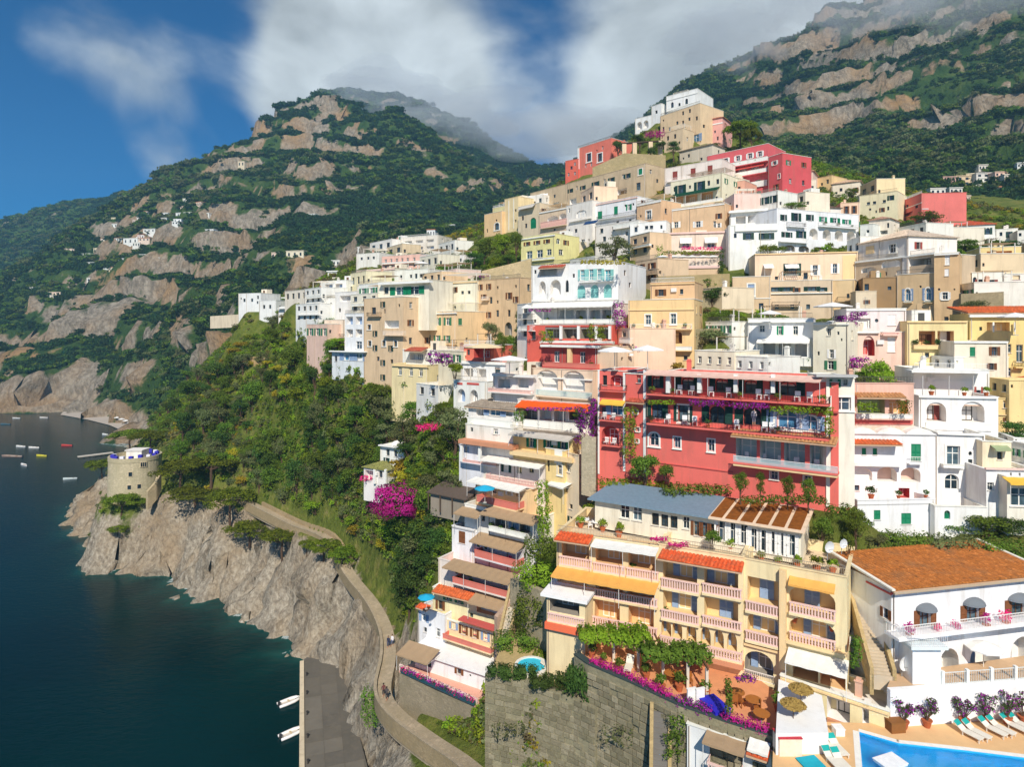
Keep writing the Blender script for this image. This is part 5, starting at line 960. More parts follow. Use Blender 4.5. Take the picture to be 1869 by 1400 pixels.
        if rk == 'flat' and W > 5 and b['name'] in ('house', 'tower_house', 'villa', 'terrace_house') and dep >= 6:
            q = rng.random()
            if q < .30:
                mb = MB(root.location); u_baluster_rail(mb, f, .1, W - .1, -.13, zt + .095, zt + .8, 'i', None); mb.build('roof_railing', paint(rng.choice(['e8e6e0', '5a5650', 'a89c8c']), .5), rf)
            if .15 < q < .5:
                x0, x1 = sorted((rng.uniform(.5, W * .4), rng.uniform(W * .5, W - .5))); y0 = -dep * .85; y1 = -dep * .3; pg = None
                for x in (x0, x1):
                    for y in (y0, y1): mb = MB(root.location); mb.box(x - .06, x + .06, y - .06, y + .06, zt - par, zt + 1.9, 0, fn); mb.build('pergola_post', paint('e2dccf', .7), rf)
                mb = MB(root.location)
                for k in range(int((x1 - x0) / .35) + 1): mb.box(x0 + k * .35 - .03, x0 + k * .35 + .03, y0 - .2, y1 + .2, zt + 1.903, zt + 1.98, 0, fn)
                mb.build('pergola_slats', paint(rng.choice(['8a7458', 'e0d8c8', 'b49a74']), .8), rf)
            elif q > .72:
                x = rng.uniform(1.4, W - 1.4); mb = MB(root.location); mb.box(x - 1.2, x + 1.2, -dep + .3, -dep + 2.8, zt - par + .004, zt + 1.7, 0, fn); hut = mb.build('roof_hut', plaster(rng.choice([b['wall'], 'f0ece4', 'ecdcc0']), .7), rf)
                mb = MB(root.location); mb.box(x - .4, x + .4, -dep + 2.803, -dep + 2.85, zt - par, zt + 1.3, 0, fn); mb.build('door', paint(rng.choice(['6a4a34', '3f7d58', '4a4a48']), .6), hut)
        if rk == 'flat' and W > 5 and rng.random() < .55:
            x = rng.uniform(.8, W - .8); mb = MB(root.location); p = f.pt(x, -dep * .6, zt - par); mb.tube([p, p + Vector((0, 0, 2.4))], .025, 4)
            for k in range(4): mb.box(x - .5 + k * .05, x + .5 - k * .05, -dep * .6 - .01, -dep * .6 + .01, zt + 1.1 + k * .22, zt + 1.13 + k * .22, 0, fn)
            mb.build('aerial', paint('8a8a88', .4), rf)
    if rk in ('dome', 'vault'):
        n = 2 if rk == 'dome' else max(2, int(W / 3.2)); mb = MB(root.location)
        for k in range(n):
            w2 = (W - .6) / n; cx = .3 + w2 * (k + .5)
            if rk == 'dome':
                r = min(w2, dep) * .46; rows = [[f.pt(cx + r * math.cos(a) * math.cos(e), -dep / 2 + r * math.sin(a) * math.cos(e), zt - par + r * .62 * math.sin(e)) for a in [2 * math.pi * i / 20 for i in range(20)]] for e in [math.pi / 2 * j / 6 for j in range(7)]]
                for a, b2 in zip(rows, rows[1:]):
                    for i in range(20): mb.poly([a[i], a[(i + 1) % 20], b2[(i + 1) % 20], b2[i]])
            else:
                A = [math.pi * i / 10 for i in range(11)]
                for a0, a1 in zip(A, A[1:]):
                    p = [(cx - w2 * .5 * math.cos(a), zt - par + w2 * .30 * math.sin(a)) for a in (a0, a1)]
                    mb.poly([f.pt(p[0][0], -.05, p[0][1]), f.pt(p[1][0], -.05, p[1][1]), f.pt(p[1][0], -dep + .1, p[1][1]), f.pt(p[0][0], -dep + .1, p[0][1])])
                mb.poly([f.pt(cx - w2 * .5 * math.cos(a), -.05, zt - par + w2 * .30 * math.sin(a)) for a in A])
        mb.build('vaulted_roof', plaster('f3f0ea', .5), root, smooth=(rk == 'dome'))
    if rk == 'hip':
        e = .35; rise = min(W, dep) * .2; mt = tiles(rt[1]); ins = min(W, dep) / 2; zz = zt + .02
        A = [f.pt(-e, e, zz), f.pt(W + e, e, zz), f.pt(W + e, -dep - e, zz), f.pt(-e, -dep - e, zz)]
        if W >= dep: r0, r1 = f.pt(ins, -dep / 2, zz + rise), f.pt(W - ins, -dep / 2, zz + rise)
        else: r0, r1 = f.pt(W / 2, -ins, zz + rise), f.pt(W / 2, -dep + ins, zz + rise)
        mb = MB(root.location)
        for tri in (([A[0], A[1], r1, r0], [A[1], A[2], r1], [A[2], A[3], r0, r1], [A[3], A[0], r0]) if W >= dep else ([A[0], A[1], r0], [A[1], A[2], r1, r0], [A[2], A[3], r1], [A[3], A[0], r0, r1])): mb.poly(tri)
        mb.poly([p - Vector((0, 0, .1)) for p in A][::-1])
        for i in range(4): mb.poly([A[i] - Vector((0, 0, .1)), A[(i + 1) % 4] - Vector((0, 0, .1)), A[(i + 1) % 4], A[i]])
        # raised tile ribs
        for k in range(int(W / .4)):
            s = .2 + k * .4; t = min(1, min(s, W - s) / max(ins, .01)) if W >= dep else 1 - abs(s - W / 2) / (W / 2); t = max(.05, min(1, t))
            y1 = e + (-dep / 2 - e) * t if W >= dep else e + (-ins - e) * t
            mb.tube([f.pt(s, e, zz + .03), f.pt(s, y1, zz + rise * t + .03)], .07, 5, cap=False)
        mb.build('roof', mt, root)
    if rk == 'tile': tile_sheet(root, f, -.4, W + .4, .6, zt + .03, -dep, zt + 1.1, tiles(rt[1]), 'roof')
    if rk == 'bigtile':
        tile_sheet(root, f, -.25, W + .3, .55, zt + .05, -dep - .1, zt + .7, tiles('bd7330'), 'roof', .34, .42)
        mb = MB(root.location)
        for x0 in (-.5, W + .25): mb.box(x0, x0 + .32, -dep - .2, .62, 0, .14, 0, lambda x, y, z: f.pt(x, y, z + zt + .12 + (.62 - y) / (dep + .65) * .65))
        mb.build('verge', plaster('efe6d6', .8), root)
        mb = MB(root.location); mb.box(-.2, W + .2, .42, .6, zt - .22, zt - .02, 0, fn); mb.build('gutter', paint('b9a58c', .6), root)
    if rk == 'slab':
        mb = MB(root.location); mb.box(-.5, W + .35, -dep - .4, .5, zt, zt + .28, 0, lambda x, y, z: f.pt(x, y, z - y * .05)); mb.build('roof', plaster('f6f4f0', .3), root)
    if rk == 'pav':
        mb = MB(root.location); x1 = W * .6
        fz = lambda x, y, z: f.pt(x, y, z - y * .06)
        mb.box(-.6, x1, -dep - .4, .7, zt + .02, zt + .18, 0, fz); mb.build('roof', paint('7890a0', .55, .3), root)
        mb = MB(root.location); mb.box(x1 + .002, W + .4, -dep - .4, .7, zt + .02, zt + .18, 0, fz); rr = mb.build('roof', plaster('e6c49c', .6), root)
        n = 6
        for k in range(n):
            w2 = (W + .2 - x1) / n; mb = MB(root.location)
            mb.box(x1 + .15 + k * w2, x1 + (k + 1) * w2 - .18, -dep, .35, zt + .19, zt + .27, 0, fz); mb.build('planter_bed', paint('8a5222', .95, .6, .1, 2.0), rr)
    # windows, doors, balconies, awnings
    if W > 3.5 and zt - zb > 3.2:
        for k in range(1 if W < 9 else 2):
            sx = rng.choice([.18, W - .2]) if k == 0 else rng.uniform(.3, .7) * W; mb = MB(root.location)
            if not any(bx0 - .1 < sx < bx1 + .1 for bx0, bx1 in fspan): mb.tube([f.pt(sx, .07, zt - .1), f.pt(sx, .07, z_lo)], .05, 5, cap=False); mb.build('downpipe', paint(rng.choice(['b8aa98', '8c8074', 'd8d0c4']), .6), root)
        if b['d0'] < 120 and rng.random() < .6:
            sx = rng.uniform(.15, .85) * W; z = zt - rng.uniform(.8, 1.6)
            if not any(bx0 - .6 < sx < bx1 + .6 for bx0, bx1 in fspan): mb = MB(root.location); mb.box(sx - .42, sx + .42, .01, .32, z - .3, z + .3, 0, fn); mb.build('air_conditioner', paint('e4e2dc', .5), root)
    for it in pend:
        if it[0] == 'win':
            _, face, ty, st, s, z0, ww, hh, px = it; window(root, face, ty, st, s, z0, ww, hh, 0, px)
        elif it[0] == 'door':
            _, face, st, s, z0, ww, hh, dp, px, ty = it; ds = st[1] if len(st) > 1 else 'n'
            n = max(1, int(ww / 2.4)); dw = min(1.25, ww * .55); dh = min(2.15, hh * .78)
            if ds in 'bt': dw = ww / n * .92; dh = min(2.6, hh * (.7 if ty == 'la' else .92))
            for k in range(n):
                sd = s - ww / 2 + ww * (k + .5) / n + (0 if ds in 'bt' else rng.uniform(-.12, .12) * ww / n)
                if ds == 'o': continue
                stl = {'n': 'n', 'k': 'b' if st[0] in 'yk' else 'k', 'b': 'n', 't': 'q', 'w': 'w', 'y': 'y', 'r': 'r', 'g': 'g'}[ds]
                rc = rng.random()
                if ds == 'k' and rc < .35: stl = 'bc'
                window(root, face, 'w', stl, sd, z0 + .02, dw, dh, -dp + .13, px * dw / ww * 1.0 if ds not in 'bt' else 4, .1)
        else:
            _, face, t = it; ty = t[0]
            if ty in 'bntme':
                u0, u1 = map(float, t[2].split(',')); v, h, pr = map(float, t[3:6])
                if ty == 'b': balcony(root, face, t[1], u0, u1, v, h, pr, b['wall'])
                elif ty == 'n': awning(root, face, t[1], u0, u1, v, h, pr)
                elif ty == 't': awning(root, face, 'tile' + t[1], u0, u1, v, h, pr)
                else:
                    z1 = face.z_of(u0, v - (h / 2 if ty == 'm' else 0), pr); z0 = face.z_of(u0, v + (h / 2 if ty == 'm' else h), pr); s0, s1 = face.s_of(u0, pr), face.s_of(u1, pr)
                    mb = MB(root.location); mb.box(s0, s1, .012 if pr > .02 else .004, pr, z0, z1, 0, lambda x, y, z: face.pt(x, y, z)); mb.build('moulding' if ty == 'm' else 'canopy', plaster(TRM.get(t[1], 'f2ece2'), .4), root)
            elif ty == 'c':
                ul = t[1].split(','); colr = ul[0]; v, w, h, pr = map(float, t[2:6])
                for u in map(float, ul[1:]):
                    s = face.s_of(u, pr); ww = abs(face.s_of(u + w / 2, pr) - face.s_of(u - w / 2, pr)) / 2; zc = face.z_of(u, v, pr); hh = h * face.d_of(u, pr) / FP / 2
                    mb = MB(root.location)
                    if colr: mb.box(s - ww, s + ww, pr - ww, pr + ww, zc - hh, zc + hh, 0, lambda x, y, z: face.pt(x, y, z)); mb.build('post', plaster(TRM[colr], .4), root)
                    else: mb.box(s - ww, s + ww, .01, pr, zc - hh - 1, zc + hh, 0, lambda x, y, z: face.pt(x, .01 if z > zc and y > .1 else y, z)); mb.build('buttress', wallm, root)
            elif ty == 'd':
                u, v, w, h, pr = map(float, t[2:7]); s = face.s_of(u); ww = abs(face.s_of(u + w / 2) - face.s_of(u - w / 2)) / 2; z0 = face.z_of(u, v + h / 2); hh = h * face.d_of(u) / FP
                mb = MB(root.location); rows = [[face.pt(s - ww * math.cos(a) * math.cos(e), .01 + pr * math.sin(a) * math.cos(e), z0 + hh * math.sin(e)) for a in [math.pi * i / 12 for i in range(13)]] for e in [math.pi / 2 * j / 5 for j in range(6)]]
                for r0, r1 in zip(rows, rows[1:]):
                    for i in range(12): mb.poly([r0[i], r0[i+1], r1[i+1], r1[i]])
                mb.build('dome_awning', cloth('7c8288'), root)
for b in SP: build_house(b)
BY = {b['short']: b for b in SP}
# ------------------------------------------------------------------ vegetation
def leaf_quads(pts, nrm_, size, seed=0):
    r = np.random.default_rng(seed); n = len(pts)
    nn = nrm_ + r.normal(0, .55, (n, 3)); nn /= np.linalg.norm(nn, axis=1, keepdims=True) + 1e-9
    a = r.normal(0, 1, (n, 3)); t = np.cross(nn, a); t /= np.linalg.norm(t, axis=1, keepdims=True) + 1e-9; bt = np.cross(nn, t)
    s = (size * r.uniform(.6, 1.35, n))[:, None]
    q = np.stack([pts - t * s * .5, pts - bt * s * .33 + nn * s * .06, pts + t * s * .5, pts + bt * s * .33 + nn * s * .06], 1).reshape(-1, 3)
    return q, np.arange(n * 4, dtype=np.int32).reshape(n, 4)
def clump_points(clumps, n, seed, flat=1.0):
    r = np.random.default_rng(seed); w = np.array([c[3] ** 2 for c in clumps]); k = r.choice(len(clumps), n, p=w / w.sum()); C = np.array(clumps)[k]
    d = r.normal(0, 1, (n, 3)); d /= np.linalg.norm(d, axis=1, keepdims=True); d[:, 2] = np.where(d[:, 2] < -.35, -d[:, 2] * .6, d[:, 2])
    rad = C[:, 3] * (1 - .55 * r.random(n) ** 2.2) * (1 + .22 * np.sin(d[:, 0] * 7 + k) * np.sin(d[:, 1] * 6 + 2 * k))
    p = C[:, :3] + d * rad[:, None] * np.array([1, 1, flat]); return p, d
def crown(kind, seed):
    r = random.Random(seed); cl = []
    if kind == 'pine':
        for i in range(30):
            a = r.uniform(0, 6.28); q = math.sqrt(r.random()) * .44; cl.append((q * math.cos(a), q * math.sin(a), .78 + .14 * (1 - (q / .44) ** 2) + r.uniform(-.14, .03), r.uniform(.10, .17)))
        return cl, .7
    if kind == 'cypress':
        for i in range(26):
            z = .08 + .9 * i / 26; cl.append((r.uniform(-.03, .03), r.uniform(-.03, .03), z, .15 * math.sin(math.pi * min(1, .12 + z * .88)) ** .7 + .02))
        return cl, 1.2
    if kind == 'bush':
        for i in range(16):
            a = r.uniform(0, 6.28); q = math.sqrt(r.random()) * .38; cl.append((q * math.cos(a), q * math.sin(a), .18 + r.uniform(0, .5) * (1 - q), r.uniform(.14, .24)))
        return cl, .9
    for i in range(26 if kind == 'broad' else 22):
        a = r.uniform(0, 6.28); e = r.uniform(-.5, 1); q = r.uniform(.12, .34) * math.cos(e * .9); cl.append((q * math.cos(a) * (1.15 if kind == 'olive' else 1), q * math.sin(a), .62 + .26 * math.sin(e * 1.3) + r.uniform(-.05, .05), r.uniform(.10, .19)))
    return cl, .85
_protos = {}
def proto(kind, leaf, seed, n, size):
    key = (kind, leaf, seed)
    if key in _protos: return _protos[key]
    cl, fl = crown(kind, seed); p, d = clump_points(cl, n, seed, fl); v, f = leaf_quads(p, d, size, seed)
    cm = np_mesh('crown', v, f, [LEAF[leaf]])
    r = random.Random(seed); mb = MB()
    if kind != 'bush':
        top = .8 if kind == 'pine' else (.9 if kind == 'cypress' else .55); b0 = .022 if kind == 'pine' else .035
        if kind == 'pine':
            mb.tube([(0, 0, -.12), (.01, .01, .3), (.0, -.01, .6), (.01, 0, .74)], [.028, .024, .02, .014], 7)
            for i in range(9):
                c = cl[i * 3 % len(cl)]; mb.tube([(0, 0, .55 + .02 * i), (c[0] * .6, c[1] * .6, .68), (c[0], c[1], c[2] - .03)], [.012, .009, .004], 5)
        elif kind == 'cypress': mb.tube([(0, 0, -.1), (0, 0, .9)], [.03, .006], 6)
        else:
            mb.tube([(0, 0, -.2), (.01, .02, .12), (r.uniform(-.04, .04), r.uniform(-.04, .04), .32), (0, 0, .5)], [.045, .036, .028, .018], 7)
            for i in range(8):
                c = cl[i * 3 % len(cl)]; mb.tube([(0, 0, .26 + .02 * i), (c[0] * .55, c[1] * .55, c[2] - .16), (c[0], c[1], c[2])], [.018, .012, .004], 5)
    else:
        for i in range(6):
            c = cl[i]; mb.tube([(c[0] * .3, c[1] * .3, -.1), (c[0], c[1], c[2])], [.02, .006], 4)
    _protos[key] = (cm, mb.mesh('trunk', [BARK])); return _protos[key]
KINDS = {'dark': ('broad', 'dark'), 'mid': ('broad', 'mid'), 'bright': ('broad', 'bright'), 'olive': ('olive', 'olive'), 'pine': ('pine', 'pine'), 'yellow': ('bush', 'yellow'), 'dryb': ('bush', 'dry'), 'bushd': ('bush', 'dark'), 'bush': ('bush', 'mid'), 'bushb': ('bush', 'bright'), 'cypress': ('cypress', 'dark'), 'busho': ('bush', 'olive')}
def tree(name, label, cat, kind, loc, w, h, group=None, seed=None, n=None):
    k, lf = KINDS[kind]; sd = seed if seed is not None else rng.randrange(3)
    cm, tm = proto(k, lf, sd, n or {'pine': 4200, 'bush': 1500, 'broad': 2600, 'olive': 2600, 'cypress': 1500}[k], {'pine': .042, 'bush': .07, 'broad': .045, 'olive': .04, 'cypress': .05}[k])
    o = empty(name, loc, rng.uniform(0, 6.28)); o.scale = (w, w, h)
    link('trunk' if k != 'bush' else 'stem', tm, o); link('crown' if k != 'bush' else 'foliage', cm, o); tag(o, label, cat, group); return o
WUNIT = {'pine': 1.0, 'bush': 1.05, 'broad': .85, 'olive': .92, 'cypress': .34}
def tree_px(label, kind, u, v, d, wpx, hpx, name='tree', cat='tree', group=None, seed=None, base=None):
    """a tree whose crown centre shows at (u, v) at distance d; it stands on the ground below"""
    k = KINDS[kind][0]
    if u < 830 and base is None and v > 500:
        q = hit(u, v + hpx * (.75 if k == 'pine' else .5), 62, 330)
        if q is not None: d = q.y
    c = P(u, v, d); w = wpx * d / FP / WUNIT[k]; hc = hpx * d / FP
    g = ground(c.x, c.y) if base is None else base
    top = c.z + hc / 2; g = min(g, c.z - hc / 2 + .1)
    frac = {'pine': .99, 'bush': .82, 'broad': 1.0, 'olive': 1.0, 'cypress': 1.0}[k]
    h = max((top - g) / frac, hc * 1.02)
    if u < 830: h = max(h, hc); g = top - h * frac if k == 'bush' else g
    elif k in ('bush',) or h > hc * 2.2 and k not in ('pine',): h = hc * (1.25 if k == 'bush' else 1.7); g = top - h * frac
    if base is None: g = min(g, top - h * frac + .3)
    return tree(name, label, cat, kind, (c.x, c.y, g), w, h, group, seed)
# individual trees
T = tree_px
T('umbrella pine with a dark flat crown beside the pink tower house', 'pine', 1351, 240, 188, 64, 34, 'umbrella_pine')
T('second smaller umbrella pine crown overlapping the big summit pine', 'pine', 1372, 246, 184, 34, 26, 'umbrella_pine')
T('wide dark olive tree on the terrace above the teal arch house', 'olive', 1122, 452, 138, 76, 40)
for i, (u, v, d, w, h, k, lab) in enumerate([
    (885, 455, 172, 44, 40, 'mid', 'leafy tree at the left tip of the green wedge below the ridge'), (918, 448, 168, 46, 44, 'bright', 'bright green tree in the middle of the wedge below the ridge'), (942, 440, 166, 30, 34, 'mid', 'tree touching the lemon yellow house on its left'),
    (868, 480, 165, 46, 34, 'dark', 'dark tree low in the green wedge below the ridge'), (905, 478, 160, 36, 26, 'bushb', 'yellow green bush low in the green wedge'), (930, 480, 158, 40, 30, 'mid', 'tree under the lemon yellow house'), (845, 492, 160, 40, 24, 'busho', 'grey green bush at the lower left of the wedge'),
    (1352, 878, 65.5, 30, 34, 'mid', 'first candelabra tree from the left before the red wall'), (1388, 882, 64.5, 20, 38, 'mid', 'second candelabra tree from the left before the red wall'), (1438, 886, 63.5, 26, 36, 'mid', 'third candelabra tree from the left before the red wall'), (1476, 892, 62.5, 30, 40, 'mid', 'rightmost candelabra tree before the red wall'),
    (1178, 852, 74, 62, 44, 'mid', 'dense tree at the foot of the red stair column'), (1218, 858, 73, 36, 32, 'bush', 'shrub right of the tree under the red stair column'), (1602, 682, 75, 62, 48, 'bright', 'bright green tree right of the red hotel roof'), (1570, 692, 76, 36, 30, 'mid', 'smaller tree left of the bright tree by the red hotel roof'),
    (1852, 795, 72, 50, 48, 'dark', 'dark round tree at the right edge beside the small yellow house'), (1402, 452, 127, 34, 20, 'bushb', 'leafy shrub left below the low white wing'), (1420, 454, 126, 30, 18, 'bush', 'darker shrub right below the low white wing'),
    (1300, 610, 94, 60, 36, 'busho', 'grey green shrub right of the golden arch house'), (1310, 580, 98, 56, 30, 'mid', 'tree on the green terraces left of the blue-door house'), (1300, 540, 104, 56, 28, 'dark', 'dark tree above the green terraces left of the blue-door house'), (1290, 515, 112, 50, 24, 'bush', 'shrub under the restaurant terrace'),
    (950, 592, 107, 26, 50, 'dark', 'dark upright tree left of the leafy red floor'), (895, 605, 110, 36, 34, 'olive', 'grey tree before the dark arch house'), (915, 625, 106, 24, 40, 'mid', 'small tree right before the dark arch house'),
    (1745, 974, 66, 70, 34, 'mid', 'broad green tree left in the garden under the white houses'), (1800, 968, 64.5, 90, 44, 'mid', 'broad green tree in the middle of the garden under the white houses'), (1848, 972, 63.5, 60, 50, 'dark', 'dark tree at the right end of the garden under the white houses'), (1720, 990, 65, 50, 26, 'busho', 'grey green bush behind the tiled villa roof'),
    (1058, 1238, 60.5, 66, 96, 'bushd', 'tall dark clipped bush at the corner of the garden terrace'), (1022, 1186, 66, 50, 30, 'bush', 'round shrub behind the little garden pool'), (1500, 960, 59, 40, 44, 'bush', 'shrub at the right end of the roof pavilion'), (1300, 980, 61, 34, 30, 'bush', 'potted greenery before the roof pavilion doors'),
    (1690, 400, 150, 60, 26, 'mid', 'tree under the rose apartment house'), (1655, 408, 148, 34, 20, 'bush', 'shrub left under the rose apartment house'), (1500, 355, 160, 30, 20, 'bush', 'shrub between the shoulder houses'), (1445, 374, 140, 60, 12, 'bush', 'hedge-like shrub on the arch hotel roof edge'), (1555, 352, 165, 26, 18, 'mid', 'small tree before the cream gabled house'),
    (1830, 455, 125, 80, 26, 'dark', 'dark pergola tree under the red-roofed villa'), (1760, 450, 128, 60, 24, 'mid', 'tree left under the red-roofed villa'), (1770, 560, 98, 60, 26, 'olive', 'scrubby tree right of the ochre tower house'), (1800, 480, 112, 50, 14, 'bush', 'shrub under the yellow ochre-recess house'),
    (1562, 950, 61, 44, 46, 'mid', 'tree in the gap between the roof pavilion and the tiled villa'), (1548, 985, 58.5, 30, 40, 'bush', 'shrub at the top of the long stone stairway'), (1600, 985, 61.5, 50, 24, 'busho', 'grey green shrub left behind the tiled villa roof'),
    (620, 632, 128, 56, 26, 'bright', 'bright green tree in front of the slim white house'), (600, 600, 138, 30, 34, 'dark', 'dark tree left of the slim white house'), (640, 555, 140, 26, 26, 'mid', 'tree beside the brown-sided house'), (755, 690, 104, 44, 18, 'bushb', 'vine bush under the three-window house'), (830, 672, 100, 34, 30, 'bushb', 'bright bush left of the two-square house'),
    (822, 770, 98, 48, 50, 'olive', 'grey green tree left of the grey tile house'), (800, 820, 100, 50, 44, 'olive', 'grey green tree above the dark shed roof'), (1205, 262, 185, 22, 14, 'bushd', 'dark pergola bush under the summit arcade'), (1168, 255, 192, 24, 20, 'dark', 'dark tree left under the summit arcade'), (1128, 268, 196, 24, 24, 'dark', 'dark tree right of the coral house'), (1230, 268, 182, 26, 20, 'dark', 'dark round tree below the ochre summit house'), (1305, 264, 184, 26, 10, 'bush', 'shrub at the foot of the pink tower house'), (1190, 275, 184, 20, 22, 'bushd', 'dark creeper among the pergola pillars'),
]): T(lab, k, u, v, d, w, h, 'shrub' if k.startswith('bush') or k == 'yellow' else 'tree', 'shrub' if k.startswith('bush') or k == 'yellow' else 'tree')
# pines round the watchtower
for u, v, d, w, h, lab in [(330, 868, 172, 70, 44, 'umbrella pine crown just right of the stone watchtower'), (385, 862, 166, 76, 50, 'broad pine crown in the middle of the clump right of the watchtower'), (355, 915, 160, 80, 40, 'pine leaning over the cliff path right of the watchtower'), (420, 920, 156, 66, 44, 'lowest pine of the clump at the start of the cliff path'), (236, 805, 190, 52, 36, 'pine crown rising behind the left of the watchtower'), (186, 858, 196, 40, 34, 'pine clinging to the rock left of the watchtower'), (222, 930, 163, 44, 44, 'pine below the foot of the watchtower'), (215, 975, 160, 30, 26, 'small pine at the cliff corner below the watchtower'), (262, 922, 164, 36, 18, 'low pine under the watchtower stair'),
        (455, 975, 146, 66, 36, 'pine on the cliff edge under the upper path'), (515, 990, 139, 60, 40, 'second pine on the cliff edge under the upper path'), (590, 1008, 129, 50, 36, 'bright pine beside the bend of the cliff path'), (628, 1025, 122, 46, 44, 'pine at the bend of the cliff path'), (560, 1000, 132, 26, 20, 'young pine between the path pines'), (275, 805, 205, 50, 30, 'pine crown behind the watchtower roof')]:
    T(lab, 'pine', u, v, d, w * 1.3, h * 1.2, 'pine_tree', 'pine', 'pines on the headland')
for u, v, d, w, h, lab in [(770, 1000, 97, 96, 90, 'big dark tree filling the slope left of the tan awning floors'), (745, 1060, 96, 50, 60, 'dark tree above the cliff path people'), (800, 945, 96, 70, 50, 'leafy tree left of the brown shutter box'), (745, 830, 112, 50, 40, 'tree right of the small thatched cottage'), (780, 870, 104, 60, 40, 'grey tree above the dark shed roof corner'), (400, 690, 188, 66, 50, 'dark round tree on the skyline of the wooded slope'), (350, 720, 192, 60, 44, 'dark tree left on the skyline of the wooded slope'), (535, 665, 178, 60, 60, 'dark oak at the top of the wooded slope'), (575, 700, 165, 50, 60, 'tall dark tree under the terrace wall'), (690, 730, 128, 60, 56, 'round dark tree below the tall tan house'), (760, 720, 112, 66, 50, 'dark tree below the three-window house'), (620, 730, 146, 56, 50, 'green tree left of the round dark tree')]:
    T(lab, rng.choice(['dark', 'mid', 'dark']), u, v, d, w, h)
# the wooded slope
def pip(u, v, poly): return bool(in_poly(np.array([u]), np.array([v]), poly)[0])
SLOPE = [(268, 790), (300, 730), (340, 700), (420, 650), (470, 610), (560, 590), (600, 620), (650, 680), (700, 705), (780, 720), (830, 750), (836, 850), (825, 960), (790, 1060), (745, 1130), (725, 1090), (715, 1020), (640, 975), (560, 925), (470, 905), (400, 880), (330, 850)]
placed = []; tries = 0
while len(placed) < 250 and tries < 12000:
    tries += 1; u, v = rng.uniform(260, 840), rng.uniform(590, 1130)
    if not pip(u, v, SLOPE) or any((u - a) ** 2 + (v - c) ** 2 < 14 ** 2 for a, c in placed): continue
    q = hit(u, v, 75, 330)
    if q is None or q.z < 4: continue
    if any(pip(q.x, q.y, pl) for pl, _ in CLAMP): continue
    if fbm(np.array([u / 45. + 3]), np.array([v / 45.]), 3)[0] < -.14: continue
    pn = fbm(np.array([u / 90.]), np.array([v / 90.]), 3)[0]; x = rng.random() + pn * .8
    kind = 'yellow' if x > .92 else 'bushb' if x > .72 else 'bush' if x > .56 else 'busho' if x > .44 else 'olive' if x > .32 else 'mid' if x > .1 else 'dark'
    w = rng.uniform(3.6, 8.2) * (1 if kind in ('dark', 'mid', 'olive') else .72); h = w * rng.uniform(.8, 1.2) * (1.05 if kind in ('dark', 'mid', 'olive') else .75)
    nm = {'dark': 'dark green round tree', 'mid': 'mid green leafy tree', 'olive': 'grey green olive-like tree', 'bush': 'green shrub', 'bushb': 'bright green shrub', 'busho': 'grey green shrub', 'yellow': 'yellow flowering broom shrub'}[kind]
    ar = ('upper wooded slope ' if v < 740 else 'middle wooded slope ' if v < 860 else 'lower wooded slope ') + ('near the watchtower' if u < 400 else 'below the tan terrace wall' if u < 540 else 'left of the domed cottage' if u < 690 else 'towards the awning houses')
    tree('tree' if kind in ('dark', 'mid', 'olive') else 'shrub', f'{nm} in the {ar}', 'tree' if kind in ('dark', 'mid', 'olive') else 'shrub', kind, (q.x, q.y, q.z - .2), w, h, f'{nm}s in the {ar}')
    placed.append((u, v))
# ---- uncountable cover : scrub on the near ground, woods on the far mountains (points carrying instances of one leafy clump)
def instancer(name, pts, scl, clump, label):
    me = bpy.data.meshes.new(name); me.vertices.add(len(pts)); me.vertices.foreach_set('co', np.asarray(pts, np.float32).ravel())
    a = me.attributes.new('sc', 'FLOAT', 'POINT'); a.data.foreach_set('value', np.asarray(scl, np.float32))
    a = me.attributes.new('rz', 'FLOAT', 'POINT'); a.data.foreach_set('value', nrng.uniform(0, 6.28, len(pts)).astype(np.float32))
    o = link(name, me); tag(o, label, None, None, 'stuff')
    g = bpy.data.node_groups.new(name, 'GeometryNodeTree'); g.interface.new_socket('Geometry', in_out='INPUT', socket_type='NodeSocketGeometry'); g.interface.new_socket('Geometry', in_out='OUTPUT', socket_type='NodeSocketGeometry')
    gi = g.nodes.new('NodeGroupInput'); go = g.nodes.new('NodeGroupOutput'); ip = g.nodes.new('GeometryNodeInstanceOnPoints'); oi = g.nodes.new('GeometryNodeObjectInfo'); oi.inputs['Object'].default_value = clump
    na = g.nodes.new('GeometryNodeInputNamedAttribute'); na.data_type = 'FLOAT'; na.inputs['Name'].default_value = 'sc'
    nb = g.nodes.new('GeometryNodeInputNamedAttribute'); nb.data_type = 'FLOAT'; nb.inputs['Name'].default_value = 'rz'
    cx = g.nodes.new('ShaderNodeCombineXYZ'); L = g.links.new
    L(gi.outputs[0], ip.inputs['Points']); L(oi.outputs['Geometry'], ip.inputs['Instance']); L(na.outputs['Attribute'], ip.inputs['Scale'])
    L(nb.outputs['Attribute'], cx.inputs['Z']); L(cx.outputs[0], ip.inputs['Rotation']); L(ip.outputs[0], go.inputs[0])
    md = o.modifiers.new('cover', 'NODES'); md.node_group = g; return o
def clump_obj(leaf, seed, n, size):
    cl, fl = crown('bush', seed); p, d = clump_points(cl, n, seed, fl); v, f = leaf_quads(p, d, size, seed)
    return bpy.data.objects.new('clump', np_mesh('clump', v, f, [LEAF[leaf]]))
WOODM = {}
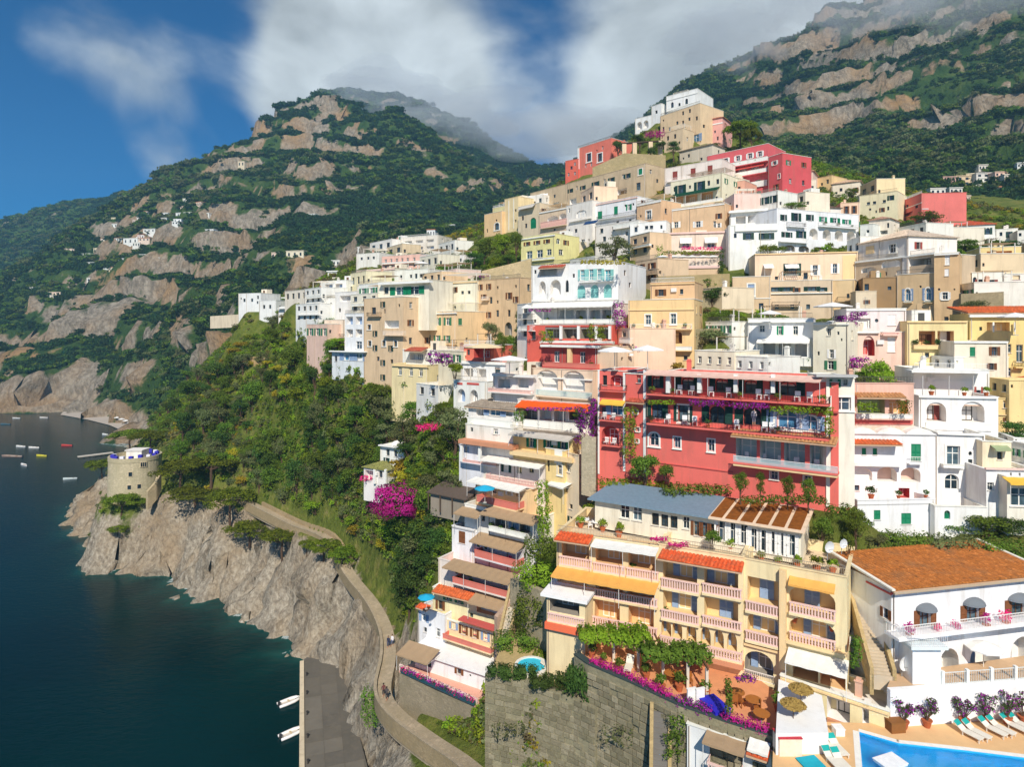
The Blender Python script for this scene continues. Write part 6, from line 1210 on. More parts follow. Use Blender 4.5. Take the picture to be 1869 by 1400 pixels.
# far woods
N = 120000
Yr = 250 + (1750 - 250) * nrng.random(N) ** 1.35; Xr = Yr * nrng.uniform(-.98, .95, N)
Zr = sampv(FX, FY, ZF, Xr, Yr); rk = sampv(FX, FY, rockF, Xr, Yr)
vpx = HZ - (Zr - CH) * FP / Yr
patch = fbm(Xr / 60, Yr / 60, 4)
patch = patch + .5 * fbm(Xr / 22, Yr / 22, 3)
ok = (Zr > 5) & (nrng.random(N) > rk * 1.5) & (vpx > -60) & (patch + nrng.random(N) * .7 > .04)
ok &= ~((Xr > -205) & (Xr < 225) & (Yr < 322))
gxs = sampv(FX, FY, gxf, Xr, Yr); gys = sampv(FX, FY, gyf, Xr, Yr)
facing = gys + gxs * (Xr / Yr) > -.22
ok &= facing
idx = np.where(ok)[0][:52000]
pts = np.stack([Xr, Yr, Zr - .6], 1)[idx]; scl = (3.2 + Yr[idx] / 150) * nrng.uniform(.55, 1.35, len(idx)) * (1 + .5 * np.clip(patch[idx], 0, 1))
sel = nrng.random(len(idx)) + .9 * fbm(pts[:, 0] / 150, pts[:, 1] / 150, 3)
for nm, lf, m_, sd in (('woodland', 'far', sel < .6, 1), ('woodland', 'mid', (sel >= .6) & (sel < .92), 2), ('scrub', 'olive', sel >= .92, 3)):
    instancer(nm, pts[m_], scl[m_], clump_obj(lf, sd, 150, .2), {1: 'dark woodland covering the far mountain slopes', 2: 'lighter green woodland patches on the far mountain slopes', 3: 'grey green scrub on the far mountain slopes'}[sd])
# low maquis between the woods
N2 = 90000; Yr = 260 + 1150 * nrng.random(N2) ** 1.3; Xr = Yr * nrng.uniform(-.98, .95, N2); Zr = sampv(FX, FY, ZF, Xr, Yr); rk = sampv(FX, FY, rockF, Xr, Yr); vpx = HZ - (Zr - CH) * FP / Yr
ok = (Zr > 4) & (nrng.random(N2) > rk * 1.25) & (vpx > -60) & ~((Xr > -205) & (Xr < 225) & (Yr < 322)) & (sampv(FX, FY, gyf, Xr, Yr) + sampv(FX, FY, gxf, Xr, Yr) * Xr / Yr > -.2)
idx = np.where(ok)[0][:42000]; instancer('scrub', np.stack([Xr, Yr, Zr - .5], 1)[idx], (1.6 + Yr[idx] / 330) * nrng.uniform(.5, 1.4, len(idx)), clump_obj('far', 12, 90, .24), 'low green maquis on the far mountain slopes')
# near scrub
N = 26000
Xr = nrng.uniform(-175, 190, N); Yr = nrng.uniform(45, 325, N); Zr = sampv(NX, NY, ZN, Xr, Yr); ck = sampv(NX, NY, cliffN, Xr, Yr)
ok = (Zr > 3) & (np.abs(Xr / Yr) < 1.35) & (nrng.random(N) > ck * 1.35)
for pl, z in CLAMP: ok &= ~in_poly(Xr, Yr, pl)
for a, b2 in zip(pp, pp[1:]):
    for t in np.linspace(0, 1, 9): c = a.lerp(b2, t); ok &= (Xr - c.x) ** 2 + (Yr - c.y) ** 2 > 2.6 ** 2
uu = nrng.uniform(250, 1000, 16000); vv = nrng.uniform(585, 1400, 16000); keep = in_poly(uu, vv, SLOPE) | ((uu > 820) & (uu < 1010) & (vv > 880)) | ((uu > 560) & (uu < 760) & (vv > 590) & (vv < 760)); uu, vv = uu[keep], vv[keep]
Q = hit_many(uu, vv, 62, 330); Q = Q[np.isfinite(Q[:, 1])]; ckq = sampv(NX, NY, cliffN, Q[:, 0], Q[:, 1]); okq = (Q[:, 2] > 3) & (nrng.random(len(Q)) > ckq * 1.3)
for a, b2 in zip(pp, pp[1:]):
    for t in np.linspace(0, 1, 9): c = a.lerp(b2, t); okq &= (Q[:, 0] - c.x) ** 2 + (Q[:, 1] - c.y) ** 2 > 2.8 ** 2
Q = Q[okq]; Q[:, 2] -= .25
idx = np.where(ok)[0]; pts = np.concatenate([np.stack([Xr, Yr, Zr - .15], 1)[idx], Q]); idx = np.arange(len(pts)); scl = nrng.uniform(.5, 1.9, len(idx)) * (1 + pts[:, 1] / 420)
sel = nrng.random(len(idx)) + .9 * fbm(pts[:, 0] / 25, pts[:, 1] / 25, 3)
for lf, m_, sd in (('mid', sel < .28, 5), ('bright', (sel >= .28) & (sel < .55), 6), ('olive', (sel >= .55) & (sel < .78), 7), ('dry', (sel >= .78) & (sel < 1.0), 8), ('yellow', sel >= 1.0, 9)):
    instancer('scrub', pts[m_], scl[m_], clump_obj(lf, sd, 130, .17), {5: 'green undergrowth on the near slopes', 6: 'bright green undergrowth on the near slopes', 7: 'grey green undergrowth on the near slopes', 8: 'dry brown grass tufts on the near slopes', 9: 'yellow broom tufts on the near slopes'}[sd])
# ---- climbers, hedges and flower masses : each its own leafy thing
def leafy(name, label, cat, leaf, boxes, n, size, group=None, seed=1, extra=None):
    """boxes: list of (centre, half size xyz, rotation z) soft boxes filled with leaves"""
    r = np.random.default_rng(seed); P_, N_ = [], []; vol = [max(.02, bx[1][0] * bx[1][1] + bx[1][1] * bx[1][2] + bx[1][0] * bx[1][2]) for bx in boxes]; tot = sum(vol)
    o0 = Vector(boxes[0][0])
    for (c, hs, rz), vv in zip(boxes, vol):
        k = max(12, int(n * vv / tot)); d = r.normal(0, 1, (k, 3)); d /= np.linalg.norm(d, axis=1, keepdims=True); q = np.sign(d) * np.abs(d) ** .6
        q *= (1 - .5 * r.random(k) ** 2)[:, None] * (1 + .28 * np.sin(q[:, :1] * 5 + seed) * np.cos(q[:, 2:] * 4 + seed * 2)); q = q * np.array(hs); ca, sa = math.cos(rz), math.sin(rz)
        P_.append(np.stack([q[:, 0] * ca - q[:, 1] * sa, q[:, 0] * sa + q[:, 1] * ca, q[:, 2]], 1) + np.array(c) - np.array(o0)); N_.append(np.stack([d[:, 0] * ca - d[:, 1] * sa, d[:, 0] * sa + d[:, 1] * ca, d[:, 2] + .3], 1))
    v, f = leaf_quads(np.concatenate(P_), np.concatenate(N_), size, seed)
    mats = [LEAF[leaf]] + ([LEAF[extra]] if extra else [])
    me = np_mesh(name, v, f, mats)
    if extra: me.polygons.foreach_set('material_index', (r.random(len(f)) < .3).astype(np.int32))
    o = link(name, me); o.location = o0; tag(o, label, cat, group); return o
_sd = [50]
def leafy_px(name, label, cat, leaf, u, v, d, w, h, dep=.8, n=500, size=.22, extra=None, rz=0):
    c = P(u, v, d); _sd[0] += 1; r = random.Random(_sd[0]); W, Hh = w * d / FP / 2, h * d / FP / 2; bx = []
    k = max(1, int(W / max(Hh, .3) + .5)); k = min(k, 14); ca, sa = math.cos(rz), math.sin(rz)
    if h > w * 1.3:
        m_ = min(8, int(h / w + .5))
        for i in range(m_): bx.append((c + Vector((r.uniform(-.25, .25) * W, 0, Hh * (1 - (2 * i + 1) / m_))), (W * r.uniform(.7, 1.1), dep * r.uniform(.6, 1), Hh / m_ * 1.35), rz))
    else:
        for i in range(k):
            t = W * ((2 * i + 1) / k - 1) if k > 1 else 0; bx.append((c + Vector((t * ca, t * sa, r.uniform(-.25, .25) * Hh)), (W / k * 1.35, dep * r.uniform(.6, 1), Hh * r.uniform(.7, 1.1)), rz))
    return leafy(name, label, cat, leaf, bx, n, size, None, _sd[0], extra)
BG = 'bougainvillea'
for a in [('big magenta bougainvillea blazing in the middle of the slope', 'magenta', 726, 908, 101, 72, 80, 2.6, 4200, .32), ('purple bougainvillea spilling below the red porch house', 'purple', 802, 655, 102, 44, 26, 1.2, 1100, .26), ('long purple bougainvillea climbing left of the red bay tower', 'purple', 1068, 775, 79.5, 34, 60, 1.2, 1700, .22),
          ('purple bougainvillea tuft on top of the climber left of the red bay tower', 'purple', 1082, 742, 79, 14, 26, .7, 400, .2), ('purple bougainvillea beside the glazed long-awning floor', 'purple', 1131, 574, 94, 20, 40, .9, 900, .22), ('purple bougainvillea left of the golden arch house', 'purple', 1148, 640, 91, 26, 20, .8, 700, .2), ('purple bougainvillea hanging over the pale pink villa', 'purple', 1545, 582, 87, 34, 28, .9, 1000, .22), ('small purple bougainvillea trail along the pale pink villa roof', 'purple', 1566, 573, 88, 30, 8, .6, 350, .2),
          ('purple bougainvillea at the foot of the salmon villa', 'purple', 1566, 660, 84, 34, 22, .9, 800, .22), ('dark magenta bougainvillea low left of the grey tile house', 'magenta', 785, 780, 104, 46, 16, 1.2, 700, .25), ('purple bush between the awning floors and the yellow hotel', 'purple', 963, 1076, 75, 20, 22, .7, 550, .18), ('magenta blossom rope on the left of the red hotel middle balcony', 'purple', 1296, 735, 69.2, 74, 12, .45, 900, .18), ('magenta blossom rope on the right of the red hotel middle balcony', 'purple', 1370, 740, 66.8, 66, 11, .45, 800, .18),
          ('dark magenta blossom line above the restaurant terrace', 'magenta', 1281, 453, 132.6, 74, 7, .6, 600, .25), ('purple blossom under the orange awning', 'purple', 1005, 746, 82, 90, 6, .5, 500, .2), ('magenta blossom beside the summit arcade pergola', 'magenta', 1195, 244, 190, 34, 12, 1.5, 500, .35), ('purple blossom at the roof end of the left ridge terrace', 'purple', 895, 502, 150, 40, 8, 1, 400, .3), ('purple blossom on the terrace rail of the long-awning floor', 'purple', 985, 566, 95, 40, 6, .4, 260, .2),
          ('small magenta flower row along the left roof terrace rail', 'magenta', 1202, 984, 61.5, 30, 8, .3, 300, .15), ('small magenta flower row along the right roof terrace rail', 'magenta', 1238, 994, 60.5, 36, 8, .3, 340, .15), ('purple creeper over the white terrace awning of the right wing', 'purple', 1362, 1238, 51.5, 36, 14, .4, 420, .15), ('magenta blossoms at the sea wall villa terrace', 'magenta', 668, 872, 117, 20, 10, .8, 250, .25)]:
    leafy_px('bougainvillea', a[0], BG, a[1], *a[2:8], a[8], a[9], 'dark' if a[1] == 'purple' else None)
for a in [('green creeper garland at the left of the red hotel middle balcony', 'bright', 1206, 734, 72.6, 46, 10, .5, 500, .18), ('green creeper garland at the right of the red hotel middle balcony', 'bright', 1462, 748, 64.2, 108, 14, .6, 1100, .18), ('creeper drooping at the right corner of the red hotel', 'bright', 1512, 770, 63, 18, 40, .5, 450, .18), ('creeper climbing between the red bay tower and the stair column', 'bright', 1150, 788, 76.2, 26, 84, .6, 1300, .2),
          ('long vine pergola in front of the yellow hotel ground floor, left half', 'bright', 1120, 1158, 60, 124, 20, 2.0, 5600, .24), ('long vine pergola in front of the yellow hotel ground floor, right half', 'mid', 1232, 1190, 57, 120, 20, 2.0, 5600, .24), ('ivy cascade between the stair tower and the yellow hotel', 'bright', 994, 935, 76, 30, 110, 1.2, 2200, .22), ('vine bank left of the yellow hotel top floor', 'mid', 988, 1000, 74, 50, 40, 1.5, 1600, .24), ('yellow green vine bank left of the yellow hotel awning', 'bright', 980, 1050, 72, 60, 60, 1.8, 2400, .24), ('shrub bank right of the bottom left houses', 'mid', 970, 1110, 70, 56, 70, 1.6, 2200, .24), ('dark ivy bank above the garden pool', 'mid', 940, 1170, 70, 66, 50, 1.6, 1800, .24),
          ('clipped hedge along the garden wall, left half', 'dark', 935, 1224, 63.4, 84, 24, .9, 4600, .17), ('clipped hedge along the garden wall, right half', 'dark', 1012, 1244, 61.2, 80, 26, .9, 4600, .17), ('yellow green creeper on the roof edge of the teal arch house', 'yellow', 1100, 478, 98, 80, 8, 1, 700, .25), ('planter shrub left on the leafy red floor', 'bright', 998, 612, 91.5, 20, 24, .7, 550, .2), ('big planter shrub right on the leafy red floor', 'bright', 1088, 606, 88, 28, 30, .9, 800, .2), ('ivy left under the orange awning', 'mid', 948, 757, 82, 18, 22, .7, 450, .18), ('ivy right under the orange awning', 'mid', 1058, 752, 80.5, 18, 20, .6, 420, .18),
          ('vine arch over the restaurant terrace, left part', 'bright', 1206, 470, 124, 18, 40, .8, 600, .25), ('vine roof over the restaurant terrace', 'bright', 1258, 461, 124, 100, 6, 1.4, 900, .25), ('dark ivy column at the right end of the restaurant terrace', 'dark', 1316, 482, 122, 12, 52, .8, 600, .25), ('ivy on the terracotta terrace room', 'bright', 1582, 742, 69, 34, 20, .6, 600, .16), ('leafy plant right on the terracotta terrace room', 'mid', 1650, 744, 69, 20, 26, .6, 450, .16),
          ('vine roof behind the grey pavilion roof, left half', 'bright', 1160, 882, 75, 130, 20, 1.8, 2200, .22), ('vine roof behind the grey pavilion roof, right half', 'mid', 1270, 893, 70, 120, 16, 1.6, 1900, .22), ('green strip at the foot of the red wall', 'mid', 1430, 912, 62.5, 150, 14, 1.0, 1500, .2), ('shrubs right of the roof pavilion', 'mid', 1530, 935, 59.5, 34, 40, 1.0, 800, .2), ('green bank on the cliff wall under the path', 'mid', 676, 1290, 84, 34, 60, 1.5, 1100, .25), ('green creeper on the villa stair', 'mid', 1562, 1190, 51, 20, 50, .5, 700, .16), ('creeper beside the white terrace awning', 'mid', 1330, 1270, 50, 14, 60, .5, 600, .16), ('green garden bed on the left terraces', 'bright', 470, 642, 205, 100, 26, 4, 1600, .5), ('green shrubs under the bottom left terrace', 'mid', 905, 1330, 66, 44, 60, 1.2, 1300, .22), ('shrub bank left behind the tiled villa roof', 'mid', 1650, 985, 62.5, 90, 22, 1.6, 1600, .2), ('shrub bank in the middle behind the tiled villa roof', 'olive', 1740, 992, 62, 90, 24, 1.8, 1700, .2), ('shrub bank right behind the tiled villa roof', 'mid', 1835, 1000, 61.5, 100, 30, 1.8, 1900, .2), ('weeds on the garden wall', 'olive', 930, 1330, 61.5, 60, 30, .25, 300, .2), ('weeds right on the garden wall', 'olive', 1130, 1340, 56, 60, 40, .25, 300, .2), ('hanging garden under the hotel terrace', 'mid', 1232, 1345, 52.5, 40, 70, .5, 900, .18)]:
    leafy_px('creeper' if 'creeper' in a[0] or 'ivy' in a[0] or 'vine' in a[0] else 'hedge' if 'hedge' in a[0] else 'shrub', a[0], 'creeper' if 'creeper' in a[0] or 'ivy' in a[0] or 'vine' in a[0] else 'hedge' if 'hedge' in a[0] else 'shrub', a[1], *a[2:8], a[8], a[9])
# ------------------------------------------------------------------ paths, quay, walls, pools
def strip(mb, pts, wl, wr, z0=0.0, m=0):
    """ribbon along pts; wl / wr metres to the left / right of the line"""
    L, Rr = [], []
    for i, p in enumerate(pts):
        a = (pts[min(i + 1, len(pts) - 1)] - pts[max(i - 1, 0)]); a.z = 0; a.normalize(); s = Vector((a.y, -a.x, 0))
        L.append(p - s * wl + Vector((0, 0, z0))); Rr.append(p + s * wr + Vector((0, 0, z0)))
    for i in range(len(pts) - 1): mb.poly([L[i], Rr[i], Rr[i + 1], L[i + 1]], m)
    return L, Rr
def smooth_line(pts, n=4):
    out = []
    for i in range(len(pts) - 1):
        p0, p1, p2, p3 = pts[max(i - 1, 0)], pts[i], pts[i + 1], pts[min(i + 2, len(pts) - 1)]
        for k in range(n):
            t = k / n; out.append(.5 * ((2 * p1) + (p2 - p0) * t + (2 * p0 - 5 * p1 + 4 * p2 - p3) * t * t + (3 * p1 - p0 - 3 * p2 + p3) * t ** 3))
    return out + [pts[-1]]
pave = stone('b9a78c', .8); pline = smooth_line([P(*q) for q in PATH])
mb = MB(); L_, R_ = strip(mb, pline, 1.0, 1.0, .05)
for a, b2 in zip(L_, L_[1:]): mb.poly([a, b2, b2 - Vector((0, 0, 2.2)), a - Vector((0, 0, 2.2))])
for a, b2 in zip(R_, R_[1:]): mb.poly([b2, a, a - Vector((0, 0, 2.2)), b2 - Vector((0, 0, 2.2))])
tag(mb.build('cliff_path', pave), kind='structure')
def low_wall(name, label, pts, th, h, mat, cat='wall', drop=0.0, cop=None):
    mb = MB(pts[0])
    for a, b2 in zip(pts, pts[1:]):
        d = b2 - a; d.z = 0; d.normalize(); s = Vector((d.y, -d.x, 0)) * th / 2
        q = [a - s, a + s, b2 + s, b2 - s]; lo = [p - Vector((0, 0, drop)) for p in q]; hi = [p + Vector((0, 0, h)) for p in q]
        mb.poly(hi)
        for i in range(4): mb.poly([lo[i], lo[(i + 1) % 4], hi[(i + 1) % 4], hi[i]])
    r = empty(name, pts[0]); o = mb.build('masonry', mat, r); tag(r, label, cat)
    if cop:
        mb = MB(pts[0])
        for a, b2 in zip(pts, pts[1:]):
            d = b2 - a; d.z = 0; d.normalize(); s = Vector((d.y, -d.x, 0)) * (th / 2 + .06); q = [a - s, a + s, b2 + s, b2 - s]
            hi = [p + Vector((0, 0, h + .10)) for p in q]; lo = [p + Vector((0, 0, h + .004)) for p in q]; mb.poly(hi)
            for i in range(4): mb.poly([lo[i], lo[(i + 1) % 4], hi[(i + 1) % 4], hi[i]])
        mb.build('coping', cop, r)
    return r
sw = stone('b09a76', .9)
side = []
for i, p in enumerate(pline):
    a = pline[min(i + 1, len(pline) - 1)] - pline[max(i - 1, 0)]; a.z = 0; a.normalize(); side.append(Vector((a.y, -a.x, 0)))
# pline runs from far to near : its right-hand side (a.y,-a.x) is the sea side
low_wall('parapet', 'low stone parapet on the sea side of the cliff path', [p + s * 1.1 for p, s in zip(pline, side)], .3, .5, sw, 'parapet', 1.6, pave)
low_wall('parapet', 'stone bank wall on the land side of the upper cliff path', [p - s * 1.25 + Vector((0, 0, .0)) for p, s in list(zip(pline, side))[4:16]], .5, .9, sw, 'wall', 1.0)
def slab(name, pts, z, th, mat, kind='structure'):
    mb = MB(); top = [Vector((p[0], p[1], z)) for p in pts]; lo = [p - Vector((0, 0, th)) for p in top]; mb.poly(top)
    n = len(top)
    for i in range(n): mb.poly([lo[i], lo[(i + 1) % n], top[(i + 1) % n], top[i]])
    o = mb.build(name, mat); tag(o, kind=kind); return o
qy = slab('quay', QUAY, 1.6, 3, plaster('4c473c', .95))
qa, qb = G(551, 1209, 1.6), G(551, 1500, 1.6); fq = Face((qb.x, qb.y), (qa.x - qb.x, qa.y - qb.y), (qa - qb).length)
for i in range(13):
    for j in range(5):
        s0, s1 = fq.W * i / 13 + .04, fq.W * (i + 1) / 13 - .04; y0, y1 = .45 + (j + 1) * 2.6 - .04, .45 + j * 2.6 + .04; c = [fq.pt(s_, y_, 0) for s_ in (s0, s1) for y_ in (y0, y1)]
        if not all(pip(q.x, q.y, QUAY) for q in c): continue
        mb = MB(); mb.box(s0, s1, y1, y0, 1.603, 1.63 + rng.uniform(0, .025), 0, lambda x, y, z: fq.pt(x, y, z)); mb.build('slab', plaster(rng.choice(['5a5448', '544e42', '625c50', '4e493f']), 1.0), qy)
for i in range(6):
    p_ = fq.pt(fq.W * (.12 + .15 * i), .8, 1.66); r = empty('bollard', p_); tag(r, f'{["first", "second", "third", "fourth", "fifth", "sixth"][i]} iron mooring bollard from the near end of the quay', 'bollard', 'bollards on the quay'); mb = MB(); mb.lathe((0, 0, 0), [(.16, 0), (.12, .12), (.11, .4), (.19, .46), (.19, .54), (.001, .58)], 12); mb.build('post', paint('3a3632', .6), r)
low_wall('quay_kerb', 'pale stone kerb along the seaward edge of the quay', [G(551, 1209, 1.6), G(551, 1300, 1.6), G(551, 1400, 1.6), G(551, 1520, 1.6)], .7, .25, plaster('c8b48a', .8), 'kerb', 2.5)
terracotta = paint('d9976a', .9, .18, .2, 1.2); sand = paint('dfb684', .9, .14, .2, .9)
slab('hotel_terrace', HOTTER, TER_Z, 1.0, terracotta); slab('garden_terrace', GARDEN, GAR_Z, 1.0, paint('b8a070', .95, .3))
POOL = [G(1567, 1336, TER_Z), G(1640, 1357, TER_Z), G(1760, 1370, TER_Z), G(1890, 1386, TER_Z), G(2050, 1440, TER_Z), G(2100, 1600, TER_Z), G(1590, 1600, TER_Z)]
def ring_poly(outer, hole, z, th, name, mat):
    mb = MB(); lo = [[Vector((p[0], p[1], 0)) for p in outer], [Vector((p[0], p[1], 0)) for p in hole]]; flat = lo[0] + lo[1]; idx = [mb.vert((p.x, p.y, z)) for p in flat]
    for t in tessellate_polygon(lo):
        a, b2, c = (flat[i] for i in t); ar = (b2.x - a.x) * (c.y - a.y) - (b2.y - a.y) * (c.x - a.x); mb.f.append([idx[i] for i in (t if ar > 0 else t[::-1])]); mb.m.append(0)
    n = len(outer)
    for i in range(n):
        a, b2 = outer[i], outer[(i + 1) % n]; mb.poly([(a[0], a[1], z - th), (b2[0], b2[1], z - th), (b2[0], b2[1], z), (a[0], a[1], z)])
    o = mb.build(name, mat); tag(o, kind='structure'); return o
ring_poly(POOLDECK, POOL, TER_Z, 1.2, 'pool_deck', sand)
def pool(label, pts, z, depth):
    c = sum((Vector(p) for p in pts), Vector()) / len(pts); r = empty('swimming_pool', (c.x, c.y, z - depth)); tag(r, label, 'pool')
    mb = MB(r.location); n = len(pts); bt = [Vector((p[0], p[1], z - depth)) for p in pts]; tp = [Vector((p[0], p[1], z)) for p in pts]; mb.poly(bt)
    for i in range(n): mb.poly([bt[i], tp[i], tp[(i + 1) % n], bt[(i + 1) % n]])
    mb.build('basin', paint('30b8f0', .5, .06), r)
    mb = MB(r.location); mb.poly([(p[0], p[1], z - .14) for p in pts])
    m, nt, b = nmat('pool_water'); b.inputs['Base Color'].default_value = (.82, .98, 1, 1); b.inputs['Roughness'].default_value = .03; b.inputs['IOR'].default_value = 1.33; b.inputs['Transmission Weight'].default_value = 1
    bump(nt, b, tnoise(nt, 1.6, 4, .55, coord='World'), .18, .1); mb.build('water', m, r)
    mb = MB(r.location)
    for i in range(n):
        a, b2 = tp[i], tp[(i + 1) % n]; d = (b2 - a).normalized(); s = Vector((d.y, -d.x, 0)) * .4
        mb.poly([a - s * .1 + Vector((0, 0, .012)), a + s + Vector((0, 0, .012)), b2 + s + Vector((0, 0, .012)), b2 - s * .1 + Vector((0, 0, .012))])
    mb.build('rim', paint('eceae2', .6), r); return r
def ccw(pts):
    a = sum(p[0] * q[1] - q[0] * p[1] for p, q in zip(pts, pts[1:] + pts[:1])); return pts if a > 0 else pts[::-1]
pool('large bright blue swimming pool at the bottom right', ccw(POOL), TER_Z, 1.3)
gp = G(970, 1216, GAR_Z + .35)
def gpool():
    r = empty('garden_pool', (gp.x, gp.y, GAR_Z)); tag(r, 'tiny round turquoise pool in the hedged garden', 'pool'); mb = MB(r.location); mb.lathe((gp.x, gp.y, GAR_Z), [(1.75, 0), (1.75, .5), (1.45, .5), (1.45, .2), (0, .2)], 22); mb.build('basin', paint('ece6da', .7), r)
    mb = MB(r.location); mb.lathe((gp.x, gp.y, GAR_Z), [(1.45, .42), (.001, .42)], 22); mb.build('water', paint('3fc6e0', .1, .05, .5), r)
gpool()
# stone retaining walls
def rwall(label, pts, depth, mat, th=.6, name='retaining_wall', up=0.0, cop=None): return low_wall(name, label, pts, th, up, mat, 'wall', depth, cop)
GW = stone('9c9478', .8)
GWP = [G(888, 1232, GAR_Z), G(960, 1247, GAR_Z), G(1052, 1277, GAR_Z), Vector((8.0, 58.6, GAR_Z))]
gw1 = rwall('tall stone retaining wall under the hedged garden', GWP, 26, GW, .8, up=.3)
HWP = [G(1052, 1200, TER_Z), G(1077, 1218, TER_Z), G(1160, 1254, TER_Z), G(1240, 1292, TER_Z), G(1330, 1324, TER_Z), G(1413, 1350, TER_Z)]
gw2 = rwall('stone wall below the hotel terrace with magenta flowers', HWP, 28, GW, .6, up=.35, cop=paint('3d4a4a', .6))
_sm = {}
def stones(root, pts, top, rows, rh=.56, cap=290):
    k = 0
    for a, b2 in zip(pts, pts[1:]):
        f = Face((a.x, a.y), (b2.x - a.x, b2.y - a.y), Vector((b2.x - a.x, b2.y - a.y)).length)
        for j in range(rows):
            x = rng.uniform(-.3, 0)
            while x < f.W - .35 and k < cap:
                w = rng.uniform(.55, 1.25); x1 = min(x + w, f.W); x0 = max(x, 0); hx = rng.choice(['8f876c', '978e74', 'a0967c', '877f66', 'a69c82', '938970'])
                if hx not in _sm: mb = MB(); mb.box(-.5, .5, -.5, .5, -.5, .5, 0, lambda p, q, r: (p * (.93 if q < 0 else 1), q, r * (.9 if q < 0 else 1))); _sm[hx] = mb.mesh('stone', [stone(hx, 1.6)])
                if x1 - x0 > .3 and rng.random() < .93: link('stone', _sm[hx], root, f.pt((x0 + x1) / 2, .40 + rng.uniform(0, .05), top - (j + .5) * rh + rng.uniform(-.03, .03)) - root.location, f.ang + rng.uniform(-.02, .02), (x1 - x0 - rng.uniform(.03, .08), .16, rh - rng.uniform(.03, .09))); k += 1
                x += w
BT = [P(733, 1226, 80.6), P(800, 1256, 77.2), P(872, 1287, 73.2)]
for p in BT: p.z = BT[0].z
stones(gw1, GWP, GAR_Z + .2, 19); stones(gw2, HWP[1:], TER_Z - .3, 16)
rwall('stone base wall under the white slab house beside the path', [p.copy() for p in BT], 9, stone('9d9078', 1.0), .8, up=.0)
f0 = Face((BT[0].x, BT[0].y), (BT[2].x - BT[0].x, BT[2].y - BT[0].y), (BT[2] - BT[0]).length); bz = BT[0].z
mb = MB(); fn = lambda x, y, z: f0.pt(x, y, z)
mb.box(-.1, f0.W + .1, -3.6, .35, bz + .01, bz + .22, 0, fn); o = mb.build('house_terrace', paint('e0a892', .9, .15)); tag(o, kind='structure')
r = empty('terrace_parapet', f0.pt(0, .2, bz)); tag(r, 'pinkish parapet with blue flower boxes on the white slab house terrace', 'parapet')
mb = MB(r.location); mb.box(-.1, f0.W + .1, .12, .34, bz + .225, bz + 1.0, 0, fn); mb.build('wall', plaster('e9c9bc', .5), r)
for i in range(9):
    s = .5 + i * (f0.W - 1) / 8.6; mb = MB(r.location); mb.box(s, s + 1.3, .345, .72, bz + .35, bz + .75, 0, fn); mb.build('flower_box', paint('27505c', .6), r)
    c = f0.pt(s + .65, .55, bz + .9); leafy('flowering_plant', f'{["magenta", "purple"][i % 2]} flowers in the {["first", "second", "third", "fourth", "fifth", "sixth", "seventh", "eighth", "ninth"][i]} box from the left on the slab house parapet', 'flowers', ['magenta', 'purple'][i % 2], [(c, (.7, .35, .3), f0.ang)], 160, .17, None, 300 + i, 'dark')
# flowers along the hotel terrace edge
edge = [G(1078, 1214, TER_Z), G(1160, 1250, TER_Z), G(1228, 1284, TER_Z)]; edge2 = [G(1236, 1288, TER_Z), G(1300, 1312, TER_Z)]; edge3 = [G(1318, 1318, TER_Z), G(1404, 1346, TER_Z)]
for k, (ed, lab, lf) in enumerate(((edge, 'long magenta flower border along the left of the hotel terrace', 'magenta'), (edge2, 'purple flower border in the middle of the hotel terrace', 'purple'), (edge3, 'dark magenta flower border at the right of the hotel terrace', 'magenta'))):
    bx = []
    for a, b2 in zip(ed, ed[1:]):
        n = max(2, int((b2 - a).length / 1.0)); ang = math.atan2(b2.y - a.y, b2.x - a.x)
        for i in range(n): bx.append((a.lerp(b2, (i + .5) / n) + Vector((0, 0, .5)), (.62, .5, .42), ang))
    leafy('flower_border', lab, 'flowers', lf, bx, 380 * len(bx), .15, None, 330 + k, 'dark' if k == 1 else None)
# pergola posts under the vine roof
pr = empty('pergola', G(1100, 1180, TER_Z)); tag(pr, 'timber pergola carrying the vine roof in front of the yellow hotel', 'pergola')
for a, vv in ((1075, 1170), (1120, 1186), (1165, 1204), (1210, 1220), (1255, 1236), (1290, 1250)):
    g = G(a, vv + 22, TER_Z); mb = MB(pr.location); mb.box(g.x - .12, g.x + .12, g.y - .12, g.y + .12, TER_Z, TER_Z + 2.5); mb.build('post', paint('d8ccb8', .8), pr)
    mb = MB(pr.location); mb.box(g.x - .07, g.x + .07, g.y - .4, g.y + 3.4, TER_Z + 2.5, TER_Z + 2.66); mb.build('beam', paint('6a4c34', .8), pr)
# white pool wall, terrace above it, balustrade
PW = [G(1622, 1326, TER_Z), G(1760, 1316, TER_Z), G(1905, 1303, TER_Z)]
low_wall('pool_wall', 'white wall behind the sun loungers beside the pool', PW, .4, 3.0, plaster('eef3f6', .35), 'wall', .5)
vb = BY['tiled villa']; fv = vb['face']; zT = TER_Z + 3.0
mb = MB(); mb.poly([PW[0] + Vector((0, .2, 3.0)), PW[2] + Vector((0, .2, 3.0)), fv.pt(fv.W, .1, zT), fv.pt(0, .1, zT)]); tag(mb.build('villa_terrace', paint('c9a884', .9)), kind='structure')
r = empty('terrace_railing', PW[0] + Vector((0, 0, 3))); tag(r, 'white metal railing on top of the pool wall', 'railing')
fr = Face(PW[0], PW[2] - PW[0], (PW[2] - PW[0]).length); mb = MB(r.location); u_baluster_rail(mb, fr, fr.W * .34, fr.W, 0, zT + .01, zT + 1.0, 'w', None); mb.build('rail', paint('d8dcd8', .5), r)
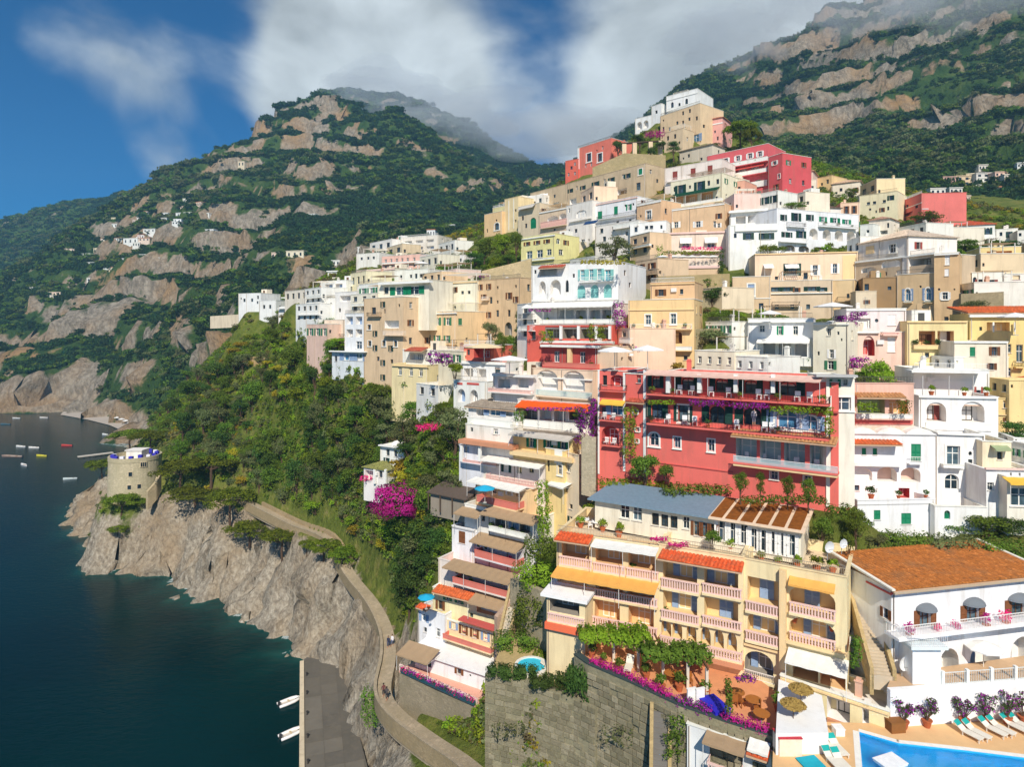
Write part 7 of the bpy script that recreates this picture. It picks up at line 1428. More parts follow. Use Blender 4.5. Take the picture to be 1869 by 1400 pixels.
for k in range(5):
    s = fr.W * (.34 + .66 * k / 4.2); mb = MB(r.location); mb.box(s - .12, s + .12, -.12, .12, zT, zT + 1.15, 0, lambda x, y, z: fr.pt(x, y, z)); mb.build('post', plaster('e6ece8', .4), r)
# corner pier with balcony of the villa
g = G(1690, 1262, TER_Z + 2.4); r = empty('balcony_pier', (g.x, g.y, TER_Z)); tag(r, 'white square pier carrying the corner balcony of the tiled villa', 'pier')
mb = MB(r.location); z1 = P(1690, 1182, g.y).z; mb.box(g.x - 1.15, g.x + 1.15, g.y - .1, g.y + 2.0, TER_Z - .3, z1); mb.build('shaft', plaster('f0f0ee', .4), r)
mb = MB(r.location); mb.box(g.x - 1.5, g.x + 1.5, g.y - .5, g.y + 2.2, z1 + .003, z1 + .25); cap = mb.build('slab', plaster('cfe0e4', .4), r)
fb = Face((g.x - 1.45, g.y - .45), (1, 0), 2.9); mb = MB(r.location); u_baluster_rail(mb, fb, 0, 2.9, 0, z1 + .25, z1 + 1.2, 'w', None); fb2 = Face((g.x - 1.45, g.y + 2.1), (0, -1), 2.5); u_baluster_rail(mb, fb2, 0, 2.5, 0, z1 + .25, z1 + 1.2, 'w', None); mb.build('railing', paint('f0f0ee', .5), cap)
# stair between the yellow hotel and the villa
def stair(label, pa, pb, w, n, mat, cat='stairs'):
    r = empty('stairway', pa); tag(r, label, cat); d = Vector((pb.x - pa.x, pb.y - pa.y, 0)); L = d.length; d.normalize(); f = Face((pa.x, pa.y), (d.x, d.y), L)
    for i in range(n):
        x0, x1 = L * i / n, L * (i + 1) / n; z = pa.z + (pb.z - pa.z) * (i + 1) / n; mb = MB(r.location); mb.box(x0, x1 + .02, -w / 2, w / 2, z - 1.2, z, 0, lambda x, y, z: f.pt(x, y, z)); mb.build('step', mat, r)
    for sg in (-1, 1):
        mb = MB(r.location); y0 = sg * w / 2; mb.box(0, L, y0 - .15, y0 + .15, -1.5, .75, 0, lambda x, y, z: f.pt(x, y, z + pa.z + (pb.z - pa.z) * x / L)); mb.build('side_wall', stone('c2a878', .8), r)
    return r
stair('long stone stairway climbing between the yellow hotel and the tiled villa', P(1612, 1238, 52), P(1556, 1040, 60), 1.7, 34, plaster('b09a74', .9))
stair('narrow garden stairway beside the bottom left houses', P(918, 1180, 71), P(940, 1080, 75), 1.2, 14, plaster('b8ab90', .9))
stair('dark ramped stair cut into the wall below the hotel terrace', P(1205, 1460, 52), P(1206, 1300, 54), 1.5, 16, plaster('6a6660', .9))
# white flat deck left of the pool with rugs
DK = [G(1421, 1240, 31.6), G(1500, 1270, 31.6), G(1512, 1338, 31.6), G(1416, 1340, 31.6)]
r = empty('white_roof_deck', (DK[0].x, DK[0].y, TER_Z)); tag(r, 'white flat roof deck under two straw parasols', 'roof deck'); mb = MB(r.location); mb.poly([Vector(p) for p in DK[::-1]])
for i in range(4): a, b2 = DK[i], DK[(i + 1) % 4]; mb.poly([Vector(a), Vector(b2), Vector((b2[0], b2[1], TER_Z)), Vector((a[0], a[1], TER_Z))])
mb.build('deck', plaster('f3f1ee', .25), r)
# ------------------------------------------------------------------ watchtower
tc_ = P(247, 900, 173); r = empty('watchtower', (tc_.x, tc_.y, tc_.z - 1)); tag(r, 'round medieval stone watchtower on the tip of the headland', 'tower')
zt_ = P(247, 838, 167).z; mb = MB(r.location); nn = 40; prof = [(6.75, tc_.z - 6), (6.6, tc_.z), (6.35, zt_ - 1.2), (6.45, zt_ - 1.1), (6.45, zt_), (6.0, zt_), (6.0, zt_ - .9), (0.01, zt_ - .9)]
mb.lathe((tc_.x, tc_.y, 0), prof, nn); mb.build('shaft', stone('cdbf9e', 1.1), r, smooth=False)
for u, v in ((260, 848), (264, 848), (238, 866), (236, 890), (254, 888)):
    ax = (u - CX) / FP; k = None
    A = Vector((0, 0)); D = Vector((ax, 1)); oc = A - Vector((tc_.x, tc_.y)); a_ = D.dot(D); b_ = 2 * oc.dot(D); c_ = oc.dot(oc) - 6.5 ** 2; disc = b_ * b_ - 4 * a_ * c_
    if disc < 0: continue
    t = (-b_ - math.sqrt(disc)) / (2 * a_); p = D * t; n_ = (p - Vector((tc_.x, tc_.y))).normalized(); fa = Face(p - Vector((-n_.y, n_.x)) * 0, (-n_.y, n_.x), 1); z = CH - (v - HZ) * t / FP
    mb = MB(r.location); mb.box(-.55, .55, -.25, .06, z - .7, z + .7, 0, lambda x, y, zz: fa.pt(x, y, zz)); w_ = mb.build('window', paint('c9b898', .8), r)
    mb = MB(r.location); mb.box(-.42, .42, -.2, .075, z - .55, z + .55, 0, lambda x, y, zz: fa.pt(x, y, zz)); mb.build('pane', glass('16242c'), w_, loc=None)
mb = MB(r.location); mb.box(tc_.x - 1.6, tc_.x + 2.6, tc_.y - 1.5, tc_.y + 2, zt_ - .9, zt_ + 1.3); mb.box(tc_.x - 1.9, tc_.x + 2.9, tc_.y - 1.8, tc_.y + 2.3, zt_ + 1.3, zt_ + 1.5); mb.build('roof_room', plaster('e9e4dc', .5), r)
for k in range(12):
    a = -2.9 + k * .42; mb = MB(r.location); x, y = tc_.x + 5.2 * math.cos(a), tc_.y + 5.2 * math.sin(a); mb.box(x - .5, x + .5, y - .4, y + .4, zt_ - .9, zt_ + rng.uniform(.25, .7)); mb.build('roof_bench', paint('3a36b0' if k % 3 else 'e8e6f4', .7), r)
low_wall('stair_wall', 'sloping stone stair wall right of the watchtower', [P(292, 868, 168), P(284, 885, 166), P(268, 903, 164)], .8, .8, stone('c4b08c', 1), 'wall', 4)
# small bridge arch and dark shed roof
def shed(label, u0, u1, v0, v1, d0, d1, hexc, name='shed'):
    a, b2 = P(u0, v0, d0), P(u1, v0 + (v1 - v0) * .4, d1); f = Face((a.x, a.y), (b2.x - a.x, b2.y - a.y), Vector((b2.x - a.x, b2.y - a.y)).length); r = empty(name, a - Vector((0, 0, 2))); tag(r, label, 'shed')
    mb = MB(r.location); mb.box(-.3, f.W + .3, -3.5, .6, a.z, a.z + .15, 0, lambda x, y, z: f.pt(x, y, z - y * .22)); mb.build('roof', paint(hexc, .9, .3), r)
    mb = MB(r.location); mb.box(0, f.W, -3.3, 0, a.z - 3.5, a.z - .02, 0, lambda x, y, z: f.pt(x, y, z)); mb.build('wall', plaster('8f8474', .8), r)
    for k in range(4): mb = MB(r.location); s = f.W * k / 3; mb.box(s - .08, s + .08, .42, .55, a.z - 2.6, a.z - .13, 0, lambda x, y, z: f.pt(x, y, z)); mb.build('post', paint('5a4a3c', .8), r)
shed('low shed with a broad dark brown roof beside the awning floors', 786, 852, 897, 918, 93, 89, '5f5248')
# terraced garden wall with pillars on the left
low_wall('terrace_wall', 'tan terrace wall with dark niches above the wooded slope', [P(424, 668, 198), P(520, 662, 186)], .8, 2.4, stone('c8a878', .8), 'wall', 4)
low_wall('terrace_wall', 'long low garden wall on the far green terrace', [P(385, 585, 235), P(470, 580, 222)], .6, 1.6, plaster('dcc8a4', .8), 'wall', 3)
low_wall('terrace_wall', 'ridge wall running left of the summit pergola', [P(1082, 318, 190), P(1140, 292, 186), P(1215, 296, 182)], .6, 2.0, stone('b9a67c', .8), 'wall', 6)
rp = empty('pergola', P(1165, 285, 187)); tag(rp, 'stone pillar pergola under the white summit arcade', 'pergola')
for u, v in ((1139, 278), (1158, 276), (1187, 274), (1205, 272)):
    p = P(u, v, 187); mb = MB(rp.location); mb.box(p.x - .6, p.x + .6, p.y - .6, p.y + .6, p.z - 3.5, p.z + 2.4); mb.build('pillar', plaster('d8b884', .7), rp)
p0, p1 = P(1134, 262, 187), P(1210, 257, 187); mb = MB(rp.location); mb.tube([p0, p1], .3, 5); mb.build('beam', paint('4a3a2c', .9), rp)
for lab, pts, h, hx in [('stone terrace wall left of the blue-door house', [P(1270, 560, 103), P(1334, 556, 106)], 2.2, 'b8a884'), ('lower stone terrace wall left of the porch villa', [P(1268, 625, 94), P(1362, 622, 95)], 2.0, 'a89a78'), ('stone terrace wall under the restaurant', [P(1200, 528, 108), P(1330, 522, 112)], 2.2, 'b4a074'), ('cream retaining wall under the lemon house', [P(880, 510, 150), P(970, 488, 146)], 2.0, 'd8c096'), ('stone bank below the ochre tower house', [P(1752, 560, 98), P(1830, 556, 97)], 2.0, 'a89878'), ('tall stone buttress wall right of the orange awning floor', [P(1062, 800, 79), P(1088, 806, 78.5)], .5, 'c2b49a'), ('stone bank under the vine bank left of the yellow hotel', [P(935, 1060, 74), P(1010, 1090, 68)], .3, 'b4a688'), ('curved stone wall beside the coral terrace floor', [P(905, 1140, 73), P(935, 1105, 74.5), P(945, 1085, 76)], .9, 'c9a890')]:
    rwall(lab, pts, 7, stone(hx, .9), .6, up=h)
# ------------------------------------------------------------------ furniture prototypes
def finish(root, label, cat, group=None): tag(root, label, cat, group); return root
def mk_parasol(hexc, label):
    r = empty('parasol'); mb = MB(); mb.tube([(0, 0, 0), (0, 0, 2.5)], .03, 6); mb.build('pole', paint('e8e4da', .5), r)
    mb = MB(); mb.lathe((0, 0, 0), [(1.5, 2.02), (1.5, 2.12), (1.0, 2.3), (.5, 2.46), (.02, 2.6)], 8); mb.build('canopy', cloth(hexc), r)
    mb = MB(); mb.lathe((0, 0, 0), [(.28, 0), (.28, .08), (.001, .08)], 10); mb.build('base', paint('b8b4ac', .8), r); return finish(r, label, 'parasol')
def mk_thatch(label):
    r = empty('straw_parasol'); mb = MB(); mb.tube([(0, 0, 0), (0, 0, 2.4)], .05, 6); mb.build('pole', BARK, r)
    n = 1400; q = nrng.random(n) ** .5; a = nrng.uniform(0, 6.28, n); pts = np.stack([q * 1.5 * np.cos(a), q * 1.5 * np.sin(a), 2.5 - q * .75], 1); nr = np.stack([np.cos(a) * .4, np.sin(a) * .4, np.ones(n)], 1); v, f = leaf_quads(pts, nr, .3, 4); me = np_mesh('thatch', v, f, [paint('a88c4c', .95, .4)]); link('thatch', me, r)
    mb = MB(); mb.lathe((0, 0, 0), [(1.35, 1.8), (.02, 2.45)], 12); mb.build('frame', paint('6a5030', .95), r); return finish(r, label, 'parasol')
def mk_lounger(hexc='ece4d4', towel='2aa8a0'):
    r = empty('sun_lounger'); mb = MB(); mb.box(-.32, .32, -.95, .35, .3, .36); mb.build('seat', cloth(hexc), r)
    mb = MB(); mb.box(-.32, .32, 0, .75, 0, .06, 0, lambda x, y, z: (x, .35 + y * .82, .32 + z + y * .55)); bk = mb.build('backrest', cloth(hexc), r)
    mb = MB(); mb.box(-.3, .3, .35, .72, .062, .10, 0, lambda x, y, z: (x, .35 + y * .82, .32 + z + y * .55)); mb.build('towel', cloth(towel), bk)
    for x in (-.27, .27):
        for y in (-.85, .3): mb = MB(); mb.box(x - .03, x + .03, y - .03, y + .03, 0, .3); mb.build('leg', paint('e0dcd0', .5), r)
    return r
def mk_chair(hexc):
    r = empty('chair'); mb = MB(); mb.box(-.24, .24, -.24, .24, .42, .47); mb.build('seat', paint(hexc, .6), r); mb = MB(); mb.box(-.24, .24, .2, .25, .5, .95); mb.build('backrest', paint(hexc, .6), r)
    for x in (-.2, .2):
        for y in (-.2, .2): mb = MB(); mb.box(x - .025, x + .025, y - .025, y + .025, 0, .42); mb.build('leg', paint(hexc, .6), r)
    return r
def mk_table(hexc):
    r = empty('table'); mb = MB(); mb.lathe((0, 0, 0), [(.001, .75), (.55, .75), (.55, .71), (.001, .71)], 14); mb.build('table_top', paint(hexc, .6), r); mb = MB(); mb.tube([(0, 0, .02), (0, 0, .71)], .04, 6); mb.build('pedestal', paint('8a8680', .5), r); return r
def mk_pot(leaf, seed):
    r = empty('potted_plant'); mb = MB(); mb.lathe((0, 0, 0), [(.16, 0), (.24, .38), (.27, .38), (.27, .44), (.2, .44), (.001, .4)], 10); mb.build('pot', paint('b8643c', .85), r)
    cl, fl = crown('bush', seed); p, d = clump_points(cl, 260, seed, 1.2); v, f = leaf_quads(p * np.array([.85, .85, 1.0]) + np.array([0, 0, .4]), d, .14, seed); link('foliage', np_mesh('foliage', v, f, [LEAF[leaf]]), r); return r
def mk_dish():
    r = empty('satellite_dish'); mb = MB(); mb.tube([(0, 0, 0), (0, 0, 1.1)], .04, 6); mb.build('mast', paint('9a9a98', .4), r)
    mb = MB(); rows = []
    for j in range(5):
        q = .55 * j / 4; rows.append([Vector((q * math.cos(a), -.22 + .55 * q * q * -1 + .1, 1.3 + q * math.sin(a))) for a in [2 * math.pi * i / 18 for i in range(18)]])
    for a, b2 in zip(rows, rows[1:]):
        for i in range(18): mb.poly([a[i], a[(i + 1) % 18], b2[(i + 1) % 18], b2[i]])
    mb.build('reflector', paint('d8d8d6', .5), r); mb = MB(); mb.tube([(0, -.2, 1.0), (0, -.75, 1.25)], .02, 5); mb.build('feed_arm', paint('9a9a98', .4), r); return r
_first = {}
def place(key, mk, loc, rz=0, s=1.0, label=None, cat=None, group=None):
    if key not in _first: _first[key] = mk(); o = _first[key]
    else: o = copy_tree(_first[key])
    o.location = loc; o.rotation_euler = (0, 0, rz); o.scale = (s, s, s) if not isinstance(s, tuple) else s; tag(o, label, cat, group); return o
def onb(short, u, v, off):
    f = BY[short]['face']; return f.pt(f.s_of(u, off), off, f.z_of(u, v, off))
# parasols
for i, u in enumerate((1209, 1228, 1246, 1263, 1283, 1301)):
    o_ = ['first', 'second', 'third', 'fourth', 'fifth', 'sixth'][i]
    place('pw', lambda: mk_parasol('f4f2ee', ''), P(u, 486, 123.5), 0, .85, f'{o_} white parasol from the left on the restaurant terrace', 'parasol', 'white parasols on the restaurant terrace')
for u, v, d, s, lab in [(930, 686, 93, 1.9, 'large round white parasol above the parasol floor'), (1122, 676, 78.5, 1.5, 'white parasol on the roof above the red bay tower'), (1182, 675, 76, 1.3, 'white parasol on the roof above the red stair column'), (1853, 612, 82.5, 1.3, 'white parasol on the orange-roofed yellow house balcony'), (1795, 1226, 54, 1.0, 'white garden parasol on the villa terrace'), (770, 500, 148, 1.2, 'white parasol on the roof of the left cluster'), (1405, 600, 88, 1.0, 'white parasol on the white porch villa terrace'), (1520, 592, 85, 1.6, 'broad white parasol on the cream tower house roof')]:
    place('pw', None, P(u, v, d), .3, (s, s, min(s, 1.15)), lab, 'parasol')
place('pc', lambda: mk_parasol('f2dcb0', ''), P(884, 662, 101.5), .2, (2.1, 2.1, 1.2), 'big cream parasol beside the coral rooftop room', 'parasol')
place('pb', lambda: mk_parasol('2fb0d8', ''), P(885, 918, 82.5), .2, .9, 'turquoise parasol on the blue parasol floor', 'parasol')
place('pb', None, P(778, 1112, 78.5), .2, .7, 'turquoise parasol beside the stepped white house', 'parasol')
for u, v, lab in ((1462, 1283, 'upper straw parasol on the white roof deck'), (1448, 1312, 'lower straw parasol on the white roof deck')): place('st', lambda: mk_thatch(''), G(u, v, 31.6), .2, .62, lab, 'parasol', 'straw parasols on the white roof deck')
# pool loungers, bushes in pots, towels
LG = 'sun loungers in pairs beside the big pool'
for i, (u, v) in enumerate(((1768, 1345), (1783, 1343), (1812, 1338), (1827, 1336), (1852, 1332), (1866, 1330))):
    place('lg', mk_lounger, G(u, v, TER_Z + .01), R(28), 1.0, f'{["leftmost", "second", "third", "fourth", "fifth", "rightmost"][i]} cream sun lounger with turquoise towel by the pool', 'sun lounger', LG)
for i, (u, v) in enumerate(((1512, 1368), (1529, 1372), (1520, 1396), (1536, 1399))):
    place('lg', None, G(u, v, TER_Z + .01), R(8), 1.0, f'{["left", "right", "lower left", "lower right"][i]} sun lounger of the group left of the pool', 'sun lounger', LG)
place('lg2', lambda: mk_lounger('f0e8d8', 'f0e8d8'), G(1148, 1222, TER_Z + .01), R(-20), 1.1, 'single cream sun lounger under the hotel pergola', 'sun lounger')
place('lg2', None, G(1004, 1222, GAR_Z + .01), R(80), 1.0, 'white sun lounger beside the tiny garden pool', 'sun lounger')
for i, (u, v, w, h) in enumerate(((1650, 1300, 34, 44), (1692, 1302, 34, 48), (1760, 1294, 32, 50), (1800, 1288, 40, 56), (1838, 1286, 34, 52), (1866, 1282, 34, 56))):
    g = G(u, 1330 - i * 2.0, TER_Z); d = g.y; lab = f'{["leftmost", "second", "third", "fourth", "fifth", "rightmost"][i]} dark purple bougainvillea in a pot before the white pool wall'
    r = empty('potted_bougainvillea', (g.x, g.y, TER_Z)); tag(r, lab, 'plant', 'potted bougainvilleas before the pool wall')
    mb = MB(); mb.lathe((0, 0, 0), [(.22, 0), (.36, .55), (.4, .55), (.4, .62), (.3, .62), (.001, .55)], 12); mb.build('pot', paint('b0603a', .85), r)
    cl = [(rng.uniform(-.7, .7), rng.uniform(-.35, .35), rng.uniform(1.1, 2.3), rng.uniform(.22, .38)) for _ in range(11)]
    mb = MB()
    for c in cl: mb.tube([(0, 0, .5), (c[0] * .3, c[1] * .3, .9), (c[0], c[1], c[2])], [.05, .035, .012], 5)
    mb.build('stem', BARK, r); p, dd = clump_points(cl, 520, 70 + i, 1.0); vv, ff = leaf_quads(p, dd, .16, i); me = np_mesh('foliage', vv, ff, [LEAF['dark'], LEAF['purple']]); me.polygons.foreach_set('material_index', (nrng.random(len(ff)) < .35).astype(np.int32)); link('foliage', me, r)
# wooden planter, stool, tables, rugs near the pool
def boxthing(name, label, cat, c, sx, sy, sz, hexc, rz=0, lid=None):
    r = empty(name, c, rz); tag(r, label, cat); mb = MB(); mb.box(-sx / 2, sx / 2, -sy / 2, sy / 2, 0, sz); mb.build('body', paint(hexc, .8, .2), r)
    mb = MB(); mb.box(-sx / 2 - .04, sx / 2 + .04, -sy / 2 - .04, sy / 2 + .04, sz + .002, sz + .06); mb.build('lid', paint(lid or hexc, .7, .2), r); return r
boxthing('planter', 'wooden planter box at the left end of the white pool wall', 'planter', G(1634, 1334, TER_Z), 1.2, .8, .8, '8a5a2c', .1)
boxthing('side_table', 'small white square table beside the pool bar', 'table', G(1530, 1340, TER_Z), .7, .7, .5, 'f0eeea')
boxthing('changing_cabin', 'small white changing hut left of the pool', 'hut', G(1437, 1372, TER_Z), 1.7, 1.2, 1.3, 'f0dcc4', 0, 'c03a44')
for i, (u, v, hx, lab) in enumerate(((1487, 1358, '1fa0a4', 'turquoise cloth spread on the deck left of the pool'), (1480, 1395, '12a4b8', 'bright turquoise mat at the bottom edge left of the pool'))):
    boxthing('deck_mat', lab, 'mat', G(u, v, TER_Z + .012), 1.5, 1.3, .05, hx, .2)
boxthing('pool_float', 'white rectangular float in the swimming pool', 'float', G(1625, 1394, TER_Z - .12), 1.9, 1.3, .15, 'eef2f4', .35)
# hotel terrace furniture
for i, (u, v) in enumerate(((1250, 1248), (1345, 1282), (1375, 1296), (1390, 1322), (1225, 1246))):
    place('wt', lambda: mk_table('a8682c'), G(u, v, TER_Z), .3 * i, 1.2, ['wooden table at the right end of the pergola', 'wooden table left under the white terrace awning', 'wooden table right of the terrace', 'small wooden table at the lower right terrace corner', 'wooden table in the pergola shade'][i], 'table', 'wooden tables on the hotel terrace')
for i, (u, v) in enumerate(((1258, 1252), (1242, 1252), (1352, 1290), (1338, 1290), (1382, 1302), (1232, 1250))):
    place('wc', lambda: mk_chair('9a5c28'), G(u, v, TER_Z), i * 1.1, 1.2, 'brown wooden chair at a table on the hotel terrace', 'chair', 'wooden chairs on the hotel terrace')
boxthing('blue_cover', 'deep blue covered lounge on the hotel terrace', 'cover', G(1304, 1300, TER_Z), 1.5, 2.2, .7, '2a26b8', .35)
for i, u in enumerate((1262, 1278)): boxthing('towel_screen', f'{["left", "right"][i]} white sheet screen on the hotel terrace', 'screen', G(u, 1290, TER_Z), .8, .15, 1.5, 'f4ece6', .3)
# roof terrace of the yellow hotel
zr = BY['yellow hotel left wing']['zt'] - .9
for k, sh in enumerate(('yellow hotel left wing', 'yellow hotel middle wing', 'yellow hotel right wing')):
    b = BY[sh]; f = b['face']; mb = MB(b['root'].location); u_baluster_rail(mb, f, .1, f.W - .1, -.12, b['zt'] + .095, b['zt'] + .75, 'i', None); mb.build('roof_railing', paint('a89a84', .6), b['root'])
for i, (u, v) in enumerate(((1160, 962), (1252, 972), (1208, 968), (1234, 980), (1066, 955), (1090, 960))):
    g = G(u, v + 6, zr); place('tw', lambda: mk_table('f0efec'), g, 0, 1.1, ['white table left on the roof terrace', 'white table before the brown doors of the roof pavilion', 'white table in the middle of the roof terrace', 'white table by the flower row of the roof terrace', 'white table at the far left roof terrace corner', 'white table left of the pavilion'][i], 'table', 'white tables on the yellow hotel roof')
    for j in range(2): place('cw', lambda: mk_chair('f0efec'), g + Vector((.75 * (1 if j else -1), .2, 0)), 1.57 * (1 if j else -1), 1.0, 'white chair at a table on the yellow hotel roof terrace', 'chair', 'white chairs on the yellow hotel roof')
boxthing('swing_sofa', 'white canopied swing sofa on the roof terrace', 'sofa', G(1160, 972, zr), 1.9, 1.0, 1.3, 'f2f0f2', -.3, 'fbfafa')
for i, (u, v, s, lab) in enumerate(((1536, 1012, .75, 'upper satellite dish at the right end of the hotel roof'), (1510, 1022, .9, 'lower satellite dish at the right end of the hotel roof'), (1646, 1240, 1.1, 'satellite dish at the foot of the tiled villa'))):
    place('ds', mk_dish, P(u, v, 54.5 if i < 2 else 52.5), .3, s, lab, 'dish', 'satellite dishes')
# chairs and plants along the balconies
BP = [('red hotel', 720, 0.6, [1240, 1262, 1298, 1330, 1385, 1400, 1455, 1478], 'white lounge chair on the top balcony of the red hotel'), ('red hotel', 773, .6, [1218, 1250, 1268, 1345, 1395, 1410], 'white chair on the middle balcony of the red hotel'), ('red hotel', 843, -1.0, [1360, 1392, 1425, 1455, 1490, 1515], 'cream armchair in the glazed room of the red hotel'), ('red bay tower', 814, -.4, [1106, 1120], 'white chair in the red bay tower arch'), ('red bay tower', 768, .3, [1102, 1118], 'white chair on the red bay tower balcony')]
for sh, v, off, us, lab in BP:
    f = BY[sh]['face']; z = f.z_of(us[0], v, off)
    for i, u in enumerate(us): place('cw', None, f.pt(f.s_of(u, off), off, z), f.ang + rng.uniform(-.5, .5), 1.15, lab, 'chair', 'seats: ' + lab)
for k, (sh, v, off, us, s) in enumerate([('yellow hotel left wing', 1028, -.5, [1028, 1072, 1096, 1155], .9), ('yellow hotel middle wing', 1074, -.5, [1214, 1222, 1288, 1346], .9), ('yellow hotel middle wing', 1130, -.5, [1212, 1262, 1290, 1344], .9), ('yellow hotel right wing', 1118, -.6, [1366, 1416, 1450, 1518], .9), ('yellow hotel right wing', 1172, -.6, [1366, 1412, 1450, 1516], .9),
        ('orange awning floor', 782, .4, [958, 985, 1030], .9), ('double arch floor', 722, .5, [980, 1030, 1074], .8), ('long-awning floor', 590, .4, [980, 1000, 1060, 1085, 1112], .9), ('twin tan awning floor', 968, .8, [898, 915, 935, 955], .8), ('broad awning floor', 1064, 1.2, [836, 860, 900, 930], .8), ('coral parapet floor', 1016, 1.1, [872, 890, 930], .8), ('yellow loggia house', 636, .2, [1672, 1690, 1712, 1736], .9), ('white porch villa', 664, .3, [1404, 1440, 1476], .8), ('red hotel', 720, .9, [1190, 1228, 1350, 1420, 1500], .8), ('red hotel', 773, .9, [1188, 1292, 1420], .8), ('golden arch house', 602, .4, [1156, 1200, 1250], .8), ('pink hotel', 309, .6, [1322, 1352, 1380], 1.0), ('white arch hotel', 414, .4, [1506, 1530, 1556], .9), ('deep red floor', 670, .6, [996, 1034, 1080], .8), ('two-loggia house', 722, -1.2, [1700, 1760, 1800], 1.0), ('green-square house', 912, -1.0, [1590, 1640, 1690], 1.0), ('tiled villa', 1168, 1.0, [1660, 1712, 1745, 1800, 1836], 1.0)]):
    f = BY[sh]['face']; z = f.z_of(us[0], v, off); red = sh in ('tiled villa', 'coral parapet floor')
    for u in us: place('pp%d' % (9 if red else k % 3), (lambda: mk_pot('magenta', 5)) if red else (lambda: mk_pot(['mid', 'bright', 'dark'][k % 3], k % 3 + 1)), f.pt(f.s_of(u, off), off, z), rng.uniform(0, 6), rng.uniform(.8, 1.25) * s, f'potted {"flowers" if red else "plant"} on a balcony of the {sh} near image height {"upper" if v < 700 else "middle" if v < 1000 else "lower"}'.replace(' near image height upper', ', upper town').replace(' near image height middle', ', mid slope').replace(' near image height lower', ', lower town'), 'potted plant', f'potted plants on the {sh}')
for i, (u, v) in enumerate(((1060, 968), (1100, 975), (1130, 985), (1285, 1005), (1310, 1010), (1335, 1015), (1390, 1030), (1420, 1038), (1455, 1042), (1490, 1050), (1520, 1052), (1350, 1000), (1275, 990))):
    place('pp1', None, G(u, v - 4, zr), i, rng.uniform(.9, 1.6), 'potted plant standing on the yellow hotel roof terrace', 'potted plant', 'potted plants on the yellow hotel roof')
for i, (u, v) in enumerate(((1100, 1215), (1130, 1230), (1180, 1240), (1208, 1262), (1290, 1270), (1420, 1300), (1080, 1200), (1240, 1262))):
    place('pp0', lambda: mk_pot('mid', 1), G(u, v, TER_Z), i, rng.uniform(.9, 1.5), 'leafy potted shrub standing on the hotel terrace', 'potted plant', 'potted shrubs on the hotel terrace')
# ------------------------------------------------------------------ boats, jetty, beach, far houses
def boat(label, p, L, hexc, rz, inner='c8bca8', group='small boats at anchor in the cove'):
    r = empty('boat', p, rz); tag(r, label, 'boat', group); mb = MB(); secs = []
    for t in np.linspace(0, 1, 9):
        w = .36 * L / 2 * (math.sin(math.pi * min(1, .18 + t * .62)) if t < .75 else math.cos((t - .75) * 2 * math.pi) ** .8 * .85 + .0); w = max(.02, w * .62); y = (t - .5) * L; zt = .5 + .35 * t * t
        secs.append([(-w, y, zt), (-w * .8, y, .05), (0, y, -.25), (w * .8, y, .05), (w, y, zt)])
    for a, b2 in zip(secs, secs[1:]):
        for i in range(4): mb.poly([a[i], a[i + 1], b2[i + 1], b2[i]])
    mb.poly(secs[0][::-1]); mb.build('hull', paint(hexc, .35, .08), r)
    mb = MB()
    for a, b2 in zip(secs, secs[1:]): mb.poly([(a[0][0] * .8, a[0][1], .32), (a[4][0] * .8, a[4][1], .32), (b2[4][0] * .8, b2[4][1], .32), (b2[0][0] * .8, b2[0][1], .32)])
    mb.build('deck', paint(inner, .7), r)
    for y in (-.2, .15): mb = MB(); mb.box(-.3 * L / 4, .3 * L / 4, y * L - .12, y * L + .12, .34, .48); mb.build('thwart', paint('a07848', .7), r)
    mb = MB(); mb.box(-.15, .15, -.5 * L - .3, -.5 * L, .1, .85); mb.build('outboard_motor', paint('2a2a2c', .4), r); return r
def dinghy(label, p, rz):
    r = empty('inflatable_dinghy', p, rz); tag(r, label, 'dinghy', 'dinghies moored beside the quay')
    for sg in (-1, 1): mb = MB(); mb.tube([(sg * .62, -1.9, .25), (sg * .66, -.8, .25), (sg * .64, .5, .27), (sg * .4, 1.3, .34), (0, 1.65, .4)], [.2, .24, .24, .22, .18], 10); mb.build('side_tube', paint('ece8e4', .4, .05), r, True)
    mb = MB(); mb.box(-.5, .5, -1.6, 1.0, .1, .16); mb.build('floor', paint('c8c0b4', .7), r); mb = MB(); mb.box(-.5, .5, -1.62, -1.52, .1, .5); mb.build('transom', paint('8a8478', .6), r)
    mb = MB(); mb.box(-.14, .14, -1.95, -1.62, .1, .8); mb.build('outboard_motor', paint('3a3a3c', .4), r); mb = MB(); mb.box(-.45, .45, -.3, -.05, .3, .38); mb.build('thwart', paint('d0b890', .6), r); return r
dinghy('upper white inflatable dinghy beside the quay', G(529, 1283, 0), R(-50)); dinghy('lower white inflatable dinghy beside the quay', G(533, 1341, 0), R(-48))
for u, v, L, hx, rz, lab in [(38, 816, 6, 'e8e8e4', 80, 'left white boat of the pair in the cove'), (62, 818, 6, 'ecebe6', 85, 'right white boat of the pair in the cove'), (22, 834, 11, '9a8478', 84, 'long brownish boat at the left edge of the cove'), (76, 833, 6, 'd8d040', 80, 'yellow boat in the cove'), (44, 850, 6, 'e4e6e8', 60, 'white motor boat below the yellow boat'), (122, 814, 6, 'd04a44', 88, 'red boat in the cove'), (128, 875, 5, 'c8d4d4', 110, 'pale rowing boat nearest the watchtower rock'), (192, 794, 5, 'e8ecec', 70, 'white boat close to the beach'), (10, 775, 7, '4a6a78', 85, 'dark blue boat near the far shore'), (30, 764, 6, 'dcdcd8', 85, 'small white boat close under the far shore'), (80, 763, 6, 'e4e0da', 88, 'second small white boat under the far shore')]:
    boat(lab, G(u, v, 0), L, hx, R(rz))
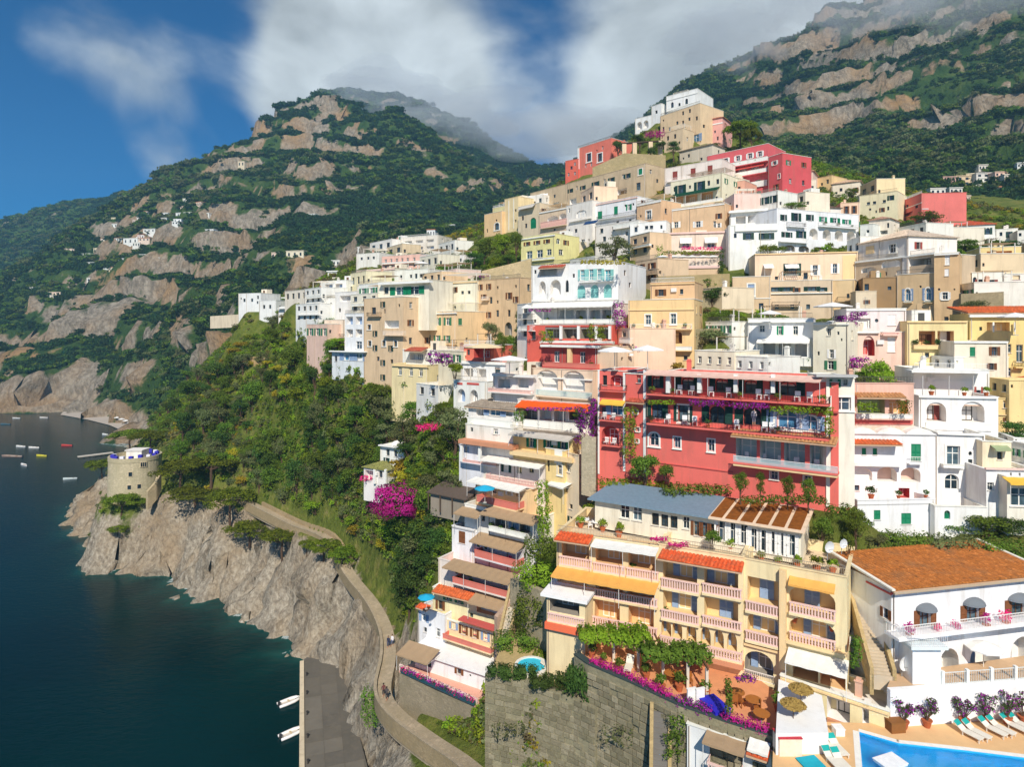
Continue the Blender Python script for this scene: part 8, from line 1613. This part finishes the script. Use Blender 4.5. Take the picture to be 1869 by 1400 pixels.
j0, j1 = G(142, 834, .8), G(206, 826, .8); r = empty('jetty', j0); tag(r, 'long pale jetty reaching out from behind the watchtower', 'jetty'); fj = Face(j0, j1 - j0, (j1 - j0).length); mb = MB(r.location); mb.box(0, fj.W, -1.2, 1.2, .6, 1.0, 0, lambda x, y, z: fj.pt(x, y, z)); mb.build('deck', paint('c8c0b2', .9), r)
for k in range(7): mb = MB(r.location); p = fj.pt(fj.W * k / 6.2 + .5, -1.0, 0); mb.tube([p + Vector((0, 0, -4)), p + Vector((0, 0, .6))], .18, 6); mb.build('pile', paint('6a6258', .9), r)
# beach
bp = [G(u, v, .25) for u, v in ((110, 757), (160, 766), (200, 776), (232, 790), (268, 806))]; bq = [G(u, v, .25) + Vector((0, 0, 2.2)) for u, v in ((125, 749), (175, 752), (215, 757), (250, 766), (285, 780))]
mb = MB()
for a, b2, c, d in zip(bp, bp[1:], bq[1:], bq): mb.poly([a, b2, c, d])
tag(mb.build('beach', paint('b8ac9e', .95, .3)), kind='structure')
for i, (u, v) in enumerate(((205, 768), (214, 770), (222, 773), (230, 776), (238, 780), (246, 784))): place('pw', None, G(u, v, 1.6), 0, 1.3, 'tiny parasol on the far pebble beach', 'parasol', 'parasols on the far beach')
boxthing('beach_hut', 'small red roofed hut on the far beach', 'hut', G(238, 788, 1.5), 7, 4, 2.2, 'c8503c', .3, 'd86048')
def far_house(label, u, v, wpx, hpx, hexc, yaw=.25, rows=1, nw=3, d=None, tile=None, group='white houses scattered on the far slopes'):
    q = hit(u, v + hpx * .5, 215) if d is None else P(u, v + hpx * .5, d)
    if q is None: return
    w = wpx * q.y / FP; h = hpx * q.y / FP; ca, sa = math.cos(-yaw), math.sin(-yaw); f = Face((q.x - ca * w / 2, q.y - sa * w / 2), (ca, sa), w); r = empty('house', q); tag(r, label, 'house', group); dep = max(6, w * .5)
    mb = MB(q); fn = lambda x, y, z: f.pt(x, y, z); mb.box(0, w, -dep, 0, q.z - 8, q.z + h, 0, fn); mb.build('wall', plaster(hexc, .4), r)
    mb = MB(q); mb.box(-.3, w + .3, -dep - .3, .3, q.z + h + .003, q.z + h + .4, 0, fn); mb.build('roof', plaster(hexc, .3) if not tile else tiles(tile), r)
    for j in range(rows):
        for i in range(nw):
            s = w * (i + .5) / nw; z = q.z + h * (j + .25) / rows; ww = min(w / nw * .45, 1.6); hh = h / rows * .5; mb = MB(q); mb.box(s - ww / 2, s + ww / 2, .004, .06, z, z + hh, 0, fn); wi = mb.build('window', paint('6a665e', .6), r)
            mb = MB(q); mb.box(s - ww * .4, s + ww * .4, .0601, .09, z + hh * .1, z + hh * .9, 0, fn); mb.build('pane', GLS[1], wi)
for a in [('white farmhouse under the mountain cliff, left of the big bare rock', 238, 440, 32, 10), ('white house with a terrace below the cliff farmhouse', 265, 470, 26, 11), ('small white house upper left on the far slope', 157, 467, 18, 8), ('small white house just below the upper left one on the far slope', 163, 484, 20, 10), ('long low white house beside the small pair on the far slope', 203, 487, 36, 6), ('white house high on the far slope left of the ridge', 205, 412, 22, 6), ('low white house above the cliff farmhouse', 272, 421, 26, 6), ('white house row high under the ridge', 335, 392, 34, 8), ('second white house of the row under the ridge', 372, 392, 22, 6), ('white house left of the row under the ridge', 300, 392, 16, 7), ('small white house at the far left among trees', 70, 517, 18, 7), ('white house with long terrace in the middle of the mountain', 560, 395, 34, 8), ('tan ruined house on the mountain ridge', 440, 299, 14, 10, 'd8c49c'), ('cream villa left on the shelf above the bare cliff', 505, 467, 22, 12, 'ecc8b0'), ('cream villa right on the shelf above the bare cliff', 538, 464, 36, 12, 'f0dcb8'), ('small white house above the cream villas', 555, 447, 22, 8), ('white cottage right of the mountain terraces', 820, 415, 20, 9), ('white cottage under the dark woods beside the grey tiers', 722, 428, 24, 7), ('small white house in the trees right of the bare cliff', 607, 500, 20, 8), ('white house above the left cluster', 610, 480, 22, 9), ('white chapel-like house low right of the bare cliff', 660, 455, 16, 8)]:
    far_house(*a[:5], *(a[5:] or ('efede8',)), rows=1, nw=3 if a[3] > 20 else 2)
FB = [(440, 560), (520, 540), (640, 505), (700, 440), (800, 420), (850, 470), (800, 505), (720, 500), (640, 530), (600, 590), (520, 600)]; LS = [(20, 520), (140, 440), (240, 380), (340, 360), (420, 400), (330, 470), (240, 500), (120, 560)]; RS = [(1690, 345), (1760, 300), (1869, 290), (1869, 340), (1780, 370)]
for poly, n_, lab, gp_ in ((FB, 46, 'small pale house in the dense far band behind the green slope', 'houses of the far band'), (LS, 34, 'tiny white house scattered on the left mountainside', 'tiny houses on the left mountainside'), (RS, 10, 'tiny pale house around the hamlet on the right mountain', 'tiny houses on the right mountain')):
    k_ = 0; done = []
    while k_ < n_ and len(done) < 4000:
        u, v = rng.uniform(0, 1869), rng.uniform(280, 620); done.append(0)
        if not pip(u, v, poly): continue
        w_ = rng.uniform(14, 30) if poly is FB else rng.uniform(9, 22); far_house(lab, u, v, w_, rng.uniform(8, 15) if poly is FB else rng.uniform(5, 9), rng.choice(['f0eeea', 'efe9de', 'eadcc4', 'e6c8b0', 'f2f0ee', 'ecd8a8']), rng.uniform(-.1, .5), 2 if poly is FB and w_ > 20 else 1, 3 if w_ > 15 else 2, tile=rng.choice([None, None, None, 'c8764c']), group=gp_); k_ += 1
HM = 'hamlet houses on the right mountain'
for a in [('ochre house in the middle of the right hamlet', 1765, 330, 36, 18, 'dcb880'), ('pale house right in the right hamlet', 1800, 324, 34, 16, 'd0ccc4'), ('pink house at the right end of the right hamlet', 1828, 322, 22, 16, 'd8a890'), ('rosy house left in the right hamlet', 1733, 330, 22, 14, 'd89a84'), ('white house low left in the right hamlet', 1712, 350, 26, 12, 'dcd8d0'), ('white house at the lower tip of the right hamlet', 1745, 348, 22, 10, 'd8d4cc'), ('white house at the upper end of the right hamlet', 1795, 306, 16, 10, 'cfc8bc'), ('white house right under the dark woods', 1835, 392, 22, 8, 'dcdcda'), ('white house left under the dark woods', 1812, 397, 16, 8, 'dfe0de')]:
    far_house(*a, yaw=.1, rows=2 if a[4] > 12 else 1, nw=3, group=HM)
# ------------------------------------------------------------------ people
def person(label, loc, rz, shirt, legs, hair, pose='walk'):
    r = empty('person', loc, rz); tag(r, label, 'person'); sw_ = .14 if pose == 'walk' else .03
    V = [(0, 0, .95), (0, 0, 1.18), (0, .01, 1.42), (0, .01, 1.52), (0, .03, 1.64), (.10, 0, .92), (.11, sw_, .5), (.11, sw_ * .9, .08), (.11, sw_ + .12, .03), (-.10, 0, .92), (-.11, -sw_ * .3, .5), (-.11, -sw_ * 1.6, .1), (-.11, -sw_ * 1.6 + .13, .03),
         (.2, 0, 1.42), (.26, -sw_ * .8, 1.14), (.25, sw_ * .1, .88), (.245, sw_ * .3, .78), (-.2, 0, 1.42), (-.26, sw_ * .8, 1.14), (-.25, sw_ * 1.6, .9), (-.245, sw_ * 1.9, .8), (0, .03, 1.74)]
    E = [(0, 1), (1, 2), (2, 3), (3, 4), (4, 21), (0, 5), (5, 6), (6, 7), (7, 8), (0, 9), (9, 10), (10, 11), (11, 12), (2, 13), (13, 14), (14, 15), (15, 16), (2, 17), (17, 18), (18, 19), (19, 20)]
    rad = [.15, .13, .15, .06, .095, .095, .065, .045, .04, .095, .065, .045, .04, .065, .048, .036, .035, .065, .048, .036, .035, .075]
    me = bpy.data.meshes.new('body'); me.from_pydata(V, E, []); ob = link('body', me, r)
    sk = ob.modifiers.new('skin', 'SKIN'); 
    for i, q in enumerate(me.skin_vertices[0].data): q.radius = (rad[i], rad[i]); q.use_root = (i == 0)
    ob.modifiers.new('sub', 'SUBSURF').render_levels = 1
    m, nt, b = nmat('person_' + shirt); tcx = nd(nt, 'ShaderNodeTexCoord'); sp = nd(nt, 'ShaderNodeSeparateXYZ'); nt.links.new(tcx.outputs['Object'], sp.inputs[0])
    nt.links.new(ramp(nt, sp.outputs['Z'], [(.0, lin('3a3028')), (.07, lin('c89878')), (.35, lin(legs)), (.96, lin(shirt))], 'CONSTANT'), b.inputs['Base Color']); b.inputs['Roughness'].default_value = .85
    me.materials.append(m)
    mb = MB(); mb.lathe((0, .03, 1.69), [(.001, -.14), (.075, -.11), (.095, 0), (.085, .07), (.001, .12)], 12); mb.build('head', paint('c89a7c', .7), r, True)
    mb = MB(); mb.lathe((0, .015, 1.72), [(.104, -.06), (.106, 0), (.09, .07), (.001, .115)], 12); mb.build('hair', paint(hair, .8), r, True); return r
for u, v, d, rz, sh, lg, hr, lab in [(709, 1183, 94.5, 2.9, '2a3048', '3c4460', '2a1e18', 'person in dark blue clothes walking on the cliff path'), (716, 1180, 95, 2.7, 'e8e4e8', '5a6484', '4a3426', 'person in a white top walking beside the dark one on the path'), (700, 1276, 82.5, .5, '6a3a38', '3a3434', '2a1e18', 'person in a maroon top at the bend of the cliff path'), (706, 1284, 81.5, .4, '4a4444', '2c2c34', '1e1814', 'second person at the bend of the cliff path')]:
    g = P(u, v, d); zz = min(((p - g).to_2d().length, p.z) for p in pline)[1]; person(lab, (g.x, g.y, zz + .05), rz, sh, lg, hr)
p = onb('red hotel', 1376, 776, .7); person('person in a pale shirt standing on the red hotel middle balcony', p, 3.0, 'f0e4e0', '8a8494', '3a2a20', 'stand')
# ------------------------------------------------------------------ the hazy air over the bay
m = bpy.data.materials.new('haze'); m.use_nodes = True; nt = m.node_tree; nt.nodes.clear()
out = nt.nodes.new('ShaderNodeOutputMaterial'); pv = nt.nodes.new('ShaderNodeVolumePrincipled')
pv.inputs['Color'].default_value = (.35, .72, 1.0, 1); pv.inputs['Density'].default_value = .00022; pv.inputs['Anisotropy'].default_value = .2
nt.links.new(pv.outputs[0], out.inputs['Volume'])
mb = MB(); mb.box(-2600, 2600, -60, 2300, -14, float(ZF.max()) + 40); hz = mb.build('haze', m); tag(hz, kind='stuff'); hz['label'] = 'thin blue sea haze lying over the whole bay'
# clouds caught on the summits
def cloud(label, blobs, dens, seed):
    m = bpy.data.materials.new('cloud_vapour'); m.use_nodes = True; nt = m.node_tree; nt.nodes.clear()
    out = nt.nodes.new('ShaderNodeOutputMaterial'); pv = nt.nodes.new('ShaderNodeVolumePrincipled'); pv.inputs['Color'].default_value = (.97, .98, 1, 1); pv.inputs['Density'].default_value = dens; pv.inputs['Anisotropy'].default_value = .15
    nt.links.new(pv.outputs[0], out.inputs['Volume'])
    for i, (u, v, d, rx, rz) in enumerate(blobs):
        c = P(u, v, d); k = d / FP; bm = bmesh.new(); bmesh.ops.create_icosphere(bm, subdivisions=4, radius=1.0); rr = np.random.default_rng(seed + i)
        ph = rr.uniform(0, 6, (7, 3)); fr = rr.uniform(1.5, 6.5, (7, 3))
        for vt in bm.verts:
            w = sum(.32 / (1 + j * .35) * math.sin(fr[j][0] * vt.co.x + ph[j][0]) * math.sin(fr[j][1] * vt.co.y + ph[j][1]) * math.sin(fr[j][2] * vt.co.z + ph[j][2]) for j in range(7)); vt.co *= 1 + w
            vt.co.x *= rx * k; vt.co.y *= rx * k * .8; vt.co.z *= rz * k
        me = bpy.data.meshes.new('cloud'); bm.to_mesh(me); bm.free(); me.materials.append(m); o = link('cloud', me); o.location = c; tag(o, label + f', {["lowest", "middle", "upper", "outer"][i % 4]} puff', None, None, 'stuff')
cloud('white cloud bank wrapped round the rear summit', [(690, 158, 1180, 100, 30), (830, 210, 1120, 120, 40), (970, 248, 980, 130, 36), (1090, 240, 900, 100, 34)], .0070, 5)
cloud('grey cloud hanging over the right mountain top', [(1330, 70, 720, 110, 50), (1560, 0, 640, 150, 42), (1760, -10, 560, 150, 42)], .0085, 9)
